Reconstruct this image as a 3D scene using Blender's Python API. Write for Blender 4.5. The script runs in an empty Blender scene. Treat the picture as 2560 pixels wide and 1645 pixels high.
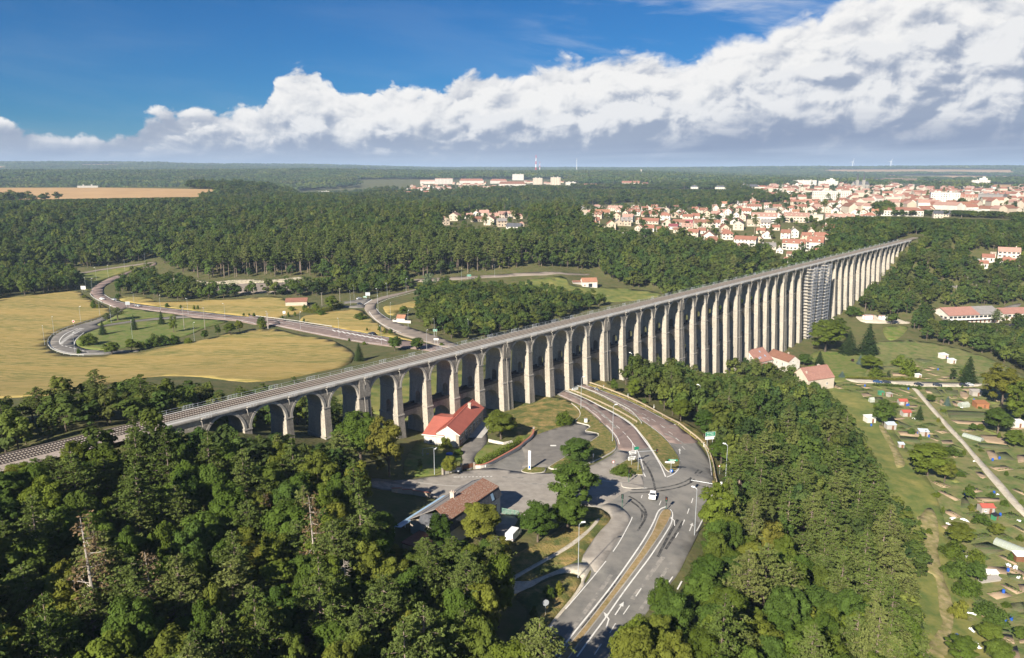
import bpy,bmesh,math,random
import numpy as np
from mathutils import Vector,Matrix,Euler,noise as mnoise
from mathutils.geometry import delaunay_2d_cdt

R = math.radians
SC = bpy.context.scene
COL = SC.collection
rnd = random.Random(7)
nrng = np.random.RandomState(11)

# ------------------------------------------------------------------ camera (drone, about 59 m above the rails)
cam_data = bpy.data.cameras.new('camera')
cam_data.sensor_width = 36
cam_data.lens = 26.016
cam_data.clip_start = 1.0
cam_data.clip_end = 60000
CAM = bpy.data.objects.new('camera',cam_data)
CAM.location = (0,0,111.435)
CAM.rotation_euler = (R(90-12.108),0,0)
COL.objects.link(CAM)
SC.camera = CAM

# ------------------------------------------------------------------ light
SUN_EL,SHADOW_AZ = 31.5,30.5          # shadows fall 30 degrees to the right of straight ahead
SUN_STRENGTH,SKY_STRENGTH = 4.9,0.095
sd = bpy.data.lights.new('sun','SUN')
sd.energy = SUN_STRENGTH
sd.angle = R(0.53)
sd.color = (1.0,0.92,0.78)
SUN = bpy.data.objects.new('sun',sd)
SUN.location = (-300,-400,500)
sdir = Vector((math.sin(R(SHADOW_AZ))*math.cos(R(SUN_EL)),math.cos(R(SHADOW_AZ))*math.cos(R(SUN_EL)),-math.sin(R(SUN_EL))))
SUN.rotation_euler = sdir.to_track_quat('-Z','Y').to_euler()
COL.objects.link(SUN)

SC.view_settings.view_transform = 'Standard'
SC.view_settings.look = 'None'
SC.view_settings.exposure = 1.12
SC.view_settings.gamma = 1.0
SC.view_settings.use_curve_mapping = False
SC.cycles.max_bounces = 6
SC.cycles.diffuse_bounces = 3
SC.cycles.transmission_bounces = 3
SC.cycles.transparent_max_bounces = 6
SC.cycles.volume_bounces = 0

# ------------------------------------------------------------------ world : clear sky with a bank of cumulus
world = bpy.data.worlds.new('World')
SC.world = world
world.use_nodes = True
wn,wl = world.node_tree.nodes,world.node_tree.links
wn.clear()

def wnode(t,**kw):
 n = wn.new(t)
 for k,v in kw.items():
  setattr(n,k,v)
 return n

def wset(sock,v):
 if isinstance(v,bpy.types.NodeSocket):
  wl.new(v,sock)
 else:
  sock.default_value = v

def wmath(op,a,b=0.0,c=0.0,clamp=False):
 n = wnode('ShaderNodeMath',operation=op,use_clamp=clamp)
 wset(n.inputs[0],a)
 wset(n.inputs[1],b)
 wset(n.inputs[2],c)
 return n.outputs[0]

def wramp(v,a,b,lo=0.0,hi=1.0,smooth=True):
 n = wnode('ShaderNodeMapRange',interpolation_type='SMOOTHSTEP' if smooth else 'LINEAR')
 wset(n.inputs['Value'],v)
 wset(n.inputs['From Min'],a)
 wset(n.inputs['From Max'],b)
 wset(n.inputs['To Min'],lo)
 wset(n.inputs['To Max'],hi)
 return n.outputs['Result']

def wmix(f,a,b):
 n = wnode('ShaderNodeMix',data_type='RGBA')
 wset(n.inputs[0],f)
 wset(n.inputs[6],a)
 wset(n.inputs[7],b)
 return n.outputs[2]

def wvec(x,y,z):
 n = wnode('ShaderNodeCombineXYZ')
 wset(n.inputs[0],x)
 wset(n.inputs[1],y)
 wset(n.inputs[2],z)
 return n.outputs[0]

def wnoise(vec,scale,detail,rough=0.5,dist=0.0):
 n = wnode('ShaderNodeTexNoise',noise_dimensions='2D')
 wset(n.inputs['Vector'],vec)
 n.inputs['Scale'].default_value = scale
 n.inputs['Detail'].default_value = detail
 n.inputs['Roughness'].default_value = rough
 n.inputs['Distortion'].default_value = dist
 return n.outputs['Fac']

def wpuff(vec,scale,detail,rough=0.5):
 n = wnode('ShaderNodeTexVoronoi',feature='SMOOTH_F1',voronoi_dimensions='2D',normalize=True)
 wset(n.inputs['Vector'],vec)
 n.inputs['Scale'].default_value = scale
 n.inputs['Detail'].default_value = detail
 n.inputs['Roughness'].default_value = rough
 n.inputs['Smoothness'].default_value = 0.35
 return wmath('SUBTRACT',1.0,n.outputs['Distance'])

geo = wnode('ShaderNodeTexCoord')
sep = wnode('ShaderNodeSeparateXYZ')
wl.new(geo.outputs['Generated'],sep.inputs[0])
AZ = wmath('MULTIPLY',wmath('ARCTAN2',sep.outputs[0],sep.outputs[1]),57.2958)
EL = wmath('MULTIPLY',wmath('ARCSINE',sep.outputs[2]),57.2958)

sky = wnode('ShaderNodeTexSky',sky_type='NISHITA',sun_disc=False)
sky.sun_elevation = R(SUN_EL)
sky.sun_rotation = R(180+SHADOW_AZ)
sky.altitude = 300
sky.air_density = 1.0
sky.dust_density = 0.4
sky.ozone_density = 2.5
tint = wnode('ShaderNodeVectorMath',operation='MULTIPLY')
wl.new(sky.outputs[0],tint.inputs[0])
tint.inputs[1].default_value = (0.060,0.215,0.385)      # deep, clear blue of a polarised sky
blue = tint.outputs[0]
bg_scale = wnode('ShaderNodeVectorMath',operation='SCALE')
wl.new(blue,bg_scale.inputs[0])
bg_scale.inputs['Scale'].default_value = SKY_STRENGTH
col = bg_scale.outputs[0]

# height of the cloud tops (degrees above the horizon) round the whole horizon
TOPS = [(-180,5),(-140,7),(-100,4.2),(-70,5.5),(-50,3.6),(-36,2.7),(-33.8,2.57),(-32.6,2.2),(-30.6,1.9),(-27.2,2.3),(-25.3,3.5),(-22,4.2),
  (-19.5,4.2),(-18.2,4.3),(-17.2,5.3),(-15,7.0),(-13.4,5.9),(-11.8,5.2),(-9.4,6.4),(-7,5.5),(-4.4,6.2),(-1.5,7.4),(3.5,7.5),
  (9.3,8.5),(12,8.2),(16,9.1),(21,10.4),(24,11.4),(27,11.8),(30.9,12.4),(35,12.2),(42,11),(60,10),(90,6),(120,8),(150,5.5),(180,5)]
fc = wnode('ShaderNodeFloatCurve')
cv = fc.mapping.curves[0]
cv.points[0].location = (0.0,TOPS[0][1]/14)
cv.points[1].location = (1.0,TOPS[-1][1]/14)
for a,t in TOPS[1:-1]:
 cv.points.new((a +180)/360,t /14)
fc.mapping.update()
wl.new(wmath('MULTIPLY_ADD',AZ,1/360,0.5),fc.inputs['Value'])
TOP = wmath('MULTIPLY',fc.outputs[0],14.0)

def cloud_vec(dx,dy,seed,sx):
 return wvec(wmath('MULTIPLY_ADD',wmath('ADD',AZ,dx),sx,seed *11.3),wmath('MULTIPLY_ADD',wmath('ADD',EL,dy),sx *1.4,seed *5.7),0.0)

def warped(v,big):
 nz = wnode('ShaderNodeTexNoise',noise_dimensions='2D')
 wl.new(v,nz.inputs['Vector'])
 nz.inputs['Scale'].default_value = big *3.0
 nz.inputs['Detail'].default_value = 4
 sc = wnode('ShaderNodeVectorMath',operation='SCALE')
 wl.new(nz.outputs['Color'],sc.inputs[0])
 sc.inputs['Scale'].default_value = 0.42/big
 ad = wnode('ShaderNodeVectorMath',operation='ADD')
 wl.new(v,ad.inputs[0])
 wl.new(sc.outputs[0],ad.inputs[1])
 return ad.outputs[0]

def cloud_layer(under,seed,top_shift,base_el,sx,big,gain,dark,soft,white):
 v = cloud_vec(0,0,seed,sx)
 n1 = wnoise(v,big,8,0.58,0.3)
 p1 = wpuff(warped(v,big),big *1.9,3.0,0.55)
 h = wmath('ADD',wmath('SUBTRACT',TOP,EL),top_shift)
 lump = wmath('ADD',wmath('MULTIPLY',wmath('SUBTRACT',n1,0.5),4.4*gain),wmath('MULTIPLY',wmath('SUBTRACT',p1,0.62),3.4*gain))
 d = wmath('ADD',h,lump)
 a = wramp(d,0.0,soft)
 # shading: the field falls away towards the light (upper left), once for the broad forms and once for the small billows
 s0 = wnoise(v,big,2.2,0.45,0.2)
 s1 = wnoise(cloud_vec(-0.55,0.8,seed,sx),big,2.2,0.45,0.2)
 f1 = wnoise(cloud_vec(-0.12,0.17,seed,sx),big,8,0.58,0.3)
 p2 = wpuff(warped(cloud_vec(-0.25,0.36,seed,sx),big),big *1.9,2.0,0.5)
 lit = wmath('ADD',wmath('MULTIPLY',wmath('SUBTRACT',s0,s1),2.0),wmath('MULTIPLY',wmath('SUBTRACT',p1,p2),1.2))
 lit = wmath('ADD',lit,wmath('MULTIPLY',wmath('SUBTRACT',n1,f1),1.5))
 lit = wmath('ADD',lit,wmath('MULTIPLY',wmath('SUBTRACT',n1,0.5),0.7))
 depth = wramp(d,0.0,3.4,0.36,-0.06,smooth=False)
 up = wramp(EL,base_el,base_el +4.0,-0.50,0.10)
 lum = wmath('ADD',wmath('ADD',wmath('ADD',lit,0.47),depth),up,clamp=True)
 c = wmix(wramp(lum,0.0,0.95),dark,white)
 return wmix(a,under,c)

W1 = (0.432,0.426,0.420,1)
# thin high veils
vv = wvec(wmath('MULTIPLY',AZ,0.05),wmath('MULTIPLY_ADD',AZ,0.03,wmath('MULTIPLY',EL,0.30)),0.0)
veil = wnoise(vv,1.0,6,0.6,0.25)
veil = wmath('MULTIPLY',wramp(veil,0.42,0.74),wramp(AZ,-3,14,0.05,0.95))
veil = wmath('MULTIPLY',veil,wramp(EL,20,40,1.0,0.25))
col = wmix(veil,col,(0.320,0.340,0.375,1))
strat = wnoise(wvec(wmath('MULTIPLY',AZ,0.035),wmath('MULTIPLY',EL,0.55),0.0),1.0,5,0.55,0.6)
col = cloud_layer(col,1.7,0.0,1.2,0.26,0.62,0.80,(0.165,0.190,0.240,1),wramp(AZ,-5,15,0.45,1.3),W1)
col = cloud_layer(col,3.9,-1.5,0.8,0.34,0.66,0.75,(0.160,0.187,0.240,1),0.5,(0.425,0.421,0.416,1))
col = cloud_layer(col,6.3,-3.2,0.5,0.44,0.72,0.62,(0.150,0.178,0.235,1),0.7,(0.395,0.396,0.40,1))
gap = wramp(AZ,6,18,2.3,4.3)
low = wramp(wmath('ADD',EL,wmath('MULTIPLY',wmath('SUBTRACT',strat,0.5),2.6)),0.9,gap,1.0,0.0)
c_low = wmix(wramp(wmath('ADD',strat,wmath('MULTIPLY',EL,-0.05)),0.28,0.62),(0.112,0.140,0.205,1),(0.190,0.222,0.285,1))
c_low = wmix(wramp(EL,0.0,1.4,0.8,0.0),c_low,(0.160,0.205,0.270,1))
col = wmix(wmath('MULTIPLY',low,0.94),col,c_low)
bg = wnode('ShaderNodeBackground')
wl.new(col,bg.inputs['Color'])
bg.inputs['Strength'].default_value = 1.0
wo = wnode('ShaderNodeOutputWorld')
wl.new(bg.outputs[0],wo.inputs[0])
world.cycles.sampling_method = 'MANUAL'
world.cycles.sample_map_resolution = 512
# ------------------------------------------------------------------ survey: positions in metres (x right, y ahead of the camera)
TERRAIN_POINTS = [[13.4,136.3,30.5],[4.7,110.2,31.5],[36,177.1,29.5],[32.1,199.5,29],[29.6,236.6,28],[21.2,267.9,26.5],[55.5,188.3,29],[56.5,236.6,28],[-4,236.6,28],[6.3,220.2,28.5],[-20.5,198.3,29.5],[-29.4,181,30.5],[-4.8,162.8,31],[-6.4,133.9,31.5],[-20.8,153.9,31.5],[19.1,111.6,30.5],[38.2,146.8,29.5],[-31.3,138.9,33],[-51.2,126.3,36],[-74.5,136.1,39],[-71.2,109.1,39],[-75.9,97.1,41],[-88.9,128.8,47],[-43.6,105,36],[-19.1,112.4,33],[-106.1,149.5,51.5],[-98.2,159.1,51.5],[-88.9,169.9,51],[-123.4,189.1,47],[-114.9,231.8,40],[-97.8,263.8,34],[-79.3,295,30],[-193.8,283,30],[-165.8,302.2,28],[-131.1,326.3,27],[-84.5,353.7,26],[-251.4,353.8,28],[-226.1,353.7,26],[-192.4,395.1,25],[-130,405.6,25],[-66.8,364.4,25.5],[-36.4,364.4,25.5],[-315.1,470.5,27],[-277.6,481.6,25],[-314,607,26],[-331.2,584.2,26],[-161.2,507.5,26],[-94.7,524.8,26],[-206.7,524.8,26],[-186.8,534.3,28],[-133.7,570.5,28],[-74.6,570.1,29],[-9.6,585.7,29],[38.7,592.4,30],[-67.3,453.4,25],[5.3,483.3,22],[52.8,568.7,22],[105.2,602.5,20],[67.6,621.2,24],[-22.8,519.4,24],[-101,145.3,51],[-117.4,160.1,47],[-76.1,173,49],[-92.4,187.8,45],[-67.7,182.3,44.5],[-84.1,197,40.5],[-59.4,191.5,40],[-75.8,206.2,36],[-51.1,200.8,36],[-67.5,215.5,34.5],[-42.8,210,32],[-59.1,224.7,30.5],[-26.2,228.5,28],[-42.5,243.2,26.5],[-1.2,256.2,26.5],[-17.5,270.9,25],[15.4,274.7,25.8],[-0.9,289.4,24.3],[32.1,293.1,25.8],[15.7,307.9,24.3],[40.4,302.4,24.4],[24.1,317.1,22.9],[52.9,316.2,21],[36.5,331,19.5],[65.4,330.1,17],[83.9,313.4,14],[35.6,356.9,19],[82,348.6,11],[100.6,331.8,8],[52.3,375.3,13],[98.6,367.1,6],[117.2,350.3,3],[68.9,393.8,8],[115.3,385.5,3],[133.9,368.8,1.5],[85.6,412.3,5],[140.2,413.2,2],[158.8,396.5,1.5],[110.5,440,4],[173.5,450.2,4],[192.1,433.5,1.5],[143.8,477,6],[198.5,477.9,7],[217,461.2,4],[168.7,504.7,9],[215.1,496.4,9.3],[233.7,479.7,6.3],[185.4,523.2,11.3],[231.7,514.9,12.5],[250.3,498.1,9.5],[202,541.6,16.5],[248.4,533.3,15.4],[267,516.6,12.4],[218.7,560.1,19.4],[265,551.8,19],[283.6,535.1,16],[235.3,578.6,23],[281.7,570.3,24],[300.2,553.6,21],[251.9,597.1,28],[294.1,584.2,27],[312.7,567.4,24],[264.4,610.9,31],[306.6,598,33],[323.3,616.5,42],[339.9,635,49],[356.5,653.4,52],[381.5,681.2,54],[149.4,374.8,2.5],[211.4,376.5,2],[166.5,222.5,1.5],[181.6,270.1,1.5],[106.7,174.4,1.5],[120,210.7,2],[112.4,215.7,3.5],[139.8,287.9,3],[202,442.6,2],[246.2,374.5,1.5],[354.7,527.3,5],[274.1,512.4,8],[331.4,537.3,6],[258.9,466.8,4],[148.2,415.2,4],[119,152.3,1],[86.8,149.5,3],[170.7,343.6,2.5],[104.2,152.3,1],[364.6,629.4,40],[428.4,617.5,38],[319.1,572.7,22],[369.1,577.3,20],[399.4,569.4,14],[115,359.2,6],[61.8,186.5,24],[46.1,149.6,27],[31.2,122.9,29],[-300,120,50],[-220,60,48],[-120,40,44],[0,40,36],[60,40,31],[110,60,10],[150,60,2],[60,95,30],[-400,300,36],[300,100,1],[400,300,1],[0,-80,40],[-200,-80,48],[200,-60,2],[0,-300,45],[300,-300,5],[-500,480,27],[-380,560,27],[-470,700,36],[-650,620,40],[-300,760,44],[-560,900,52],[-250,950,52],[-800,1000,56],[-900,1500,59],[-600,1500,59],[-450,1300,55],[-1200,1500,59],[-150,640,40],[0,640,40],[-80,760,50],[-30,800,55],[60,800,55],[-100,900,54],[120,620,30],[180,700,38],[260,720,42],[200,560,16],[330,700,47],[250,850,54],[400,850,55],[100,900,54],[150,1050,50],[0,1150,46],[350,1100,50],[450,1000,55],[600,1000,57],[550,800,56],[450,740,54],[410,690,52],[500,700,48],[600,700,48],[800,900,56],[650,560,20],[750,700,42],[900,800,52],[520,330,3],[700,400,4],[700,250,2],[0,1500,44],[300,1500,46],[-200,1500,48],[700,1400,58],[1000,1500,60],[1200,1200,60]]
LAYOUT = {
 'junction_road': [(-2.5,100.8),(1.4,109.2),(5.3,115.7),(10,124.5),(13.8,132.3),(16.4,137.6),(16.1,142.2),(14.3,142.6),(19,153.9),(23.6,162),(23.5,165.4),(21.4,168.8),(18.9,169.3),(15.8,170.1),(11.7,166.9),(2.3,163.3),(-2.3,164.4),(-2.8,161.7),(-12.1,158.5),(-19.3,174.7),(-29.2,175.6),(-34.3,173.9),(-38.5,175.3),(-36.4,179.9),(-29.7,183.2),(-18.6,189.4),(-14.3,190.3),(-7.1,196),(-2.3,203.1),(3,211.1),(9.6,221.9),(21.2,237.8),(28.6,228.3),(24,216.4),(21.2,212.1),(15.4,202.7),(9.5,194.7),(2.1,192.4),(9,190.7),(13.8,192.2),(21.4,196),(25.4,200.4),(29.6,206.1),(32.2,212.3),(32.6,218.9),(32.3,226.6),(30.4,238.2),(28,251.1),(24.4,262.2),(21.3,269.2),(17.9,276),(14.2,286.5),(29.9,300.7),(29.2,291.6),(33.6,285.9),(38.2,279.4),(43.8,271.5),(48.6,261.1),(52.1,247.7),(55.3,234.8),(58.4,227),(60.1,220.2),(60,210.2),(58,200.1),(54.5,186.9),(52.5,181),(48.9,172.3),(45.2,163.9),(43.9,160.6),(37.8,146.4),(34.3,139.4),(30.7,133.8),(27.1,128.2),(23.6,122.3),(20.1,116.3),(17.1,110.7),(12.6,102)],
 'red_left': [(17.87,275.62),(21.39,267.97),(24.9,261.36),(27.96,250.31),(30.37,238.33),(32.32,226.86),(32.72,219.08),(32.13,212.34),(32.08,210.12),(36.33,209.24),(38.24,211.43),(41.83,213.03),(41.84,217),(41.18,223.51),(40.23,232.35),(38.66,239.44),(36,248.34),(32.7,256.01),(29.83,263.97),(26.24,271.36),(22.41,278.46),(20.74,281.78)],
 'red_right': [(27.28,287.86),(29,291.33),(33.55,286),(38.2,279.18),(43.78,271.45),(48.53,261.07),(52.23,247.83),(55.34,234.76),(58.11,230.05),(60.59,224.72),(49.57,218.18),(48.6,224.96),(46.82,231.16),(44.61,239.01),(42.27,249.82),(39.55,260.37),(35.91,269.91),(33.37,276.33),(30.51,280.99)],
 'pale_side_road': [(-38.5,175.3),(-29.7,183.2),(-18.6,189.4),(-7.1,196),(2.1,192.1),(9,190.4),(13.8,191.8),(21.4,195.7),(25.3,200),(29.7,205.2),(31.9,209.6),(35.3,208.8),(32.7,199.4),(35.8,189.8),(34.7,181.2),(28.9,178.2),(25,172.1),(21.7,169.5),(18.9,169.8),(15.9,170.6),(11.7,167.4),(2.3,163.7),(-2.1,164.9),(-2.8,162.1),(-12.1,158.9),(-19.4,175.3),(-29.3,176.2),(-34.4,174.4)],
 'lay_by': [(23.9,171.2),(26.4,170.6),(27.8,167.3),(28.5,164.3),(28.1,162.2),(24.3,153.7),(21.8,147.8),(19.7,142.7),(17.2,137.3),(16.1,142.2),(14.6,143.1),(16.7,147.5),(19.4,154.6),(23.6,162),(23.6,165.4),(21.7,169)],
 'parking': [(2.3,217.2),(8.7,225.9),(20.9,236.8),(23.8,235.3),(25.6,232.3),(22.9,225.4),(28,224.6),(24.1,217),(21,214.1),(15.8,202.8),(9.8,195.3),(3.2,195.1),(2.5,195.7),(4.1,203)],
 'lawn_curve': [(9.8,194.4),(11.4,197.6),(15.2,203.2),(20.9,212.6),(23.7,216.2),(28.4,224.5),(24.8,227.2),(23.4,227.8),(26.4,233.4),(21.8,237.7),(21,238.1),(23.9,245.9),(24,254.1),(21.4,264.7),(24.8,259.7),(27.6,249.2),(30.1,237.4),(32,226),(32.4,218.5),(31.9,212.3),(30.4,208.8),(24.8,201.5),(19.4,196.2),(15.1,193)],
 'triangle_island': [(27.1,193.69),(31.65,199.93),(34.46,203.57),(35.9,203.11),(36.78,200.48),(36.26,191.07),(35.82,189.62),(33.11,190.44),(28.94,191.24)],
 'nose_island': [(28.99,184.21),(31.37,183.93),(33.27,182.82),(35.25,181.41),(32.89,180.58),(30.33,180.49),(28.73,181.19)],
 'median_top': [(21.42,283.48),(25.91,287.97),(30.28,280.97),(33.68,275.1),(36.18,268.65),(39.35,259.05),(41.93,248.92),(44.29,238.28),(46.52,230.58),(48.3,224.39),(49.42,217.89),(49.82,211.12),(49.41,203.94),(47.08,195.83),(44.77,192.6),(43.06,192.84),(42.71,199.83),(42.45,211.68),(42.12,218.55),(41.36,224.59),(40.52,232.96),(38.97,240.15),(36.16,249.54),(32.85,257.23),(29.93,264.98),(26.36,272.64),(22.92,279.29)],
 'median_bottom': [(37,169.2),(38.4,170.59),(39.38,169.91),(39.29,167.95),(36.77,161.9),(33.03,153.72),(29.84,147.41),(26.61,141.5),(23.27,135.53),(19.84,129.38),(16.94,123.96),(13.69,117.97),(10.65,111.94),(8.34,107),(6.64,106.85),(8.64,111.4),(11.23,116.17),(14.01,121.2),(17.05,126.93),(20.33,132.98),(23.92,139.8),(27.38,146.1),(29.59,150.74),(32.56,157.45),(35.31,165.41)],
 'grass_obelisk': [(2.1,192.2),(4.3,196.1),(8.7,195),(9.8,195.3),(8.9,191.1),(4.9,190.4)],
 'gravel_track': [(-1.5,133),(-0.1,133.8),(3,133.8),(5.1,135.2),(7.8,137.4),(10.6,139.8),(12.8,141.5),(15.1,142.1),(17.5,142.3),(15.7,138.2),(14.3,134.3),(15.3,133.4),(13.1,129.6),(10.2,124.1),(7.3,118.1),(3.3,109.5),(1.4,109.2),(4.4,114.8),(8.5,123.1),(11.9,129.5),(14.4,135.7),(13.1,138),(9.9,137.8),(6.3,135.1),(4,132.2),(0.4,128.9),(-1.1,129.7)],
 'gravel_path': [(-1.5,133.7),(2,137.7),(6.4,142.6),(11.1,147.7),(14.2,151.9),(17.6,156.9),(19.9,161.7),(20.8,162.7),(20.9,161.7),(17.8,155.7),(14.4,150.2),(11,146.1),(6.3,141.1),(2,136.2),(-0.9,132.6)],
 'bank_grass': [(-4.3,136.7),(0.4,144.4),(6.1,150.3),(11.8,157.9),(15.2,163.4),(17.6,168.6),(21.4,168.8),(23.6,165.4),(23.6,162),(19.4,154.6),(16.7,148),(12.9,142),(10,139.9),(5.1,136.2),(3,134.3),(0.4,134.1),(2.5,136.7),(-1.4,133)],
 'verge_left': [(-0.1,128.9),(6,133.6),(9.8,136.8),(13,137.6),(14.2,135.7),(11.6,129.5),(8.2,123.1),(4.2,114.7),(1.2,109.2),(-2.2,105.3),(-3.2,105.2),(-0.1,114.3),(3.7,122.7)],
 'house_lawn': [(-11.2,204.8),(-7.8,217.2),(-3,215.4),(0.2,217.2),(1.8,213.5),(-5.4,201.1),(-9.8,198.9),(-10.7,201.1)],
 'house_drive': [(-16.1,210.7),(-9.2,232),(-7.6,222.3),(-8.2,214.7),(-11.2,204.8),(-10.6,194.8),(-13.9,193.7),(-14.4,204.1)],
 'house_garden': [(-29.6,187.4),(-30.5,198.6),(-28.9,221),(-26.4,214),(-16.6,210.7),(-15,209.7),(-14.7,203),(-14.7,194.7),(-19.1,190.3),(-25.4,187.2)],
 'bank_viaduct': [(-21.7,254.9),(-7.5,265.8),(7.9,279.5),(15.5,275.2),(22.5,265.1),(25.4,256.5),(24.4,245.9),(21.3,238.3),(9.6,222.3),(3.7,214.4),(1.3,228.2),(-7.3,232.8),(-10.8,237.9)],
 'yard': [(-2.6,163.9),(1.7,162.3),(0.2,156.5),(-1.3,149.1),(-3,150.2),(-4,156.3)],
 'verge_right': [(29.5,295.4),(35.5,303.4),(38.6,300.8),(41.3,295.9),(43.6,285.7),(47.2,279.3),(50.7,273.1),(53.3,263.9),(54.4,253.2),(58.6,249.2),(62.8,241.5),(64.5,232.6),(64.1,222.5),(59.8,201.6),(54.3,184.6),(53.5,185.3),(58.8,203),(60.8,212.3),(61.3,220.9),(58.9,229.2),(55.5,235.7),(52.7,250.1),(48.8,262.6),(44,272.9),(38.4,280.5),(33.7,287.3),(29.6,292.2)],
 'valley_road': [(-161.8,445.1),(-155,439.7),(-133.2,427.4),(-111.6,412.6),(-91.7,399.4),(-75.6,387.9),(-60.7,377.8),(-53.6,371.4),(-31.6,355.7),(-22.2,347.3),(-24.3,334.8),(-38.7,347.6),(-42.9,350.1),(-62.1,358.1),(-65.4,360.1),(-79.8,368.6),(-98.7,382.9),(-119.1,398.9),(-139.7,416),(-152.4,425)],
 'curved_road': [(-25.7,364.1),(-30.7,370.1),(-40.8,388.7),(-53.5,403.8),(-63.6,416.1),(-73.3,432.9),(-82.3,450.2),(-87.6,466.2),(-90.2,483.9),(-86.7,499),(-80.9,510.3),(-70.3,531.1),(-67.3,536.6),(-67.8,540.7),(-71.3,533.6),(-88,510.5),(-94.8,494.6),(-96.1,478.4),(-93.7,460.9),(-87.5,443.2),(-76.9,419.5),(-68.3,402),(-59.4,387.2),(-50,376.5),(-40.3,363.9),(-32.4,354.9)],
 'hill_road': [(-77.5,568.7),(-50,574),(-12.8,587.8),(39.2,600.2),(68,625.4),(67.7,622.1),(38.6,590.6),(-12.7,581),(-49.2,564.4),(-70.1,558.6)],
 'slip_road': [(-114.7,483.8),(-109.5,490.5),(-100.3,498.6),(-95.5,498.2),(-95.2,489.1),(-96.1,480.1),(-95.7,473.2),(-94.7,466.3),(-102.5,466.8),(-109.8,468),(-107.7,472.7),(-101.5,474.4),(-99.4,483.7),(-107.4,483.7),(-112.9,478.5)],
 'loop_main': [(-315.4,654.6),(-309.3,641.3),(-318,629.5),(-320.6,617.3),(-318.6,603.2),(-314.4,579.6),(-307.8,554.1),(-298.7,534.2),(-288.7,517.2),(-276.4,502.1),(-263.4,490),(-253.7,484.2),(-231.6,471.3),(-206.8,458.9),(-176.1,444.6),(-153.1,434.6),(-136,425.6),(-131.5,411),(-146.8,414.1),(-158.7,423.4),(-169.5,428.7),(-180,432.8),(-193.5,436.6),(-203.3,445.1),(-214.4,449.4),(-228.2,458.8),(-241,465.3),(-248,469.2),(-245.7,459.5),(-243.6,454.4),(-254.9,466.3),(-263.4,476.4),(-277.2,490.8),(-290,504.9),(-300.6,520.7),(-310.2,540.6),(-319.1,566.5),(-325.9,595.4),(-323.4,619.7),(-314.6,640.7)],
 'loop_arm': [(-201.7,441.5),(-195.4,441),(-190.3,437.5),(-196.3,435.9),(-210.4,430.1),(-221.2,419.8),(-227.8,410.5),(-230.4,403.9),(-229.8,387.1),(-226.1,373.2),(-221.8,365),(-214.8,356.3),(-206.3,349.9),(-197.1,347.3),(-188.5,348.4),(-181.7,350.5),(-179.7,346.4),(-186.2,344),(-192.7,339.2),(-200.8,337.6),(-208.3,337.7),(-219,345.2),(-228.4,355.5),(-235.7,366.8),(-241.1,380.1),(-244.5,395.7),(-245,410.9),(-243.3,422.1),(-243.9,431.4),(-246.2,447.4),(-250.8,465.9),(-244.7,457.9),(-240.8,442.9),(-239.4,432.4),(-237.8,422.8),(-236,411),(-231.7,407.2),(-229.5,413.7),(-222.9,423.2),(-212.3,434.3)],
 'loop_green': [(-223.8,369.3),(-228.4,385.5),(-228.9,402.1),(-224.4,410.6),(-219.5,418.8),(-209.6,428.4),(-195.6,434.4),(-179.5,431.6),(-165.3,425.5),(-167.8,416.8),(-172.6,403.1),(-172.8,387.7),(-179,377.7),(-185.8,364.8),(-192.7,353.7),(-197.7,348.5),(-207.1,351.3),(-215,357)],
 'loop_triangle': [(-236,411),(-237,421.3),(-238.3,432.5),(-244,452.6),(-246.4,467.2),(-227.5,457.2),(-202.9,444.2),(-206.6,438.8),(-213.5,436.9),(-224,425.4),(-230.5,415.6),(-232.5,409.8)],
 'upper_terrace': [(-239.4,549.6),(-217.4,553.4),(-176.6,551.3),(-161.4,558.4),(-151.5,558.9),(-147.2,533.6),(-157.1,522.4),(-169.2,518.9),(-195.1,516.7),(-211.9,527.2),(-230,539.8)],
 'rock_bank': [(-287.8,592.2),(-272,584.3),(-254.1,570.5),(-240.8,566.6),(-230.3,559.6),(-216.5,563.7),(-205.5,565.5),(-188.1,559.1),(-178.1,564.1),(-167.9,571.8),(-162.7,575.4),(-160.1,565.9),(-174.7,552.8),(-196.4,550),(-219.1,550.4),(-238.2,550.8),(-251.7,556),(-267.4,565.3),(-279.2,575.6)],
 'left_lane': [(-363,605.1),(-345.8,633.6),(-327.2,648.7),(-316.8,656.7),(-315.5,653.9),(-325.4,644.9),(-343.8,629.8),(-360,600.6)],
 'field_upper': [(-347.9,496),(-335.2,508.1),(-327.3,517.9),(-325.9,527.5),(-313.3,530.6),(-300.8,513.6),(-289.9,501.6),(-278.3,487.9),(-270.7,481.3),(-255.1,461.9),(-247.1,449),(-245.7,437.3),(-244.9,425.1),(-246.3,413.1),(-245.8,397.8),(-242.3,381.2),(-236.3,367.2),(-229.1,355.8),(-218,342.8),(-207.3,335.9),(-199.5,335.5),(-191.7,337.4),(-185.2,342.1),(-178.6,345.2),(-172.9,353.6),(-167.4,363.4),(-160.8,374.3),(-152.8,392),(-144.8,400.2),(-134.6,403),(-128.6,401.5),(-113.2,386.4),(-94.6,375.7),(-86.5,362.9),(-78.8,350.9),(-73.4,336.8),(-70.8,313.5),(-82,290.5),(-92.7,273.3),(-101.5,266),(-126.6,280.7),(-141.3,282.7),(-146.2,265.7),(-149.4,245.8),(-148.7,228.4),(-164.3,227.5),(-176.1,225.9),(-350,461.7)],
 'field_middle': [(-271.4,511),(-251.7,508),(-239.4,489.2),(-229.9,490.4),(-204.7,494.8),(-179.3,500.2),(-160.9,507.1),(-146.9,482.9),(-132.8,480),(-128,459.4),(-132.8,447.3),(-140.6,440.7),(-136.8,428.4),(-153.9,437),(-177.1,447.2),(-208,461.6),(-233,474.2),(-255.2,487.2),(-267.9,496.2)],
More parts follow.
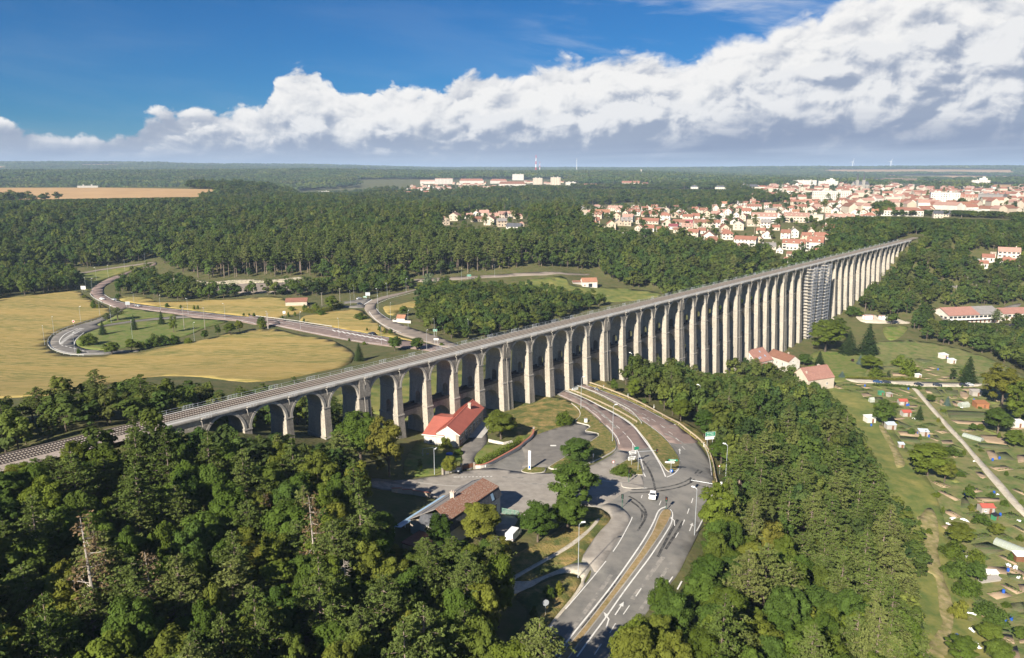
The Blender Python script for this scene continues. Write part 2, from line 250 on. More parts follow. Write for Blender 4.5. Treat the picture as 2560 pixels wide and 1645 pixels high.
 'field_between': [(-126.8,440.9),(-122.5,445.3),(-115.8,452.8),(-107.5,457.7),(-99.1,462.7),(-93.2,457.1),(-87.2,440.2),(-76.8,417.2),(-67.9,399.8),(-59.6,385),(-50.1,372.9),(-40.6,361.6),(-51.4,371.6),(-60.9,379.6),(-76,389.7),(-91.8,400.5),(-111.7,412.9),(-124.1,420.4)],
 'field_east': [(7.3,571.5),(26.6,582.3),(42.5,590.2),(46.1,570.3),(66.7,574.4),(84.8,585.7),(109.3,578.8),(119.3,564.6),(82,539.8),(59.6,531.3),(54.5,552.6),(31.1,546.6),(9.4,548.9)],
 'field_pocket': [(-84.4,473.4),(-76,477.9),(-62.5,502.8),(-60,475.9),(-61.7,468.7),(-68.5,471.1),(-71,453.3),(-71.7,441.6),(-77.4,446.8)],
 'pasture_under': [(-70.3,251.3),(-64.2,265.1),(-59.6,278.1),(-51.7,285),(-45.5,299.3),(-35.2,310.2),(-21.6,318),(-16,321.8),(-11.1,330.4),(-10.8,322.9),(-17.3,291.9),(-24.9,258.5),(-34.3,243.4),(-46.9,249),(-56.4,250.8),(-62.3,237.5)],
 'shoulder_slope': [(-356.9,600.1),(-343.4,629),(-324.1,642.2),(-317.7,651),(-315.1,641.7),(-324.8,622.5),(-328.1,598),(-321.1,568.8),(-312.2,543),(-309.9,533.5),(-316,540.5),(-333.2,568.3)],
 'gravel_lane': [(178.4,384.2),(185.7,383.4),(191.2,381.8),(201.6,379.4),(213.6,376.8),(226.5,376.2),(240.1,376.8),(245.4,376.1),(248,375.4),(244.1,370.4),(235.2,368.6),(222.3,368.9),(209.1,368.4),(205.9,370.6),(198.3,372.8),(188.1,375.2),(180.3,376.3)],
 'garden_path': [(206,369.9),(208.3,366.9),(205.3,355.1),(200.6,338.3),(195.5,320.1),(191.6,305),(187.6,289.8),(182.4,272.4),(178.9,259.2),(176.8,250.5),(168.3,221.1),(165.5,220.9),(173.2,250.2),(177.6,264.6),(183.4,282.2),(185,287.8),(188.5,302.8),(192.3,316.5),(195.8,329.6),(200.3,345.8),(205.4,364.7)],
 'farm_lawn': [(180.9,436.5),(193.2,444.9),(206.2,444.5),(214.7,442.3),(219.6,443.8),(194.4,390.1),(177.7,379.8),(174,376.4),(162.6,375.9),(167.7,406.5)],
 'yard_lawn': [(251.7,491.3),(272.9,497.4),(261.4,480.6),(248.3,465.7),(241.9,463.8),(245.6,478.4)],
 'valley_yard': [(239.7,509),(251.9,514.8),(258.6,510.9),(268.5,511.3),(277.5,515.9),(278.6,507.2),(275.7,502.7),(263.7,499.2),(250.9,495.7),(240.1,496.4)],
 'wood_track': [(136.7,226.5),(139,226.8),(136.8,219.9),(133.2,212.7),(130.6,207.7),(126.7,201.8),(123.5,194.8),(119.4,185.8),(117.2,179),(114,171.4),(108.9,163.2),(104.4,157.5),(99.4,149.4),(93,148.1),(98.3,155.5),(103.4,160.4),(107.8,165.4),(108.6,168.5),(112,175.2),(114.8,180.6),(117.4,186.5),(115.3,188.2),(117.1,192.2),(119.4,197.7),(123.1,203.9),(124.8,208.3),(128.3,212.9),(130.2,220.7),(131.8,220.9)],
 'wood_track2': [(160.4,308.1),(162.5,309.4),(160.4,300),(156.8,287.8),(153.1,275.9),(150.1,266.5),(147.6,260.4),(142.7,257.1),(144.3,262.1),(148.4,271.3),(152.9,283.5),(156.6,296.6)],
 'upper_lane': [(286.6,575.8),(301.8,575.5),(315.2,575.4),(336.7,577.6),(354.2,578.5),(371.4,578.9),(369.9,576.3),(352.4,575.3),(335.1,574.5),(311.4,567.9),(299.9,571.6),(279.4,570.1),(275,566.2),(278.2,570.3)],
 'warehouse_yard': [(309.7,531.5),(320.6,543.4),(305.9,513.2),(343.4,520.5),(370.1,514.9),(365,507.2),(337.8,511.4),(305.6,508.3),(307.3,522.4)],
 'warehouse_lane': [(365.3,546.2),(379.3,553.3),(386.9,557.1),(389.1,556.4),(383.4,550.5),(374.9,546.2)],
 'soil': [[(174.6,355.4),(178.7,356.3),(178.1,350.6),(172.7,348.7)],[(184.8,331),(188.4,332.6),(188.5,329),(184.1,328)],[(226.7,360.1),(231.3,362.1),(227.7,353.4),(222.7,347.8),(222.6,351.8)],[(197.2,317.8),(212.5,315.7),(210.6,310.4),(197.9,312.6)],[(199.1,298.9),(208.2,299.1),(206.4,291.4),(203.8,288),(196.9,290.2)],[(190.5,280.6),(194.3,281.3),(189.6,271.4),(186.1,271)],[(178.4,291.3),(183,291.5),(181.5,287.6),(176.9,287.4)],[(165.4,301.4),(174.1,300.8),(172,294.8),(164.2,296.2)],[(211.2,363.5),(213.5,362.3),(211.3,356.7),(209,357.9)],[(172,257.1),(174.8,258.1),(173.8,253.5),(171.2,251.8)],[(188.9,337.4),(193.2,337.8),(192.3,334.7),(188.2,334.3)],[(176.6,284.6),(179.3,285.6),(176.2,273.6),(172.5,271.6)],[(200.2,276.5),(204,277.6),(199.3,269.8),(195.6,268.7)],[(210.7,396.6),(217.2,395.7),(216.6,389.2),(208.2,389.8)],[(209.9,347.6),(211.6,347.6),(206.8,338.6),(205.2,338.5)],[(214.2,345.1),(215.4,345.1),(214.2,337.6),(210.6,336.9)],[(159.5,236),(167.1,236.1),(165.7,233.3),(157.4,232.3)],[(135.1,193.2),(141.3,192.6),(139.8,188.7),(135.1,189.3)],[(119.3,161.6),(122.2,161.1),(120.3,157.3),(117.6,158.6)],[(122.7,159.2),(125.7,160.1),(124.1,157.8),(121.8,157.8)],[(116.8,155.1),(120.5,156.8),(116.3,148.9),(112.2,147)],[(172.2,258.1),(175,258.3),(173.7,253.2),(171,252.5)],[(138.8,183.8),(141.8,183.8),(139.4,180.2),(136.7,179.6)]],
 'crop': [[(217.9,363.3),(219.7,363.4),(218.2,357.1),(216.1,356.3)],[(221.4,364.1),(227.4,362.8),(223.4,354.5),(218.2,355.7)],[(232.6,360.1),(233.5,358.8),(229.1,352.2),(229,354.8)],[(203.7,331.1),(221.9,329.5),(217.2,321.3),(198,319.2)],[(178.2,297.1),(180,297.2),(179,292.3),(176.8,292.2)],[(178.3,349.2),(182.2,348.9),(178.1,338.7),(175.1,340.9)],[(192.5,289.3),(203.8,287.5),(202.1,282.8),(190.4,283.7)],[(163,295.1),(171.1,293.8),(167.3,286.8),(161.1,290.1)],[(193.3,278.6),(198.1,279.8),(196.3,271.2),(190.7,271.5)],[(201.9,333.4),(202.9,331.1),(199.3,322.8),(197.6,323.8)],[(171.6,317.8),(172.9,314.6),(174.9,307.1),(170.1,304.7)],[(238.5,425.4),(242.6,427.5),(248.7,424.1),(239.5,416.2)],[(212.7,411.1),(221.9,412.1),(220.5,407.5),(211.6,406.7)],[(212.3,366.4),(218.6,366.8),(214.9,354.2),(211.8,355.4)],[(139.2,205.7),(145.3,207.2),(147.2,202.2),(140.4,199.4)],[(139.2,189.3),(143.2,188.7),(140.4,183.8),(138.2,186.8)],[(119,164.5),(122.6,163),(122.2,161.6),(118.4,162.5)],[(155.7,236.6),(152.9,227.8),(148.7,227.6),(153.3,234.6)],[(130.4,174.5),(134.5,175.1),(131.2,170.2),(128.6,171.8)]],
 'allotments': [(162.7,371.3),(183.6,385.1),(204.3,420.7),(209.3,442.4),(230.4,461.2),(264.4,467.4),(286.8,444.2),(284.9,397.4),(268.4,349.7),(137.8,152.4),(98.1,137),(101.4,150.8),(126.7,196.1),(134.7,219.2),(142,232.6),(161,290.6),(171.8,337.9)],
 'lines': [([(18.33,275.97),(21.64,268.39),(22.37,266.7)],0.22,None),([(25.9,258.52),(27.27,255.57),(28.37,250.32),(29.45,245.54),(30.36,240.65)],0.2,None),([(31.41,234.31),(31.95,231.08),(32.55,227.15),(33.07,222.9),(33.26,219.11),(32.99,214.92)],0.25,None),([(21.12,280.84),(24.82,275.22),(28.23,269.33),(31.5,259.95),(34.12,254.14),(36.15,247.96),(38.81,239.1),(40.37,232.05),(41.18,223.51),(41.79,216.74),(42.34,210.17),(42.37,199.78)],0.35,None),([(26.28,258.12),(27.62,254.94)],0.15,None),([(28.71,252.63),(30.07,249.24)],0.16,None),([(31.17,246.66),(32.12,243.03)],0.16,None),([(33.09,239.88),(33.94,236.82)],0.16,None),([(34.64,233.54),(35.33,230.44)],0.16,None),([(35.8,227.22),(36.39,224.44)],0.16,None),([(36.55,223.08),(37.07,219.39),(37.29,216.32),(37.6,212.83),(37.74,207.46),(37.52,201.24)],0.25,None),([(37.29,216.32),(36.45,210.23)],0.2,None),([(30.18,289.06),(33.46,285.15),(38.11,278.47),(43.63,270.5),(48.32,259.84),(51.89,246.17),(55.18,234.05)],0.3,None),([(37.53,264.17),(39.35,259.05),(42.11,248.78),(44.46,238.16),(46.69,230.5),(48.44,224.19),(49.46,217.67),(49.7,210.58),(49.23,203.85)],0.25,None),([(38.35,267.85),(39.92,265.22)],0.16,None),([(41.65,263.14),(42.9,259.6)],0.16,None),([(43.71,258.1),(44.84,254.87)],0.16,None),([(46.16,250.57),(47.08,247.27)],0.16,None),([(47.88,242.47),(48.7,239.05)],0.16,None),([(49.54,235.45),(50.43,232.25)],0.16,None),([(51.13,229.22),(52.01,227.17)],0.16,None),([(52.49,224.61),(53.11,222.38)],0.16,None),([(61.59,226.07),(61.18,217.92),(59.56,208.72),(56.31,195.32)],0.2,None),([(54.18,186.83),(52.89,182.18),(51.67,179),(49.96,174.96),(48.39,171.4)],0.25,None),([(36.25,192.05),(36.38,188.73)],0.3,None),([(37.69,208.11),(37.35,200.5),(36.79,194.1)],0.2,None),([(53.01,218.12),(53.48,215.73)],0.16,None),([(46.91,178.41),(46,175.99)],0.16,None),([(44.58,172.74),(43.49,169.86)],0.16,None),([(41.99,166.45),(40.68,163.04)],0.16,None),([(38.84,158.71),(37.38,155.52)],0.16,None),([(37.85,174.54),(36.84,171.91)],0.16,None),([(33.46,176.92),(32.89,174.99)],0.16,None),([(21.24,186.19),(25.62,184.94),(29.28,183.79),(33.2,182.4),(35.58,181.29)],0.15,None),([(28.9,181.21),(32.96,180.99),(35.36,181.03)],0.15,None),([(41.96,189.17),(42.61,204.41),(42.36,215.61),(41.51,227.14)],0.3,None),([(42.27,188.94),(45.2,191.8),(47.8,197.74),(48.93,205.25),(49.16,215.4)],0.25,None),([(21.9,146.72),(24.09,151.35),(28.19,161.87),(28.84,164)],0.18,None),([(10.01,124.54),(13.5,131),(16.97,137.33),(19.86,142.68)],0.18,None),([(2.05,109.31),(4.34,113.63),(7.36,119.27)],0.2,None),([(7.13,109.8),(11.38,117.94),(16.01,126.4),(20.57,134.82),(25,143.32),(28.71,150.64),(31.63,157.24),(34.22,163.78),(35.61,167.82),(36.86,170.16),(38.44,171.58)],0.28,None),([(10.93,110.12),(13.67,115.64),(17.22,122.34),(21.56,130.88),(25.86,138.57),(29.74,145.3),(33.38,152.55),(37.77,162.24),(38.7,165.17),(39.61,168.7),(39.36,170.55)],0.25,None),([(25.77,133.35),(24.17,130.32)],0.16,None),([(22.44,127.11),(20.79,123.98)],0.16,None),([(18.93,120.9),(17.46,117.77)],0.16,None),([(15.55,114.31),(13.95,110.96)],0.16,None),([(38.6,158.34),(37.72,156.37)],0.16,None),([(41.99,166.12),(40.82,163.42)],0.16,None),([(44.6,172.68),(43.48,169.81)],0.16,None),([(46.9,178.29),(45.94,175.88)],0.16,None),([(33.15,138.46),(31.12,135.01)],0.2,None),([(34.75,137.23),(33.14,134.07)],0.25,None),([(52.3,180.5),(48.03,170.91),(43.82,161.7)],0.2,None),([(-15.84,187.91),(-14.96,187.96)],0.3,None),([(-14.78,187.88),(-14.26,188)],0.3,None),([(-13.8,187.98),(-13.28,188.09)],0.3,None),([(-12.82,188.07),(-12.3,188.18)],0.3,None),([(-11.84,188.15),(-11.31,188.26)],0.3,None),([(-10.85,188.23),(-10.33,188.33)],0.3,None),([(-9.87,188.3),(-9.34,188.4)],0.3,None),([(-8.88,188.36),(-8.36,188.46)],0.3,None),([(-7.9,188.42),(-7.37,188.51)],0.3,None),([(-6.91,188.47),(-6.38,188.56)],0.3,None),([(-5.92,188.52),(-5.39,188.61)],0.3,None),([(-24.91,183.02),(-17.23,181.57),(-11.08,181.52)],0.12,None),([(-132.11,423.92),(-110.72,409.19),(-91.08,397.05),(-75.24,385.73),(-60.21,374.92)],0.35,None),([(-139.82,416.95),(-119.35,399.74),(-98.8,383.7),(-79.91,369.58),(-65.74,361.87)],0.35,None),([(-138.76,422.73),(-124.45,413.61)],0.2,None),([(-119.6,410.59),(-102.89,400.35),(-99.43,397.5)],0.2,None),([(-99.07,398.29),(-96.07,393.68)],0.7,None),([(-95.83,395.98),(-92.75,391.32)],0.7,None),([(-92.65,393.77),(-89.44,388.84)],0.7,None),([(-89.48,391.46),(-86.18,386.44)],0.7,None),([(-86.32,389.12),(-83,384.26)],0.7,None),([(-83.24,386.96),(-79.85,382.09)],0.7,None),([(-80.21,384.94),(-76.69,379.71)],0.7,None),([(-77.19,382.82),(-73.53,377.2)],0.7,None),([(-74.15,380.47),(-70.45,374.89)],0.7,None),([(-71.13,378.08),(-67.43,372.75)],0.7,None),([(-68.18,375.91),(-64.42,370.54)],0.7,None),([(-88.08,383.39),(-85.92,381.97)],0.18,None),([(-83.36,379.85),(-81.21,378.38)],0.18,None),([(-78.64,376.02),(-76.5,374.42)],0.18,None),([(-73.99,372.18),(-71.93,370.82)],0.18,None),([(-69.51,368.8),(-67.48,367.43)],0.18,None),([(-65.05,365.18),(-63,363.55)],0.18,None),([(-299.3,518.45),(-287.97,501.81),(-274.78,487.58),(-261.79,474.46),(-251.16,464.07),(-243.05,452.66)],0.3,None),([(-287.53,515.02),(-275.43,500.17),(-261.32,486.11),(-251.97,480.82),(-230.23,468.38),(-205.8,456.58),(-175.21,442.23),(-152.31,432.2),(-136.73,426.14)],0.3,None),([(-236.97,463.71),(-215.89,452.54),(-204.27,447.35),(-182.37,438.76),(-159.95,426.91),(-147.68,416.8)],0.3,None),([(-235.18,366.19),(-228.47,356),(-219.75,346.89),(-209.14,339.9),(-201.62,339.14),(-193.54,340.78)],0.35,None),([(-225.7,360.02),(-230.72,367.17),(-236.19,379.85),(-238.75,390.51),(-239.46,399.25)],0.3,None),([(-230.44,389.16),(-224.47,370.43),(-219,360.52)],0.2,None),([(-227.13,362.01),(-225.14,361)],0.6,None),([(-228.23,364.43),(-226.16,363.43)],0.6,None),([(-229.24,366.97),(-227.04,365.91)],0.6,None),([(-230.23,369.62),(-227.9,368.5)],0.6,None),([(-231.19,372.36),(-228.75,371.19)],0.6,None),([(-232.1,375.11),(-229.59,373.97)],0.6,None),([(-232.94,377.83),(-230.38,376.78)],0.6,None),([(-233.73,380.57),(-231.12,379.57)],0.6,None),([(-234.53,383.39),(-231.82,382.39)],0.6,None),([(-235.39,386.38),(-232.53,385.3)],0.6,None),([(-236.32,389.58),(-233.3,388.38)],0.6,None),([(-237.28,392.89),(-234.14,391.66)],0.6,None),([(-238.17,396.16),(-234.98,395.01)],0.6,None),([(-238.98,399.36),(-235.73,398.29)],0.6,None),([(-224.76,359.03),(-222.92,357.6)],0.3,None),([(-221.31,356.72),(-219.34,355.07)],0.3,None),([(-217.71,354.14),(-215.81,352.58)],0.3,None),([(-214.25,351.76),(-212.42,350.28)],0.3,None),([(-210.88,349.47),(-209.02,347.92)],0.3,None),([(-207.44,347.02),(-205.55,345.39)],0.3,None),([(-203.98,344.49),(-202.16,342.96)],0.3,None),([(-88.85,452.19),(-83.16,434.71),(-74.32,414.62),(-67.47,404),(-60.14,392.13)],0.3,None),([(-86.34,462.5),(-81.02,446.52),(-72.08,429.16)],0.2,None),([(-65.71,529.43),(-80.37,506.72),(-85.47,495.53),(-88.55,480.31)],0.2,None),([(-96.74,476.63),(-94.82,494.65)],0.5,None)],
 'skids': [([(31.1,179.8),(36,180.7),(40.8,182.6),(45.6,185.6),(49.4,189.6),(53.3,198.2)],0.5),([(30.4,177.7),(35.6,178.8),(41.2,181.2),(46,184.2),(49.7,188),(54.1,197.6)],0.5),([(31.5,162.8),(32.8,166.5),(32.5,170.6),(31.4,173.7),(29.8,175.7)],0.6),([(30.4,161.9),(31.8,166.3),(31.4,170.4),(30,173.1)],0.4),([(40.2,165.7),(37,158.7),(34,151.4),(31.4,145.5)],0.6),([(41.5,165.6),(38.7,159.3),(35.8,153.2),(33.8,149)],0.6),([(28.9,156.8),(31.8,163.2),(32.3,166),(31.4,170),(29.9,172.6)],0.5),([(37.9,201.6),(38.4,194.2),(38,184.2),(36.6,174.9)],0.6),([(22.3,137.8),(17.1,127.4),(12.6,118.7)],0.5)],
 'worn': [([(32.6,145.6),(29.3,139.9),(26.2,134.5),(23.3,129.3)],0.9),([(33.9,143.8),(30.4,137.3),(27.2,131.2),(24.2,125.7)],0.7),([(20.4,137.6),(15.8,128.5),(11.5,119.7),(8.3,112.9)],0.8),([(48.5,228.2),(52,224.9),(54.7,220)],0.8),([(21.5,188.6),(26.8,188.2),(31.1,186.6)],0.7),([(-2.6,188.3),(0.3,187.3),(3.1,187.5)],0.8),([(1.3,183.5),(7.1,183),(11.2,182.5)],0.8),([(22.3,276.7),(27,265.5),(30.4,254.3),(32.9,241.6),(34.1,230.4)],0.8),([(33.9,280.6),(39.2,269.8),(43.8,258.1),(47.2,242.3)],0.8)],
 'arrow_left': [((46.6,239.2),(46.1,245.5)),((17,119.3),(18,122.6)),((38.6,161.9),(39,164))],
 'arrow_straight': [((50.7,210.6),(51.7,215.4)),((41.9,160.8),(43.1,163.8)),((19.2,123.6),(19.5,124.2))],
 'zebra_bay': [(12.6,213.7)],
 'lamps': [(13.4,136.2),(31.2,217.6),(24.8,254.6),(70.6,266.9),(58.8,190.6),(42.7,159.2),(52.5,314.9),(-232.4,358.3),(-241.7,381.4),(-246.5,414.5),(-230.9,417.7),(-242.9,468.6),(-221.5,458.6),(-198.4,445.3),(-169.5,428.7),(-302.6,527.6),(-308,529.1),(-327.9,596.6),(-326.5,620.7),(-319.4,641.9),(-208.7,343.2),(-198,376.5),(-163.2,370.6),(-248.8,438.6),(-330.4,583.6),(-135.9,403.5),(-117.2,401),(-91.5,382.1),(-65.5,361.4),(-105.3,475.2),(-88.9,482.1),(-86.1,504.3),(-75.7,523.3),(-83.9,455.8),(-72,430.7),(-58.7,409.3),(-41.3,384.7),(-23.6,389.8),(-41.6,351),(-38.6,563.2),(-13.6,579.8),(-107.2,495.7)],
 'tall_poles': [(-182,401.9),(-170.4,401.7)],
 'posts': [(-115.3,489.1)],
 'cars': {'white_hatch':((35.9,175.7),(35.2,173.1)),'dark_valley':((-75,387.1),(-78.6,389.4)),'dark_slip':((-99.7,476.8),(-96.9,474.2)),'grey_slip':((-103.6,495),(-101.5,497.7)),'white_loop':((-278.1,495.2),(-269.1,488.2)),'silver_loop':((-269.4,494.2),(-277.4,501.2)),'silver_loop2':((-241.8,471.1),(-250.4,477.7)),'lane1':((192.4,375),(193.1,374.7)),'lane2':((196.5,373.9),(197.2,373.6)),'lane3':((211.5,370.1),(211.9,369.6)),'lane4':((220.8,369.4),(221.4,369.1)),'lane5':((234.9,369.7),(235.7,369.5)),'lane6':((238.1,370.5),(238.6,370.4)),'yard_white':((0.3,151.8),(1,153.4)),'white_far1':((390.9,619.5),(394.4,619.3)),'blue_far':((319.7,574),(323.7,574.6)),'blue_far2':((343.6,575.9),(346.8,576.1)),'white_far2':((383.3,616.7),(385.8,616.7))},
 'motorbike': ((33.61,281.43),(34.92,280.02)),
 'signs': {'green_board':(62.74,221.99),'direction_pair':(34,197.78),'arrow_boards':(43.83,191.45),'no_entry_left':(28.41,195.33),'round_right':(60.17,200.99),'mirror_left':(6.17,122.29),'board_back':(23.17,199.22),'box_lawn':(24.85,237.26),'signal_left':(27.11,168.92),'signal_gantry_mid':(35.13,193.53),'signal_nose':(31.16,184.79),'signal_right':(52.16,177.87),'signal_median':(38.17,169.93),'blue_arrow':(44.02,191.66),'white_kiosk':(-7.85,195.85),'obelisk':(4.91,193.57),'cabinet':(54.53,180.04),'panel_right':(55.98,184.84),'green_sign_M':(-38.16,362.76),'green_sign_M2':(-41.25,387.93),'board_M':(-98.3,497.98),'green_hill':(-33.35,570.02),'board_L':(-308.45,526.71),'red_sign_L':(-247.91,409.84),'signpost_L':(-246.04,466.54),'tri_M':(-138.16,440.73),'house_lamp':(-21.18,189.48),'swing':(-24.48,203.91),'bin':(-14.7,190.2),'noticeM':(-99.46,494.1),'post_shadow':(-14.44,178.5)},
 'rails': {'right':[(29.42,294.51),(33.91,289.17),(38.68,282.89),(44.29,274.78),(49.17,264.63),(52.91,251.22),(55.8,236.89),(58.45,231.54),(60.98,226.27),(62.02,220.52),(61.05,212.44),(59.13,202.79),(55.74,188.94),(55.19,185.02)],'median_l':[(21.02,284.16),(25.04,277.83),(28.83,271.06),(32.86,262.56),(36.57,254),(39.37,245.4),(42,236.16)],'median_r':[(26.1,287.5),(29.87,281.37),(34.25,274.35),(37.71,265.51),(41.06,256.46),(42.63,250.75),(43.33,234.94)],'loop':[(-243.07,430.34),(-245.97,412.57),(-245.76,397.81),(-242.27,381.23),(-236.52,367.13),(-228.69,354.73),(-217.99,342.81),(-206.62,334.84),(-199.86,335.22)],'loop2':[(-298.09,516.26),(-286.96,499.99),(-272.72,484.98)],'valley':[(-154.3,437.61),(-133,426.9),(-111.53,412.33),(-100.92,406.02)]},
 'markers': [(31,293),(36.9,286.4),(45.1,276),(52.7,262.6),(61.2,222.9)],
 'garden_wall': [[(-19,189.8),(-17,191.7),(-14.1,193.7)],[(-10.6,194.8),(-7.8,195),(-2.8,202.7),(2.6,211.7),(3.4,214.7),(5.5,219),(6.8,223.4),(7,227.3)]],
 'terrace_wall': [(-7.3,218.5),(-2.6,215.4),(0.2,217.2)],
 'gate': ((-13.9,193.9),(-10.8,196)),
 'green_gate': ((-2.4,164.2),(1.6,162.6)),
 'yard_wall': [(-30.4,174.4),(-25.2,174.7),(-20.4,173.4)],
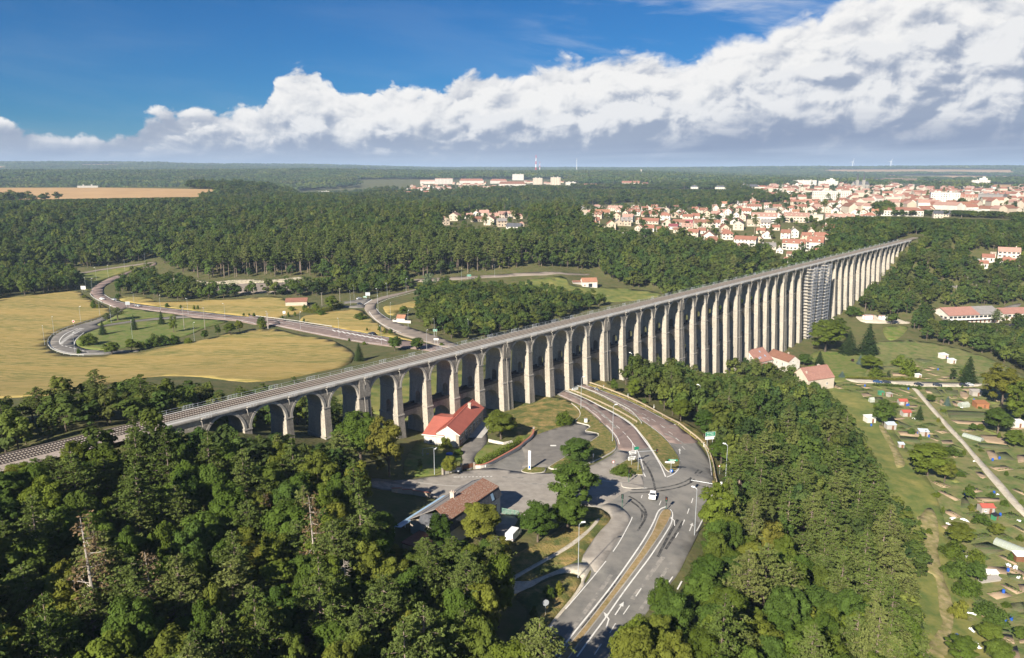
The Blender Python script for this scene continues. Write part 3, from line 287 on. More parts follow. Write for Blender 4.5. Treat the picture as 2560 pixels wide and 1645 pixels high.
 'trees': [('spruce',-69.1,324.1,8.4,2.8,'tall dark spruce standing in the straw field close behind the viaduct'),('fir',-218.7,386.3,8.1,2.5,'dark fir nearest the bend on the lawn inside the loop road'),('fir',-208.4,399.2,9.1,2.2,'slim dark fir in the middle of the lawn inside the loop road'),('fir',-201,415.8,8.1,2.3,'dark fir on the loop lawn close under the main road'),('birch',-184.2,393.6,9.6,2.6,'airy pale birch on the lawn inside the loop road'),('pine',-230.8,425.1,7.9,4.1,'broad spreading pine between the two arms of the loop road'),('pine',-235.5,421.5,5.3,2.6,'smaller pine beside the broad pine between the loop road arms'),('oak',-183.9,347.6,6.8,2.9,'round young tree on the outer verge of the loop road beside a lamp'),('oak',-189.2,339.7,6.8,4.1,'dense round tree standing over the loop road near its end'),('bush',-205.2,340.4,2.9,1.4,'small round shrub between the loop road and the straw field'),('oak',-160,375.6,5.3,2,'small tree at the end of the shrub row on the loop lawn'),('birch',-157.1,385.9,6.3,1.9,'slender tree on the bank below the road bridge'),('oak',-150.9,386.8,7.1,3.5,'bushy tree at the foot of the road bridge'),('oak',-148.6,394.6,7.3,2.2,'tree with a thin top beside the road bridge'),('oak',-140.2,405.6,6.9,2.8,'dark bushy tree at the right end of the road bridge'),('bush',-212,360.6,6.4,4.8,'broad shrub thicket at the bend end of the loop lawn'),('bush',-181.3,351.6,5.3,2.7,'leftmost shrub of the row along the loop lawn'),('bush',-180.2,356.3,4.8,2.7,'second shrub of the row along the loop lawn'),('bush',-177.8,358.6,7.1,3.2,'tall shrub in the row along the loop lawn'),('bush',-175,362.3,6.2,3.5,'widest shrub in the row along the loop lawn'),('bush',-171.1,364.8,5.4,3.3,'last big shrub of the row along the loop lawn'),('bush',-164.9,367,3.1,2.3,'low shrub under the lamp on the loop lawn'),('bush',-293.2,501.3,3.1,2.1,'shrub on the verge below the road sign at the bend'),('bush',-267.3,465.5,5.8,2.2,'dark shrub on the bank beside the pink road'),('bush',-264.4,465.6,3.2,1.6,'low shrub beside the bend of the pink road'),('bush',-270.6,501.5,4.5,2.1,'shrub by the side turning at the bend'),('bush',-211.5,465.3,2.9,1,'tiny tree in the upper straw field'),('bush',-201.7,461.7,3.2,1.1,'left of two small trees in the upper straw field'),('bush',-199.3,461.7,3.5,1,'right of two small trees in the upper straw field'),('bush',-222.8,470.4,3,1.9,'shrub by the lamp in the upper straw field'),('bush',-163.1,441.7,2,0.8,'left of three little bushes by the main road'),('bush',-159.8,441.5,2,0.8,'middle of three little bushes by the main road'),('bush',-155.9,439.1,2.8,1.2,'right of three little bushes by the main road'),('oak',-56.6,347.1,7.9,3.5,'dense round tree between the valley road and the viaduct'),('oak',-46.4,350.1,6.5,3.4,'light leafy tree just behind the viaduct where the roads meet'),('bush',-35.2,361.1,1.8,1.3,'little round tree at the road edge behind the viaduct'),('oak',-113.9,459.4,9.6,4.7,'large dark tree beside the red-roofed shed in the field'),('bush',-138.8,457.9,3.2,2.5,'bush in front of the red-roofed shed'),('bush',-124.6,462.8,4.5,2.5,'bush in the hedge between the shed and the slip road'),('bush',-130.7,459.4,3.9,1.9,'bush beside the right wall of the shed'),('bush',-117.5,445,3.4,3.7,'low hedge bush under the large dark tree by the slip road'),('bush',-89.7,431.4,4.5,4.2,'round bush on the field edge inside the curved road'),('bush',-120.6,420.4,3,0.9,'single little bush in the field between the roads'),('bush',-136.4,431.3,2.7,0.9,'first bush of the line by the lane below the shed'),('bush',-134.6,437.5,3.7,0.9,'second bush of the line by the lane below the shed'),('bush',-131.7,440.8,3.1,0.9,'third bush of the line by the lane below the shed'),('bush',-72.4,395.3,4.5,1.1,'slim bush by the lamp at the valley road junction'),('bush',-69,391.6,3.3,1.1,'bush right of the lamp at the valley road junction'),('bush',-65.8,391.8,3.1,1.6,'wide bush at the valley road junction'),('bush',-80,398.7,2,0.7,'tiny bush on the fence line of the middle field'),('bush',-83.8,370.9,1.8,0.8,'tiny bush on the lower verge of the valley road'),('bush',-74.4,362.6,1.8,1.1,'low round bush on the straw field edge by the valley road'),('bush',-139.9,404.3,6.6,2.8,'bushy tree at the left end of the valley road'),('silver',-61.4,536.7,12.9,5.1,'pale silvery willow rising above the copse'),('oak',-66,442.3,6.7,3,'dark tree beside the little walled house on the curved road'),('oak',-164,516.9,6.1,4.3,'round dark tree below the gravel terrace'),('birch',-159.3,518.8,12.5,2.5,'tall thin tree in front of the gravel terrace'),('oak',-147.9,514.8,7.5,2.5,'pointed dark tree on the gravel terrace edge'),('oak',18.4,198.6,8,4.6,'dense round tree in the lawn beside the old car park'),('oak',14.9,168.5,12.6,6.4,'largest spreading tree at the junction casting a long shadow on the road'),('oak',5.7,150.5,9.6,4.3,'round tree left of the lay-by behind the green gate'),('oak',12.8,157,7.7,4.2,'leafy tree between the lay-by and the spreading junction tree'),('bush',30.3,190.8,3.1,3.5,'trimmed dome shaped shrub on the triangular island'),('oak',-3.5,221,10.7,5.4,'bushy tree on the terrace right of the red-roofed house'),('bush',-19.8,209,5.3,2.2,'shrub against the white gable of the red-roofed house'),('bush',-15.8,206.7,1.9,1.8,'low clipped shrub at the corner of the red-roofed house'),('oak',-17.1,190,5.9,2.2,'dark bushy tree by the garden wall below the house'),('birch',-25.4,191.7,3.4,0.9,'small thin tree on the lawn below the house'),('bush',-9.4,198.4,1.8,0.9,'clipped ball shrub inside the garden wall'),('oak',-40.6,186.9,15.5,6.6,'tall dense tree left of the house under the viaduct'),('oak',-32.6,184.1,18.1,5.3,'yellowish green tall tree nearest the left of the house'),('oak',-7,150,10.5,5.1,'big leafy tree in front of the brown tiled house'),('oak',-15.4,144.7,9.3,3.5,'slender tree in front of the low porch roof'),('oak',-2.6,140.6,6.8,3.3,'yellowish small tree left of the white van'),('oak',-27.1,141.8,10.3,3.1,'dark tree between the dead pine and the glazed roof'),('bush',9.2,130.2,2.8,1.1,'small shrub on the bank beside the lower road'),('bush',7,128.2,3.3,1.2,'shrub in the hollow beside the lower road'),('bush',4,121.9,2.4,0.9,'shrub behind the round mirror sign'),('bush',50.2,269.2,2.3,1,'small bush on the bank beyond the guard rail'),('oak',40.5,281.7,6.1,1.7,'slim young tree on the bank beside the viaduct pier'),('oak',47.1,275.6,8.3,3.3,'round dark tree on the bank with a black shadow'),('bush',17.4,235.2,5.2,3.2,'wild shrub on the grassy bank by the car park'),('oak',59.1,247,8.1,3.4,'young tree just beyond the guard rail on the curve'),('oak',63.7,232.8,9.5,3.7,'leafy tree behind the marker post on the curve'),('oak',63.7,212,8,3.8,'round tree right of the green road sign'),('bluefir',208.2,338.6,4.8,1.8,'bluish conical fir in the allotments right of the gravel path'),('oak',162.4,308.3,12.2,5,'dark dense tree beside the white shed roof'),('fir',183.3,317.3,6.7,2.1,'dark pointed conifer left of the gravel path'),('oak',151.3,252.7,13.5,8.7,'huge dark round tree between the allotments and the grassy track'),('oak',154.8,247.6,8.9,4,'dark tree on the right flank of the huge round tree'),('column',236.1,382.1,6.9,2.1,'column shaped cypress beside the gravel lane'),('column',203.5,385.4,4.7,1.1,'narrow conifer left of the gravel lane'),('fir',241.8,378.1,14.6,5.1,'broad dark spruce over the gravel lane with a deep shadow'),('oak',235.1,339.7,21.5,8.5,'tall tree with yellowish top at the end of the lane'),('oak',225.5,313.3,20.8,7.5,'big tree with a bare leaning trunk beyond the allotments'),('oak',208.4,301.1,12.7,6,'bushy tree below the big tree with the bare trunk'),('oak',205.4,285.8,7.9,4.5,'bushy dark tree by the white tarpaulins'),('oak',202.7,343.4,4.2,2.2,'dark round fruit tree beside the gravel path'),('oak',179.2,331.6,3.3,1.8,'small fruit tree by the red-roofed garden hut'),('bush',190.3,314.3,2.3,1.1,'small dark bush at the gravel path edge'),('oak',198.9,303.2,3.8,1.6,'left of two small round fruit trees'),('oak',202.3,303.5,3.6,1.5,'right of two small round fruit trees'),('oak',197.5,387.4,5.6,5.4,'round garden tree beside the gravel lane'),('oak',201.5,401.5,9.7,6.1,'tall garden tree beyond the farm lawn'),('oak',222.4,411.1,7.4,4.8,'tree at the corner of the upper allotments'),('oak',218.1,393,9.5,6.4,'spreading tree in the upper allotments'),('bluefir',201.6,415,6,2.2,'pale bluish conifer on the edge of the farm lawn'),('purple',199.8,420.7,2.3,1.1,'little purple leaved bush on the farm lawn'),('bluefir',179,387.2,3.3,2,'pale conifer at the lane beside the farmhouse'),('bush',172.3,274.2,4.2,4.3,'bushy thicket beside the gravel path'),('oak',155.3,233.9,5.7,1.9,'small tree at the end of the soil bed'),('oak',150.1,210.7,4.9,2.3,'dark round tree in the lower allotments'),('oak',149.5,217.7,3.7,3.4,'leafy fruit tree next to the red hut'),('bush',155.5,208.1,2.4,1.2,'small dark bush in the lower allotments'),('oak',129.4,198.3,5.4,4.1,'bushy tree beside the grassy track'),('oak',123.9,187.7,5.9,3.9,'dark bushy tree in the hedge of the grassy track'),('oak',135.4,205.4,7.1,4.2,'tree behind the white plastic sheets'),('oak',133.9,194.6,4.6,3.3,'dark fruit tree in the hedge by the allotments'),('oak',128.3,185.6,5.9,2.8,'light green tree in the hedge by the allotments'),('oak',121.4,179,5.6,4.1,'green tree at the hedge above the bean rows'),('oak',121,167.6,4.7,4.6,'spreading low tree over the lower allotments'),('oak',114,157.4,5.5,3.1,'bush like tree in the bottom allotments'),('oak',111.3,149.7,5.6,3,'dark tree at the bottom of the allotments'),('oak',102.9,150.1,6.2,3.6,'bushy tree at the foot of the grassy track'),('bush',113.4,168.3,5.4,2.6,'hedge shrub between the track and the allotments'),('bush',129.2,210.9,2,1.2,'small shrub on the grassy track'),('bush',128.7,215.7,2.1,0.8,'tiny shrub beside the grassy track'),('oak',122.4,158.7,4.2,1.7,'dark shrub tree at the far edge of the allotments'),('fir',176.2,410.6,8.7,3.4,'dark conifer on the lawn behind the farmhouses'),('pine',128.3,385.5,11.1,2.3,'yellowish conifer in front of the farmhouses'),('oak',167,409.6,7,4.2,'garden tree behind the middle farmhouse'),('oak',192.4,441.7,21.3,11,'tall leafy tree at the foot of the viaduct by the lawn'),('fir',205.7,439.6,14.9,6.8,'dark spruce at the back of the farm lawn'),('fir',217.2,438.6,19.1,6.8,'brownish spruce at the back of the farm lawn'),('oak',210,468.8,14.1,7.2,'tree with white blossom in front of the viaduct pier'),('pine',294.4,573.9,11.1,5,'dark pine right beside the last tall piers'),('bush',239.1,509,8.5,6.9,'bushy green tree at the foot of the far piers')],
 'dead_trees': [(-27.9,112.6,14.1,'bare dead trunk with long side branches in the lower left wood',1),(-35.6,121.9,20.9,'half dead brownish pine with bare lower branches',0),(-54.8,101.6,18.1,'tall brownish pine with a long bare trunk at the lower edge',0),(-62.1,99.2,24.1,'big pine with stubs on its bare leaning trunk',0),(-48.9,136.2,13,'thin brown pine below the viaduct',0),(88.3,193.4,8.1,'leaning dead tree with a comb of bare branches on the right slope',1),(123.3,286.2,10.3,'bare leaning trunk at the top of the right wood',1),(66,179.1,10.5,'dead grey conifer among the trees right of the road',1)],
 'left_sky': [(-38.6,-18.7),(-36.4,-18.5),(-35,-18.4),(-33.6,-18.4),(-32.4,-18),(-31.5,-16.7),(-31.1,-16.4),(-29.1,-16.6),(-28.4,-16),(-27.1,-16.3),(-26.8,-17.2),(-25.5,-17.7),(-23.3,-17.6),(-22,-18.1),(-21.2,-19),(-18.3,-19.2),(-16,-20.2),(-14.1,-19.8),(-13.4,-18.9),(-9,-19.2),(-8.8,-22.2),(-5.9,-22.9)],
 'right_sky': [(21.4,-13),(21.9,-13.6),(23.1,-14.8),(24.5,-15.8),(26.1,-17.6),(27.6,-20.1),(29,-22.8),(30.1,-25.8),(31.2,-28.1),(32.2,-31.5),(33.7,-34.9)],
 'copse': [(-55.9,431.6),(-44.7,393.6),(-35.6,377.4),(-23.3,382.6),(4.7,421.6),(37.1,481),(69.7,529.3),(47.4,540.4),(23.6,538.3),(0,537.3),(-23.7,542.4),(-53.7,546.6),(-64.1,533.2),(-65.9,490.1)],
 'rock_wood': [(-270.4,503.6),(-260.2,499.7),(-238.3,493.9),(-217,488.4),(-195.1,494.3),(-175.4,500.1),(-144,505.5),(-115.9,516.5),(-105.4,506.2),(-90.7,517.7),(-73.4,537.1),(-79.3,559.2),(-116.2,560.6),(-140.2,534.3),(-163.1,513.8),(-193.1,511.1),(-211.2,521.7),(-234.8,537.1),(-266.6,575.4),(-301.6,602.2),(-302.4,584),(-290.1,541.6)],
 'left_wood': [(-317.1,374.6),(-305.2,433),(-300.3,447.5),(-297.7,463.2),(-307.4,505.6),(-312.9,529.9),(-338.8,572.5),(-356.9,594.7),(-381.1,593.2),(-469.8,563.3)],
 'shrubs_between': [(-129.7,453.4),(-120.8,448.1),(-110.3,464.5),(-110.4,473.4),(-120.8,473.1),(-128,465.9)],
 'town_zones': {'row':[(-75,757),(-82,847),(-86,1066),(16,1489),(32,1188),(18,742),(-30,697),(-59,729)],'middle':[(74,990),(148,1537),(275,1611),(221,1149),(135,735),(109,722),(83,773)],'suburb':[(226,1412),(308,1373),(389,1349),(495,1366),(598,1477),(591,1274),(500,1016),(366,813),(319,731),(283,662),(262,636),(229,629),(217,667),(188,697),(167,739),(126,752)],'town':[(638,2069),(1185,3103),(1730,3545),(1906,3208),(2073,2750),(782,1031),(633,987),(657,1098),(560,998),(500,1016),(544,1244),(565,1471),(508,1467)],'hill_town':[(-316,1743),(-413,2779),(-369,3160),(-145,3417),(250,3364),(294,2766),(547,2786),(471,2335),(267,2287),(61,2306),(22,2067),(-103,1936),(-209,1789)],'right_houses':[(379,612),(421,628),(460,644),(427,594),(390,597)]},
 'plateau_field': [(-1021.4,1295.1),(-908.5,1332.4),(-881.9,1428.7),(-770.2,1477.8),(-658.3,1528.9),(-1220.1,2809.2),(-1448,2783.5),(-1799.7,2648.4),(-1996,2540.3)],
 'houses': [(-72.9,811.6,10.1,0,'pink','g'),(-66.1,865.2,13.7,0,'pink','g'),(-52.8,904.4,11.2,0,'pink','g'),(-43.1,912.2,10.3,0,'pink','g'),(-34.9,937.3,11.6,0,'pink','g'),(-22.2,891.9,14.1,0,'pink','g'),(-11.2,891.6,10.1,0,'pink','g'),(-1.3,906.6,9.2,0,'pink','g'),(7.7,888.8,11,0,'pink','g'),(-37.6,835.5,15.6,0,'brown','g'),(-23.5,799.7,13.6,0,'brown','g'),(2.3,750.4,15.3,0,'slate','g'),(-10.8,785,9.8,0,'grey','g'),(10.1,786.1,5.3,0,'pink','g'),(33,1108.9,7.5,0,'pink','g'),(47.7,1134.1,15.4,0,'pink','g'),(64.8,1101.1,18.7,0,'pink','g'),(78.1,1098.3,8.7,0,'pink','g'),(164.6,1452.1,16.4,0,'pink','g'),(170.9,1397.8,14.2,0,'pink','g'),(169.9,1231.6,23.6,0,'pink','g'),(180.8,1160.4,11.8,0,'pink','g'),(176.4,1062.8,10.8,0,'pink','g'),(115.4,968.2,21.9,0,'orange','g'),(104.9,905.5,9.2,0,'brown','g'),(86.5,935.8,14.8,0,'beige','g'),(79.7,831.6,10.3,0,'orange','g'),(84.5,784,10.6,0,'orange','g'),(104.4,784.9,10.7,0,'red','g'),(116.1,818.4,11.1,0,'grey','g'),(125.1,817.6,11.1,0,'grey','g'),(124.2,883.8,11,0,'orange','g'),(142.6,840,7.6,0,'red','g'),(132.3,782.8,7.1,0,'orange','g'),(95.6,759.1,7.7,0,'orange','g'),(113.7,748.7,5.1,0,'grey','g'),(177.3,1140,11.6,0,'red','g'),(180.6,1083.2,8.6,0,'pink','g'),(179.5,977.3,19.9,0,'red','g'),(203,1042.7,11.8,0,'red','g'),(207.2,1031.5,11.7,0,'grey','g'),(171.6,969.6,7.7,0,'red','g'),(153.6,842.7,24.8,0,'red','g'),(182.6,888.1,12,0,'red','g'),(204.4,941.2,12.8,0,'beige','g'),(216.7,939.5,14.9,0,'red','g'),(210.8,965.9,6.5,0,'red','g'),(225.4,915.2,9.3,0,'red','g'),(247.8,952.7,9.7,0,'red','g'),(267.5,984,11.1,0,'pink','g'),(293.6,1042,12.9,0,'pink','g'),(219.4,855,6.8,0,'red','g'),(268,893.3,9.1,0,'pink','g'),(268.3,865,8.3,0,'brown','g'),(330,1054.5,11.9,0,'beige','g'),(329,922,9.4,0,'pink','g'),(239.6,841.5,8.6,0,'red','g'),(251.5,834,14.1,0,'red','g'),(242.5,797,13.5,0,'slate','g'),(265,817.6,14.8,0,'beige','g'),(273.7,803.8,10,0,'grey','g'),(278.9,786.3,8,0,'red','g'),(171.4,825.4,13.1,0,'brown','g'),(186.4,830.6,14.1,0,'brown','g'),(202.4,823.6,21.4,0,'purple','g'),(207.5,810.9,20.2,0,'brown','g'),(221.9,810.3,8.2,0,'red','g'),(173.2,798.7,9.5,0,'purple','g'),(173.3,778.7,8.4,0,'brown','g'),(134.5,786.9,9.3,0,'red','g'),(144.5,783.8,10.2,0,'red','g'),(136.9,755.5,7.3,0,'red','g'),(156.3,776.4,11,0,'red','g'),(184.2,784,10.6,0,'pink','g'),(183.8,752.2,11.1,0,'red','g'),(196.9,774.9,9.2,0,'red','g'),(221.9,779.1,9.7,0,'red','g'),(220,770.5,6.5,0,'red','g'),(215.8,745.8,11.4,0,'red','g'),(193,714.5,13.8,0,'brown','g'),(243.4,730,6.2,0,'brown','g'),(256.8,748.3,12.3,0,'red','g'),(257.9,770.3,8.7,0,'red','g'),(272.1,739.5,8.8,0,'brown','g'),(282.2,744.7,10.1,0,'grey','g'),(285.2,719.6,8.6,0,'red','g'),(302.4,751.6,6.4,0,'red','g'),(300.3,731.5,6.6,0,'red','g'),(269.4,654.1,6.3,0,'red','g'),(246.4,654.2,6.3,0,'brown','g'),(242.6,671,5.7,0,'grey','g'),(212.9,698.4,6.7,0,'brown','g'),(218.2,695.4,5.9,0,'brown','g'),(237.7,637.8,4.7,0,'red','g'),(352.9,1207,10.2,0,'pink','g'),(358.9,1199.8,13.5,0,'grey','g'),(362.5,1172.5,11.9,0,'pink','g'),(369.1,1144,22,0,'red','g'),(399.9,1171.4,10.6,0,'pink','g'),(412.3,1165.7,13.2,0,'red','g'),(382.6,1063.7,9.6,0,'pink','g'),(372.6,1072.5,18.2,0,'grey','g'),(401.6,1076.6,10.3,0,'red','g'),(431.6,1137.6,10.3,0,'pink','g'),(475,1249.7,24,0,'red','g'),(505.2,1277.2,17.3,0,'pink','g'),(404.8,1011.7,15.4,0,'red','g'),(445.9,1088,13.1,0,'pink','g'),(434.3,1024.9,11,0,'brown','g'),(450.9,1018.8,13.5,0,'red','g'),(324.1,767.7,10.2,0,'red','g'),(325.6,746.1,14.2,0,'red','g'),(285.1,720.5,9.1,0,'red','g'),(301.3,721.7,15.1,0,'red','g'),(353.1,759.8,10.6,0,'red','g'),(411.9,872.5,9.4,0,'pink','g'),(410.8,858.5,12,0,'red','g'),(457.4,937.6,11.9,0,'orange','g'),(444.6,966,12.2,0,'red','g'),(472.1,1007.1,10.2,0,'pink','g'),(534.6,1128.5,12.1,0,'pink','g'),(573.2,1187.1,15,0,'red','g'),(498.6,1273.1,17.7,0,'red','g'),(507,1254.6,17.4,0,'red','g'),(541.1,1268.5,17.6,0,'brown','g'),(573.7,1307.2,14.9,0,'brown','g'),(537.6,960.8,10.9,0,'slate','g'),(517.2,897.6,15.9,0,'slate','g'),(495.3,869.5,9.9,0,'slate','g'),(627.1,1263.4,11.2,0,'red','g'),(793.1,1473.9,16.8,0,'red','g'),(225.6,715.8,20.7,8.8,'red','g'),(194.2,733.4,17,7.8,'red','g')],
 'blocks': [('apartment_house',282.3,837,27,11.6,'pink','long white apartment house with balconies and pink roof, left of its twin'),('apartment_house',320.7,842.2,27.1,10.7,'pink','long white apartment house with balconies and pink roof beside a bare beige hall'),('apartment_house',361.7,823,29.7,10.2,'pink','white apartment house with dormered pink roof above the tree slope'),('apartment_house',258.2,679.7,19.7,9.5,'red','white block of flats with red roof and side balconies near the viaduct'),('apartment_house',270.7,663.1,14.3,13,'red','tall white block of flats with red roof and end balconies beside a tree slope'),('hall',347.5,855.8,16.2,6.9,'beige','windowless beige hall beside the pink roofed flats'),('apartment_block',591.7,1391,66.8,19.3,'flat','big white flat roofed apartment block in the town'),('apartment_block',654.7,1336.4,19.4,10.7,'flat','smaller beige flat block with green balconies left of its neighbour'),('apartment_block',593.1,1169.3,21.4,14.4,'flat','beige flat block with green balconies and blank end wall'),('school',478.3,916.7,46.4,10.4,'red','long white school with two window rows and hipped red roof'),('office_building',708,1227.5,41.1,19.6,'flat','white glazed office building with a grid of windows'),('apartment_house',816.9,1348.6,33.2,14.1,'red','long cream building with red dormered roof right of the glazed offices'),('theatre',843.8,1324.7,38.5,14.6,'slatewall','grey slanting modern building at the right of the town'),('low_shop',570.1,920.8,13.4,6.5,'flat','low white and red building beside the railway yard'),('hospital',1643.3,2643.7,55.1,20.6,'flat','stepped white hospital block on the town skyline'),('long_house',1072.1,2743.3,65.8,18,'flat','long white block at the upper edge of the town left of the church'),('long_house',1088,2594.1,62.3,17,'flat','white stepped block behind the red roofs of the old town'),('long_house',1289,2616.8,82.6,10.2,'red','long cream building with wide pinkish roof right of the church'),('long_house',705.7,1830.6,13.9,13.4,'flat','tall cream end wall left of the big white block'),('villa',512.5,2115.2,20,12.1,'slate','white villa with slate roof standing alone among trees'),('villa',560.5,2206.5,16.7,12.6,'slate','narrow white villa with slate roof right of the lone villa'),('villa',576,2172,35.7,10.1,'red','white house with red roof in the row on the wooded crest'),('villa',583,2104.3,29.2,11,'slate','white house with slate roof in the row on the wooded crest'),('town_hall',620.9,1966.9,46,17.7,'slate','ornate cream building with corner turret on the crest'),('apartment_block',968.8,2903.5,38.5,14.1,'flat','white flat block standing behind the turreted building'),('office_building',776,2165.8,27.4,10,'flat','white building with dark window band under the town crest'),('long_house',1126,2928.8,66.6,13.2,'flat','long white block on the crest behind the dark band building'),('long_house',413.5,2621.8,62.9,16.9,'red','cream block with red roof at the wooded crest left of the villas'),('long_house',467.6,2709.6,41.1,9.9,'red','pale block right of the cream crest block'),('long_house',310.3,2496.9,42.6,7.6,'red','long low pink roofed building at the crest'),('long_house',334.3,2308.9,36.5,9.6,'red','low red roofed building below the cream crest block'),('long_house',-337,3007.9,59,15.1,'pink','low pink roofed barracks leftmost on the hilltop'),('apartment_block',-267.4,2963.5,69.8,20.9,'pinkflat','white hilltop slab with pinkish roof left of the barracks range'),('barracks',-159.2,2969.1,95.2,20.2,'red','long white hilltop range with red hipped roof'),('barracks',-53.1,3000.4,66.7,17.7,'red','second white hilltop range with red roof left of the tower block'),('tower_block',26.8,3356.2,50.5,26.5,'flat','white tower block standing highest on the hilltop'),('barracks',0.7,2429.9,85.8,19.9,'brown','long brown roofed range below the white tower block'),('tower_block',96.5,2844,35.7,24,'flat','left of two square cream tower blocks on the crest'),('tower_block',150.8,2614.3,34.2,29.6,'flat','right of two square cream tower blocks on the crest'),('apartment_block',193.9,2485,34.1,15.7,'flat','low white flat block right of the square tower blocks'),('long_house',272.4,2517.3,65.9,9.5,'red','long low red roofed range at the right of the crest'),('depot',-634.7,2648.3,98,9.5,'flat','low white works building on the valley floor far left of the town'),('farm_shed',-928.2,1647.9,39.5,4.2,'flat','low pale sheds with green roof on the wheat field edge')],
 'fill_hill': [(-355,2740),(-370,2787),(-341,2865),(-316,2770),(-294,2700),(-335,2438),(-304,2153),(-321,2452),(-292,2295),(-273,2243),(-306,2623),(-259,2320),(-270,2538),(-269,2658),(-222,2251),(-210,2044),(-196,2035),(-207,1901),(-215,1877),(-235,1885),(-305,2047),(-271,1847),(-261,1844),(-254,1867),(-296,1936),(-281,1779),(-295,1804),(-296,1755),(-304,1735),(-263,1719),(-257,1755),(-229,2448),(-229,2596),(-192,2270),(-193,2119),(-170,2103),(-225,2935),(-207,2884),(-188,2768),(-173,2758),(-159,2757),(-141,2685),(-133,2811),(-119,2746),(-105,2740),(-106,2978),(-161,2373),(-142,2258),(-124,2206),(-116,2317),(-98,2261),(-86,2316),(-72,2265),(-61,2265),(-56,2430),(-42,2215),(-26,2315),(-18,2375),(15,2218),(56,3066),(66,3002),(79,3062),(129,2926),(137,2860),(204,3037),(311,3355),(328,3403),(370,3390),(-322,1814),(-323,1710)],
 'fill_village': [(-1456,2829),(-1431,2814),(-1422,2833),(-1402,2830),(-1390,2842),(-1371,2840),(-1358,2851),(-1286,2840),(-1270,2846),(-1996,3395),(-1993,3441)],
 'church': (972.3,2104.1),
 'huts': [('hut_red',186.4,337.1,3.8,'red roofed grey garden hut nearer the gravel lane'),('hut_red',179.6,321,3.8,'red roofed garden hut left of the pointed conifer'),('hut_red',155.7,224.3,4.1,'red roofed grey hut near the leafy fruit tree'),('hut_white',158.5,311.1,4.1,'shed with large pale flat roof at the head of the grassy track'),('hut_white',256.7,417.5,3.8,'little white garden shed in the upper allotments'),('hut_white',258,428.2,4.5,'open white shelter at the back of the upper allotments'),('hut_grey',186.4,349.8,2.5,'pale box shed beside a green tarpaulin'),('hut_green',183.5,352.4,2.5,'bright green tarpaulin shelter near the gravel lane'),('glass',215.2,335.9,4.2,'small gabled glass greenhouse in the right allotments'),('glass',172.9,340.1,2.2,'tiny glass frame among the left allotments'),('tunnel',193.5,293.1,3.9,'rounded plastic garden tunnel beside the dug bed'),('tunnel',149.7,201.9,4.5,'long ribbed plastic tunnel beside the brown cabin'),('hut_brown',147.8,195.7,3.3,'brown garden cabin with white roof at the picture edge'),('hut_orange',222.9,334.9,5.6,'orange shed with collapsed front under the big tree'),('hut_blue',174,295.9,3.7,'shed with bluish white sheet roof among the allotments'),('hut_blue',156.8,281.2,2,'narrow pale sheet roof shed by the grassy track'),('hut_blue',163.7,303.3,4,'lean-to with pale blue sheets beside the grassy track'),('hut_grey',231.6,353.6,4.6,'grey plank shelter at the end of the lane'),('hut_white',222.7,309.6,5.6,'white tarpaulin roof below the leaning trunk'),('hut_blue',210.6,288.8,2.8,'pale blue roofed shed at the right picture edge'),('hut_white',134.1,187.8,4.3,'long white covered bed in the lower allotments'),('hut_grey',131.9,183.7,6,'glazed low cold frame in the lower allotments'),('hut_white',220,385.9,2.7,'pale hut beside the gravel lane'),('hut_black',155.8,220.1,2,'dark hut with green front near the red hut')],
 'barrels': [(188.7,336.7),(187.6,336.2),(162.3,304.4),(239.9,402.7),(182.7,368.4),(172.6,298.3),(175.3,294.8),(186.3,269.8),(190.3,271.9),(225.6,346.1),(156.7,306.8),(202.3,362.9),(259.4,427.4),(140.3,190.3),(125.9,167.1),(123.5,165.8),(107.3,159),(156.1,237.3),(131.9,179.4),(167.3,239.2),(158,224.8),(158.9,222.8),(147.8,198.7)],
 'sheets': [(181.3,317.8),(182.7,317.5),(184.3,317.1),(221.2,336.7),(212.8,334.6),(178.1,267.9),(141.9,220.2),(138.3,216.5),(133.3,201.3),(132.8,198),(127.7,190),(117.2,169.4),(113,162.2),(110.7,156.8),(110.2,155.3),(145.1,219.3),(145.6,218.7),(162.7,219.3),(167.9,238.1),(165.2,237.4),(142.4,193.3),(143.5,192),(140.9,186.8)],
 'right_houses': [((419.1,623.9),15.6,'pink'),((411.6,613.6),12.1,'red'),((418,612.7),6.4,'red'),((400.1,620.6),9.4,'red'),((390.1,611.3),8.5,'red'),((408.1,627),4.4,'beige'),((447.3,688.5),11.3,'beige'),((454.7,681.1),12.9,'beige'),((474.3,692.4),10.5,'red')],
 'farm_sheds': [(138.9,398),(148.7,379.2),(130.6,411.6)],
 'ruin': ((60.4,574.1),(51.6,576)),
 'walled': (-64.8,423.9),
 'containers': [(259.8,503.8),(246.7,502)],
 'shed': [(-146.9,472.3),(-133.5,474.6)],
 'poles': [(297.6,552.9),(341.5,562.7),(358,576.9),(373.2,573.8),(314.6,561.6),(309.1,560),(358.3,565.4),(-123.3,473),(-136.6,404.3),(-136.2,404.3)],
 'masts': [(245.9,7777.2),(281.4,7660.8),(672,7875.1)],
 'turbines': [(3569.2,7945.1),(3837.4,7680.2),(668,3909.6)],
}
# ------------------------------------------------------------------ helpers
def new_obj(name,me,parent=None):
 o = bpy.data.objects.new(name,me)
 COL.objects.link(o)
 if parent is not None:
  o.parent = parent
 return o

def tag(o,label=None,cat=None,group=None,kind=None):
 if label: o['label'] = label
 if cat: o['category'] = cat
 if group: o['group'] = group
 if kind: o['kind'] = kind
 return o

def thing(name,label,cat,loc=(0,0,0),rz=0.0,group=None):
 o = new_obj(name,None)
 o.location = loc
 o.rotation_euler = (0,0,rz)
 o.empty_display_size = 0.3
 return tag(o,label,cat,group)

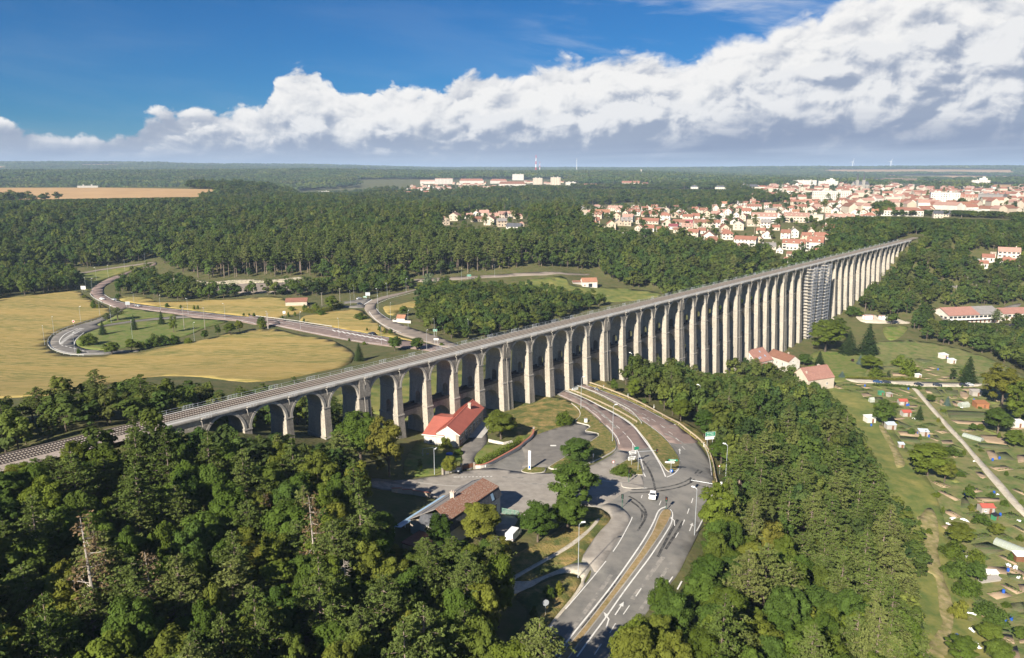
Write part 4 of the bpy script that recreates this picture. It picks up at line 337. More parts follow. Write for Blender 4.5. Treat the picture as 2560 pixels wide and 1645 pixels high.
def copy_thing(root,loc,rz=0.0,scale=None,label=None,group=None):
 r = root.copy()
 COL.objects.link(r)
 r.location = loc
 r.rotation_euler = (0,0,rz)
 if scale is not None:
  r.scale = scale if hasattr(scale,'__len__') else (scale,)*3
 if label: r['label'] = label
 if group: r['group'] = group
 for ch in root.children:
  c = ch.copy()
  COL.objects.link(c)
  c.parent = r
  for g in ch.children:
   d = g.copy()
   COL.objects.link(d)
   d.parent = c
 return r

def mesh_np(name,verts,faces,mat=None,smooth=False,k=None):
 """faces: (N,3) or (N,4) integer array"""
 me = bpy.data.meshes.new(name)
 verts = np.asarray(verts,np.float32)
 faces = np.asarray(faces,np.int32)
 k = faces.shape[1]
 me.vertices.add(len(verts))
 me.vertices.foreach_set('co',verts.ravel())
 me.loops.add(faces.size)
 me.loops.foreach_set('vertex_index',faces.ravel())
 me.polygons.add(len(faces))
 me.polygons.foreach_set('loop_start',np.arange(0,faces.size,k,dtype=np.int32))
 me.polygons.foreach_set('loop_total',np.full(len(faces),k,np.int32))
 if smooth:
  me.polygons.foreach_set('use_smooth',np.ones(len(faces),bool))
 me.update(calc_edges=True)
 if mat: me.materials.append(mat)
 return me

class MB:
 """collects simple solids; build() makes them one mesh object"""
 def __init__(self):
  self.v,self.f,self.m = [],[],[]
  self.mi = 0
 def _add(self,vs,fs):
  o = len(self.v)
  self.v += [tuple(p) for p in vs]
  self.f += [tuple(i +o for i in f) for f in fs]
  self.m += [self.mi]*len(fs)
 def box(self,c,s,rz=0.0,top=None):
  """box with its base centre at c, size s; top=(sx,sy) tapers"""
  hx,hy = s[0]/2,s[1]/2
  tx,ty = (top[0]/2,top[1]/2) if top else (hx,hy)
  ca,sa = math.cos(rz),math.sin(rz)
  P = [(-hx,-hy,0),(hx,-hy,0),(hx,hy,0),(-hx,hy,0),(-tx,-ty,s[2]),(tx,-ty,s[2]),(tx,ty,s[2]),(-tx,ty,s[2])]
  self._add([(c[0]+p[0]*ca -p[1]*sa,c[1]+p[0]*sa +p[1]*ca,c[2]+p[2]) for p in P],
    [(3,2,1,0),(4,5,6,7),(0,1,5,4),(1,2,6,5),(2,3,7,6),(3,0,4,7)])
  return self
 def tube(self,a,b,r0,r1=None,n=6,caps=True):
  a,b = Vector(a),Vector(b)
  r1 = r0 if r1 is None else r1
  d = (b -a)
  if d.length < 1e-6: return self
  q = d.to_track_quat('Z','Y')
  vs = []
  for p,r in ((a,r0),(b,r1)):
   for i in range(n):
    t = 2*math.pi *i /n
    vs.append(p +q @ Vector((r *math.cos(t),r *math.sin(t),0)))
  fs = [(i,(i +1) % n,n +(i +1) % n,n +i) for i in range(n)]
  if caps: fs += [tuple(range(n -1,-1,-1)),tuple(range(n,2*n))]
  self._add(vs,fs)
  return self
 def prism(self,poly,x0,x1,axis='x'):
  """polygon of (a,b) extruded along an axis; 'x': (y,z) 'y': (x,z) 'z': (x,y)"""
  f = {'x': lambda a,b,t: (t,a,b),'y': lambda a,b,t: (a,t,b),'z': lambda a,b,t: (a,b,t)}[axis]
  n = len(poly)
  vs = [f(a,b,x0) for a,b in poly]+[f(a,b,x1) for a,b in poly]
  self._add(vs,[tuple(range(n -1,-1,-1)),tuple(range(n,2*n))]+[(i,(i +1) % n,n +(i +1) % n,n +i) for i in range(n)])
  return self
 def quad(self,*p):
  self._add(p,[tuple(range(len(p)))])
  return self
 def disc(self,c,r,nrm,t=0.02,n=14):
  nrm = Vector(nrm).normalized()
  return self.tube(Vector(c)-nrm *t /2,Vector(c)+nrm *t /2,r,r,n)
 def mesh(self,name,mats):
  me = bpy.data.meshes.new(name)
  me.from_pydata(self.v,[],self.f)
  for m in (mats if isinstance(mats,(list,tuple)) else [mats]):
   me.materials.append(m)
  me.polygons.foreach_set('material_index',self.m)
  bm = bmesh.new()
  bm.from_mesh(me)
  bmesh.ops.recalc_face_normals(bm,faces=bm.faces)
  bm.to_mesh(me)
  bm.free()
  me.update()
  return me
 def build(self,name,mats,parent=None):
  return new_obj(name,self.mesh(name,mats),parent)

def resample(pts,step):
 out = [Vector(pts[0])]
 for a,b in zip(pts[:-1],pts[1:]):
  a,b = Vector(a),Vector(b)
  n = max(1,int((b -a).length /step))
  out += [a.lerp(b,i /n) for i in range(1,n +1)]
 return out

def smooth_line(pts,it=2):
 pts = [Vector(p) for p in pts]
 for _ in range(it):
  q = [pts[0]]
  for a,b in zip(pts[:-1],pts[1:]):
   q += [a.lerp(b,.25),a.lerp(b,.75)]
  q.append(pts[-1])
  pts = q
 return pts

def smooth_ring(pts,it=1):
 pts = [Vector(p) for p in pts]
 for _ in range(it):
  q = []
  for i in range(len(pts)):
   a,b = pts[i],pts[(i +1) % len(pts)]
   if (b -a).length < 1.2:
    q.append(a.lerp(b,.5))
   else:
    q += [a.lerp(b,.22),a.lerp(b,.78)]
  pts = q
 return pts

def inside(x,y,poly):
 """vectorised point-in-polygon"""
 x,y = np.asarray(x,float),np.asarray(y,float)
 c = np.zeros(x.shape,bool)
 n = len(poly)
 j = n -1
 for i in range(n):
  xi,yi,xj,yj = poly[i][0],poly[i][1],poly[j][0],poly[j][1]
  if yi != yj:
   c ^= ((yi > y) != (yj > y)) & (x < (xj -xi)*(y -yi)/(yj -yi)+xi)
  j = i
 return c

def drape(name,ring,dz,mat,step=4.0,smooth=1,skirt=0.35,kind='structure',parent=None,crown=0.0):
 """a polygon laid on the terrain dz above it, with a short skirt down into the ground"""
 ring = smooth_ring(ring,smooth) if smooth else [Vector(p) for p in ring]
 edge = []
 for i in range(len(ring)):
  a,b = ring[i],ring[(i +1) % len(ring)]
  n = max(1,int((b -a).length /step))
  edge += [a.lerp(b,k /n) for k in range(n)]
 xs,ys = [p.x for p in edge],[p.y for p in edge]
 gx,gy = np.meshgrid(np.arange(min(xs),max(xs),step),np.arange(min(ys),max(ys),step))
 gx,gy = gx.ravel()+.37,gy.ravel()+.21
 ok = inside(gx,gy,[(p.x,p.y) for p in edge])
 pts = [Vector((p.x,p.y)) for p in edge]+[Vector((a,b)) for a,b in zip(gx[ok],gy[ok])]
 ne = len(edge)
 vs,_,fs,*_ = delaunay_2d_cdt(pts,[(i,(i +1) % ne) for i in range(ne)],[],0,1e-4)
 V = np.array([(p.x,p.y) for p in vs])
 F = np.array([f for f in fs if len(f) == 3])
 cen = V[F].mean(1)
 F = F[inside(cen[:,0],cen[:,1],[(p.x,p.y) for p in edge])]
 Z = height(V[:,0],V[:,1])+dz
 verts = np.c_[V,Z]
 faces = F
 if skirt:
  E = {}
  for f in F:
   for a,b in ((f[0],f[1]),(f[1],f[2]),(f[2],f[0])):
    if (b,a) in E: del E[(b,a)]
    else: E[(a,b)] = 1
  low = verts.copy()
  low[:,2] -= skirt +dz
  off = len(verts)
  verts = np.r_[verts,low]
  sk = []
  for a,b in E:
   sk += [(b,a,a +off),(b,a +off,b +off)]
  faces = np.r_[F,np.array(sk)]
 me = mesh_np(name,verts,faces,mat)
 o = new_obj(name,me,parent)
 if kind: o['kind'] = kind
 return o

def strip_mesh(mb,pts,w,dz,base=None):
 """a flat painted strip along a polyline, following the ground"""
 pts = [Vector(p[:2]) for p in pts]
 L,Rr = [],[]
 for i,p in enumerate(pts):
  d = (pts[min(i +1,len(pts)-1)]-pts[max(i -1,0)])
  if d.length < 1e-6: d = Vector((1,0))
  d.normalize()
  nn = Vector((-d.y,d.x))*w /2
  for s,lst in ((1,L),(-1,Rr)):
   q = p +nn *s
   lst.append((q.x,q.y,H(q.x,q.y)+dz))
 vs = L +Rr
 n = len(L)
 mb._add(vs,[(i,n +i,n +i +1,i +1) for i in range(n -1)])
# ------------------------------------------------------------------ terrain height
TP = np.array(TERRAIN_POINTS)

def _rbf_fit():
 P = TP[:,:2]/100.0
 D = np.hypot(P[:,None,0]-P[None,:,0],P[:,None,1]-P[None,:,1])
 N = len(P)
 A = np.zeros((N +3,N +3))
 A[:N,:N] = -D +np.eye(N)*0.02
 A[:N,N] = 1
 A[:N,N +1:] = P
 A[N:,:N] = A[:N,N:].T
 b = np.zeros(N +3)
 b[:N] = TP[:,2]
 return np.linalg.solve(A,b)

_W = _rbf_fit()

def _near(x,y):
 P = TP[:,:2]/100.0
 x = x /100.0
 y = y /100.0
 out = np.empty(x.shape)
 flat,fx,fy = out.ravel(),x.ravel(),y.ravel()
 for i in range(0,len(fx),20000):
  a,b = fx[i:i +20000],fy[i:i +20000]
  D = np.hypot(a[:,None]-P[None,:,0],b[:,None]-P[None,:,1])
  flat[i:i +20000] = (-D) @ _W[:-3]+_W[-3]+_W[-2]*a +_W[-1]*b
 return flat.reshape(x.shape)

def sstep(a,b,x):
 t = np.clip((x -a)/(b -a),0,1)
 return t *t *(3-2*t)

def _waves(x,y,l):
 return (np.sin(x /l +1.3*np.sin(y /l *.7))+np.sin(y /l *1.13+1.7*np.sin(x /l *.61+2))+
   .5*np.sin((x +y)/l *1.9+1)+.5*np.sin((x -y)/l *2.3+3))/3

def _far(x,y):
 r = np.hypot(x,y)
 az = np.degrees(np.arctan2(x,y))
 left = sstep(-4,-16,az)
 right = sstep(8,20,az)
 z = 56+5*_waves(x,y,420)
 z = z -36*left *np.exp(-((r -2500)/520) ** 2)-20*(1-left)*(1-right)*np.exp(-((r -1450)/280) ** 2)
 ridge = (90+14*left -8*right)
 z = z +(ridge -58)*sstep(2600,4300,r)*(1-.8*right)
 z = z -30*left *np.exp(-((r -5600)/700) ** 2)
 hor = 118+44*left +12*right
 z = z +(hor -z)*sstep(5200,9200,r)+(9+9*left)*_waves(x,y,900)*sstep(2200,4000,r)
 return z

def height(x,y):
 x = np.asarray(x,float)
 y = np.asarray(y,float)
 r = np.hypot(x,y)
 f = sstep(1000,1500,r)
 xn = np.where(r > 1550,x *1550/np.maximum(r,1),x)
 yn = np.where(r > 1550,y *1550/np.maximum(r,1),y)
 zn = np.clip(_near(xn,yn),0.4,62)
 z = zn *(1-f)+_far(x,y)*f
 m = sstep(-1900,-1550,x)*sstep(-470,-600,x)*sstep(1150,1290,y)*sstep(1950,1700,y)
 z = z *(1-m)+(61+13*sstep(1270,1660,y))*m          # the wheat plateau
 z = z +0.25*_waves(x,y,9)*sstep(150,400,r)*0.6
 return z

# a regular table of the near heights so that single points are cheap
_GX0,_GY0,_GS = -900.0,-400.0,4.0
_gx = np.arange(_GX0,1300,_GS)
_gy = np.arange(_GY0,1500,_GS)
_GZ = height(*np.meshgrid(_gx,_gy))

def H(x,y):
 i = (x -_GX0)/_GS
 j = (y -_GY0)/_GS
 if 0 <= i < len(_gx)-1 and 0 <= j < len(_gy)-1:
  a,b = int(i),int(j)
  u,v = i -a,j -b
  return float((_GZ[b,a]*(1-u)+_GZ[b,a +1]*u)*(1-v)+(_GZ[b +1,a]*(1-u)+_GZ[b +1,a +1]*u)*v)
 return float(height(np.array([x]),np.array([y]))[0])
# ------------------------------------------------------------------ materials
def base_mat(name,rough=0.85,spec=0.3):
 m = bpy.data.materials.new(name)
 m.use_nodes = True
 b = m.node_tree.nodes['Principled BSDF']
 b.inputs['Roughness'].default_value = rough
 b.inputs['Specular IOR Level'].default_value = spec
 return m,m.node_tree.nodes,m.node_tree.links,b

def c4(c):
 return (*c,1.0)

def flat_mat(name,col,rough=0.6,metal=0.0,spec=0.4,vary=0.12,scale=3.0):
 """plain paint or metal with slight grime"""
 m,n,l,b = base_mat(name,rough,spec)
 b.inputs['Metallic'].default_value = metal
 tc = n.new('ShaderNodeTexCoord')
 nz = n.new('ShaderNodeTexNoise')
 nz.inputs['Scale'].default_value = scale
 nz.inputs['Detail'].default_value = 4
 l.new(tc.outputs['Object'],nz.inputs['Vector'])
 mx = n.new('ShaderNodeMix')
 mx.data_type = 'RGBA'
 l.new(nz.outputs['Fac'],mx.inputs[0])
 mx.inputs[6].default_value = c4([c *(1-vary) for c in col])
 mx.inputs[7].default_value = c4([min(1,c *(1+vary)) for c in col])
 l.new(mx.outputs[2],b.inputs['Base Color'])
 return m

def layered(name,cols,scales,rough=0.9,bump=0.0,bscale=8.0,coords='pos',stretch=None,spec=0.2,ramp=(0.35,0.65),detail=5,objvar=0.0,dist=0.0):
 """colours blended one over another by noises of the given scales (1/m)"""
 m,n,l,b = base_mat(name,rough,spec)
 if coords == 'pos':
  src = n.new('ShaderNodeNewGeometry').outputs['Position']
 else:
  src = n.new('ShaderNodeTexCoord').outputs['Object']
 if stretch:
  mp = n.new('ShaderNodeMapping')
  mp.inputs['Rotation'].default_value = (0,0,stretch[0])
  mp.inputs['Scale'].default_value = (stretch[1],stretch[2],1)
  l.new(src,mp.inputs['Vector'])
  ssrc = mp.outputs[0]
 else:
  ssrc = src
 cur = None
 for i,c in enumerate(cols):
  if cur is None:
   rg = n.new('ShaderNodeRGB')
   rg.outputs[0].default_value = c4(c)
   cur = rg.outputs[0]
   continue
  nz = n.new('ShaderNodeTexNoise')
  nz.inputs['Scale'].default_value = scales[i -1]
  nz.inputs['Detail'].default_value = detail
  nz.inputs['Roughness'].default_value = 0.62
  nz.inputs['Distortion'].default_value = dist
  off = n.new('ShaderNodeVectorMath')
  off.operation = 'ADD'
  off.inputs[1].default_value = (17.3*i,9.1*i,3.7*i)
  l.new(ssrc,off.inputs[0])
  l.new(off.outputs[0],nz.inputs['Vector'])
  mr = n.new('ShaderNodeMapRange')
  mr.inputs['From Min'].default_value = ramp[0]
  mr.inputs['From Max'].default_value = ramp[1]
  l.new(nz.outputs['Fac'],mr.inputs['Value'])
  mx = n.new('ShaderNodeMix')
  mx.data_type = 'RGBA'
  l.new(mr.outputs[0],mx.inputs[0])
  l.new(cur,mx.inputs[6])
  mx.inputs[7].default_value = c4(c)
  cur = mx.outputs[2]
 if objvar:
  oi = n.new('ShaderNodeObjectInfo')
  mr = n.new('ShaderNodeMapRange')
  mr.inputs['To Min'].default_value = 1-objvar
  mr.inputs['To Max'].default_value = 1+objvar
  l.new(oi.outputs['Random'],mr.inputs['Value'])
  vm = n.new('ShaderNodeVectorMath')
  vm.operation = 'SCALE'
  l.new(cur,vm.inputs[0])
  l.new(mr.outputs[0],vm.inputs['Scale'])
  cur = vm.outputs[0]
 l.new(cur,b.inputs['Base Color'])
 if bump:
  nz = n.new('ShaderNodeTexNoise')
  nz.inputs['Scale'].default_value = bscale
  nz.inputs['Detail'].default_value = 6
  l.new(src,nz.inputs['Vector'])
  bp = n.new('ShaderNodeBump')
  bp.inputs['Strength'].default_value = 1.0
  bp.inputs['Distance'].default_value = bump
  l.new(nz.outputs['Fac'],bp.inputs['Height'])
  l.new(bp.outputs[0],b.inputs['Normal'])
 return m

def leaf_mat(name,ramp_cols,trans=0.35,var=0.35,scale=0.35):
 """foliage: each tree draws its own hue, clumps vary a little inside it"""
 m = bpy.data.materials.new(name)
 m.use_nodes = True
 n,l = m.node_tree.nodes,m.node_tree.links
 n.clear()
 oi = n.new('ShaderNodeObjectInfo')
 cr = n.new('ShaderNodeValToRGB')
 e = cr.color_ramp.elements
 e[0].position,e[0].color = 0.0,c4(ramp_cols[0])
 e[1].position,e[1].color = 1.0,c4(ramp_cols[-1])
 for i,c in enumerate(ramp_cols[1:-1]):
  q = e.new((i +1)/(len(ramp_cols)-1))
  q.color = c4(c)
 l.new(oi.outputs['Random'],cr.inputs['Fac'])
 g = n.new('ShaderNodeNewGeometry')
 nz = n.new('ShaderNodeTexNoise')
 nz.inputs['Scale'].default_value = scale
 nz.inputs['Detail'].default_value = 3
 l.new(g.outputs['Position'],nz.inputs['Vector'])
 mr = n.new('ShaderNodeMapRange')
 mr.inputs['From Min'].default_value = 0.25
 mr.inputs['From Max'].default_value = 0.75
 mr.inputs['To Min'].default_value = 1-var
 mr.inputs['To Max'].default_value = 1+var
 l.new(nz.outputs['Fac'],mr.inputs['Value'])
 vm = n.new('ShaderNodeVectorMath')
 vm.operation = 'SCALE'
 l.new(cr.outputs['Color'],vm.inputs[0])
 l.new(mr.outputs[0],vm.inputs['Scale'])
 d = n.new('ShaderNodeBsdfDiffuse')
 t = n.new('ShaderNodeBsdfTranslucent')
 hs = n.new('ShaderNodeHueSaturation')
 hs.inputs['Hue'].default_value = 0.485
 hs.inputs['Saturation'].default_value = 1.1
 hs.inputs['Value'].default_value = 1.25
 l.new(vm.outputs[0],hs.inputs['Color'])
 l.new(vm.outputs[0],d.inputs['Color'])
 l.new(hs.outputs[0],t.inputs['Color'])
 ms = n.new('ShaderNodeMixShader')
 ms.inputs[0].default_value = trans
 l.new(d.outputs[0],ms.inputs[1])
 l.new(t.outputs[0],ms.inputs[2])
 o = n.new('ShaderNodeOutputMaterial')
 l.new(ms.outputs[0],o.inputs[0])
 return m

def masonry(name,c1,c2,dark,bw=0.9,bh=0.42,stain=0.5,bump=0.03,mortar=(0.30,0.28,0.25)):
 """coursed stone with weathering; local x+y runs along the wall"""
 m,n,l,b = base_mat(name,0.9,0.15)
 tc = n.new('ShaderNodeTexCoord')
 sp = n.new('ShaderNodeSeparateXYZ')
 l.new(tc.outputs['Object'],sp.inputs[0])
 ad = n.new('ShaderNodeMath')
 ad.operation = 'ADD'
 l.new(sp.outputs[0],ad.inputs[0])
 l.new(sp.outputs[1],ad.inputs[1])
 cb = n.new('ShaderNodeCombineXYZ')
 l.new(ad.outputs[0],cb.inputs[0])
 l.new(sp.outputs[2],cb.inputs[1])
 br = n.new('ShaderNodeTexBrick')
 br.inputs['Scale'].default_value = 1.0
 br.inputs['Brick Width'].default_value = bw
 br.inputs['Row Height'].default_value = bh
 br.inputs['Mortar Size'].default_value = 0.03
 br.inputs['Color1'].default_value = c4(c1)
 br.inputs['Color2'].default_value = c4(c2)
 br.inputs['Mortar'].default_value = c4(mortar)
 l.new(cb.outputs[0],br.inputs['Vector'])
 g = n.new('ShaderNodeNewGeometry')
 mp = n.new('ShaderNodeMapping')
 mp.inputs['Scale'].default_value = (0.9,0.9,0.16)
 l.new(g.outputs['Position'],mp.inputs['Vector'])
 nz = n.new('ShaderNodeTexNoise')
 nz.inputs['Scale'].default_value = 0.6
 nz.inputs['Detail'].default_value = 7
 nz.inputs['Roughness'].default_value = 0.65
 l.new(mp.outputs[0],nz.inputs['Vector'])
 mr = n.new('ShaderNodeMapRange')
 mr.inputs['From Min'].default_value = 0.46
 mr.inputs['From Max'].default_value = 0.70
 mr.inputs['To Max'].default_value = stain
 l.new(nz.outputs['Fac'],mr.inputs['Value'])
 mx = n.new('ShaderNodeMix')
 mx.data_type = 'RGBA'
 l.new(mr.outputs[0],mx.inputs[0])
 l.new(br.outputs['Color'],mx.inputs[6])
 mx.inputs[7].default_value = c4(dark)
 n2 = n.new('ShaderNodeTexNoise')
 n2.inputs['Scale'].default_value = 1.4
 n2.inputs['Detail'].default_value = 6
 l.new(g.outputs['Position'],n2.inputs['Vector'])
 m2 = n.new('ShaderNodeMapRange')
 m2.inputs['To Min'].default_value = 0.72
 m2.inputs['To Max'].default_value = 1.25
 l.new(n2.outputs['Fac'],m2.inputs['Value'])
 vm = n.new('ShaderNodeVectorMath')
 vm.operation = 'SCALE'
 l.new(mx.outputs[2],vm.inputs[0])
 l.new(m2.outputs[0],vm.inputs['Scale'])
 l.new(vm.outputs[0],b.inputs['Base Color'])
 bp = n.new('ShaderNodeBump')
 bp.inputs['Distance'].default_value = bump
 bp.inputs['Strength'].default_value = 1.0
 hm = n.new('ShaderNodeMath')
 hm.operation = 'MULTIPLY_ADD'
 n3 = n.new('ShaderNodeTexNoise')
 n3.inputs['Scale'].default_value = 3.0
 n3.inputs['Detail'].default_value = 5
 l.new(g.outputs['Position'],n3.inputs['Vector'])
 l.new(n3.outputs['Fac'],hm.inputs[0])
 hm.inputs[1].default_value = 1.6
 iv = n.new('ShaderNodeMath')
 iv.operation = 'SUBTRACT'
 iv.inputs[0].default_value = 1.0
 l.new(br.outputs['Fac'],iv.inputs[1])
 l.new(iv.outputs[0],hm.inputs[2])
 l.new(hm.outputs[0],bp.inputs['Height'])
 l.new(bp.outputs[0],b.inputs['Normal'])
 return m

M = {}
M['ground'] = layered('forest_ground',[(0.055,0.068,0.022),(0.090,0.105,0.030),(0.12,0.105,0.045)],[0.05,0.21],bump=0.3,bscale=0.8)
M['straw'] = layered('dry_field',[(0.33,0.232,0.072),(0.245,0.195,0.056),(0.145,0.148,0.038),(0.37,0.27,0.10)],[0.05,0.028,0.45],stretch=(0.6,0.35,1.9),bump=0.2,bscale=1.6,ramp=(.42,.60))
M['wheat'] = layered('ripe_wheat',[(0.42,0.27,0.13),(0.36,0.23,0.11)],[0.02])
M['hay'] = layered('dry_hillside',[(0.22,0.175,0.058),(0.14,0.135,0.036),(0.30,0.21,0.085),(0.085,0.105,0.028)],[0.13,0.5,0.22],bump=0.3,bscale=2.2,ramp=(.42,.60))
M['verge'] = layered('verge_grass',[(0.185,0.160,0.045),(0.135,0.135,0.036),(0.26,0.19,0.08),(0.10,0.115,0.03)],[0.2,0.55,0.9],bump=0.2,bscale=3.5,ramp=(.42,.60))
M['dry_verge'] = layered('dry_verge_grass',[(0.28,0.185,0.085),(0.17,0.14,0.05),(0.33,0.24,0.13)],[0.35,0.9],bump=0.12,bscale=2.5)
M['lawn'] = layered('lawn_grass',[(0.105,0.150,0.028),(0.145,0.165,0.040),(0.075,0.125,0.022),(0.17,0.165,0.055)],[0.12,0.45,0.25],bump=0.12,bscale=4,ramp=(.40,.62))
M['meadow'] = layered('meadow_grass',[(0.17,0.175,0.048),(0.25,0.215,0.068),(0.085,0.12,0.028)],[0.06,0.16],bump=0.1,bscale=1.5)
M['garden'] = layered('garden_grass',[(0.095,0.145,0.034),(0.155,0.185,0.050),(0.060,0.10,0.024),(0.20,0.175,0.075)],[0.12,0.3,0.22],bump=0.25,bscale=1.5)
M['crop'] = layered('vegetable_rows',[(0.055,0.095,0.028),(0.095,0.135,0.045),(0.12,0.10,0.06)],[0.7,0.45],bump=0.3,bscale=2.2,stretch=(0.45,0.25,1.8))
M['soil'] = layered('dug_soil',[(0.30,0.215,0.14),(0.235,0.165,0.105),(0.36,0.27,0.18)],[0.5,1.3],bump=0.1,bscale=3,stretch=(0.45,0.3,1.6))
M['asphalt'] = layered('grey_asphalt',[(0.165,0.158,0.145),(0.205,0.195,0.175),(0.135,0.130,0.122),(0.215,0.20,0.18)],[0.10,0.35,0.18],ramp=(.40,.62),rough=0.85,bump=0.004,bscale=30,detail=8)
M['red_asphalt'] = layered('red_asphalt',[(0.218,0.160,0.140),(0.245,0.187,0.165),(0.178,0.132,0.117)],[0.15,0.45],rough=0.88,detail=8,bump=0.004,bscale=30)
M['pale_asphalt'] = layered('worn_pale_asphalt',[(0.265,0.235,0.205),(0.215,0.193,0.170),(0.31,0.28,0.245)],[0.13,0.5],rough=0.9,detail=8,bump=0.004,bscale=30)
M['old_asphalt'] = layered('weathered_asphalt',[(0.175,0.160,0.145),(0.215,0.196,0.175),(0.135,0.125,0.115)],[0.11,0.35],rough=0.9,detail=8)
M['tan_asphalt'] = layered('tan_asphalt',[(0.255,0.212,0.175),(0.215,0.178,0.150)],[0.2],rough=0.9)
M['gravel'] = layered('pale_gravel',[(0.44,0.39,0.31),(0.34,0.285,0.21),(0.52,0.47,0.39)],[0.45,1.6],bump=0.05,bscale=7)
M['track_dirt'] = layered('grassy_track',[(0.27,0.225,0.10),(0.36,0.28,0.16),(0.16,0.155,0.05)],[0.25,0.55],bump=0.1,bscale=2)
M['rock'] = layered('bare_limestone',[(0.46,0.38,0.27),(0.33,0.27,0.18),(0.10,0.12,0.04),(0.55,0.48,0.37)],[0.25,0.12,0.7],bump=.8,bscale=.6,ramp=(.42,.58))
M['paint'] = layered('road_paint',[(0.66,0.64,0.60),(0.45,0.43,0.40)],[0.9],rough=0.7,ramp=(0.5,0.8))
M['kerb'] = layered('kerb_stone',[(0.46,0.43,0.38),(0.36,0.33,0.29)],[0.8])
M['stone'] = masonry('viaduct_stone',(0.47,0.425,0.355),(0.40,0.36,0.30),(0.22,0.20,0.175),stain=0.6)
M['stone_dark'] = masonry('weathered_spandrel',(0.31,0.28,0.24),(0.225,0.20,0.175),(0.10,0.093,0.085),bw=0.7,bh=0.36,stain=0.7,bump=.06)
M['stone_pale'] = layered('dressed_stone',[(0.47,0.435,0.38),(0.36,0.335,0.295),(0.27,0.25,0.225)],[0.8,2.2],bump=0.01,bscale=4)
M['ballast'] = layered('track_ballast',[(0.29,0.24,0.21),(0.23,0.19,0.165),(0.34,0.29,0.255)],[0.4,2.5],bump=0.04,bscale=9)
M['walkway'] = layered('concrete_walkway',[(0.46,0.44,0.41),(0.36,0.345,0.32)],[0.5],bump=0.005)
M['rail'] = flat_mat('rusty_rail',(0.075,0.052,0.040),0.5,0.3)
M['sleeper'] = flat_mat('sleeper_wood',(0.235,0.205,0.178),0.9,vary=0.25)
M['galv'] = flat_mat('galvanised_steel',(0.46,0.49,0.52),0.45,0.35)
M['white'] = flat_mat('white_paint',(0.78,0.78,0.76),0.5)
M['black'] = flat_mat('black_plastic',(0.02,0.02,0.022),0.5)
M['bark'] = layered('bark',[(0.115,0.088,0.068),(0.17,0.135,0.105),(0.075,0.06,0.048)],[2.0,5.0],coords='obj',objvar=0.25)
M['pine_bark'] = layered('pine_bark',[(0.21,0.165,0.130),(0.29,0.24,0.20),(0.14,0.105,0.08)],[1.2,4.0],coords='obj',objvar=0.25)
M['dead_wood'] = layered('dead_wood',[(0.36,0.32,0.275),(0.27,0.235,0.20)],[2.0],coords='obj',objvar=0.2)
M['leaf'] = leaf_mat('broad_leaf',[(0.056,0.096,0.020),(0.095,0.140,0.024),(0.075,0.122,0.028),(0.137,0.175,0.028),(0.083,0.117,0.020),(0.176,0.185,0.033),(0.070,0.109,0.023)])
M['leaf_far'] = leaf_mat('far_leaf',[(0.048,0.088,0.022),(0.094,0.130,0.030),(0.061,0.101,0.029),(0.138,0.160,0.036),(0.073,0.108,0.024),(0.110,0.123,0.037),(0.053,0.090,0.029),(0.088,0.132,0.033)],var=0.45,scale=0.05)
M['needle'] = leaf_mat('pine_needle',[(0.074,0.107,0.028),(0.112,0.143,0.039),(0.088,0.122,0.029),(0.142,0.159,0.050),(0.096,0.134,0.033)],trans=0.2,var=0.3)
M['fir'] = leaf_mat('fir_needle',[(0.029,0.050,0.017),(0.042,0.062,0.022)],trans=0.15)
M['blue_fir'] = leaf_mat('blue_fir_needle',[(0.10,0.15,0.13),(0.13,0.17,0.15)],trans=0.15)
M['silver_leaf'] = leaf_mat('silver_leaf',[(0.13,0.17,0.09),(0.15,0.19,0.11)],trans=0.3)
M['brown_leaf'] = leaf_mat('withered_leaf',[(0.16,0.105,0.055),(0.20,0.15,0.085)],trans=0.2)
M['yellow_leaf'] = leaf_mat('yellow_leaf',[(0.15,0.155,0.025),(0.17,0.165,0.035)],trans=0.4)
M['purple_leaf'] = leaf_mat('purple_leaf',[(0.045,0.018,0.022),(0.055,0.022,0.026)],trans=0.2)
# ------------------------------------------------------------------ the ground: one sheet to the horizon
_az = np.concatenate([np.arange(-52,52.01,0.28),np.arange(54,306,3.0)])
_rr = np.concatenate([[6,20,40],np.arange(60,420,2.6),np.geomspace(423,16000,190)])
_A,_R = np.meshgrid(np.radians(_az),_rr,indexing='ij')
_x,_y = _R *np.sin(_A),_R *np.cos(_A)
_z = height(_x,_y)
na,nr = _x.shape
_V = np.c_[_x.ravel(),_y.ravel(),_z.ravel()]
_i,_j = np.meshgrid(np.arange(na),np.arange(nr -1),indexing='ij')
_i2 = (_i +1) % na
_F = np.stack([_i *nr +_j,_i *nr +_j +1,_i2*nr +_j +1,_i2*nr +_j],-1).reshape(-1,4)
ctr = len(_V)
_V = np.r_[_V,[[0,0,float(height(np.array([0.]),np.array([0.]))[0])]]]
g = mesh_np('ground',_V,_F,M['ground'],smooth=True)
o = new_obj('ground',g)
o['kind'] = 'structure'

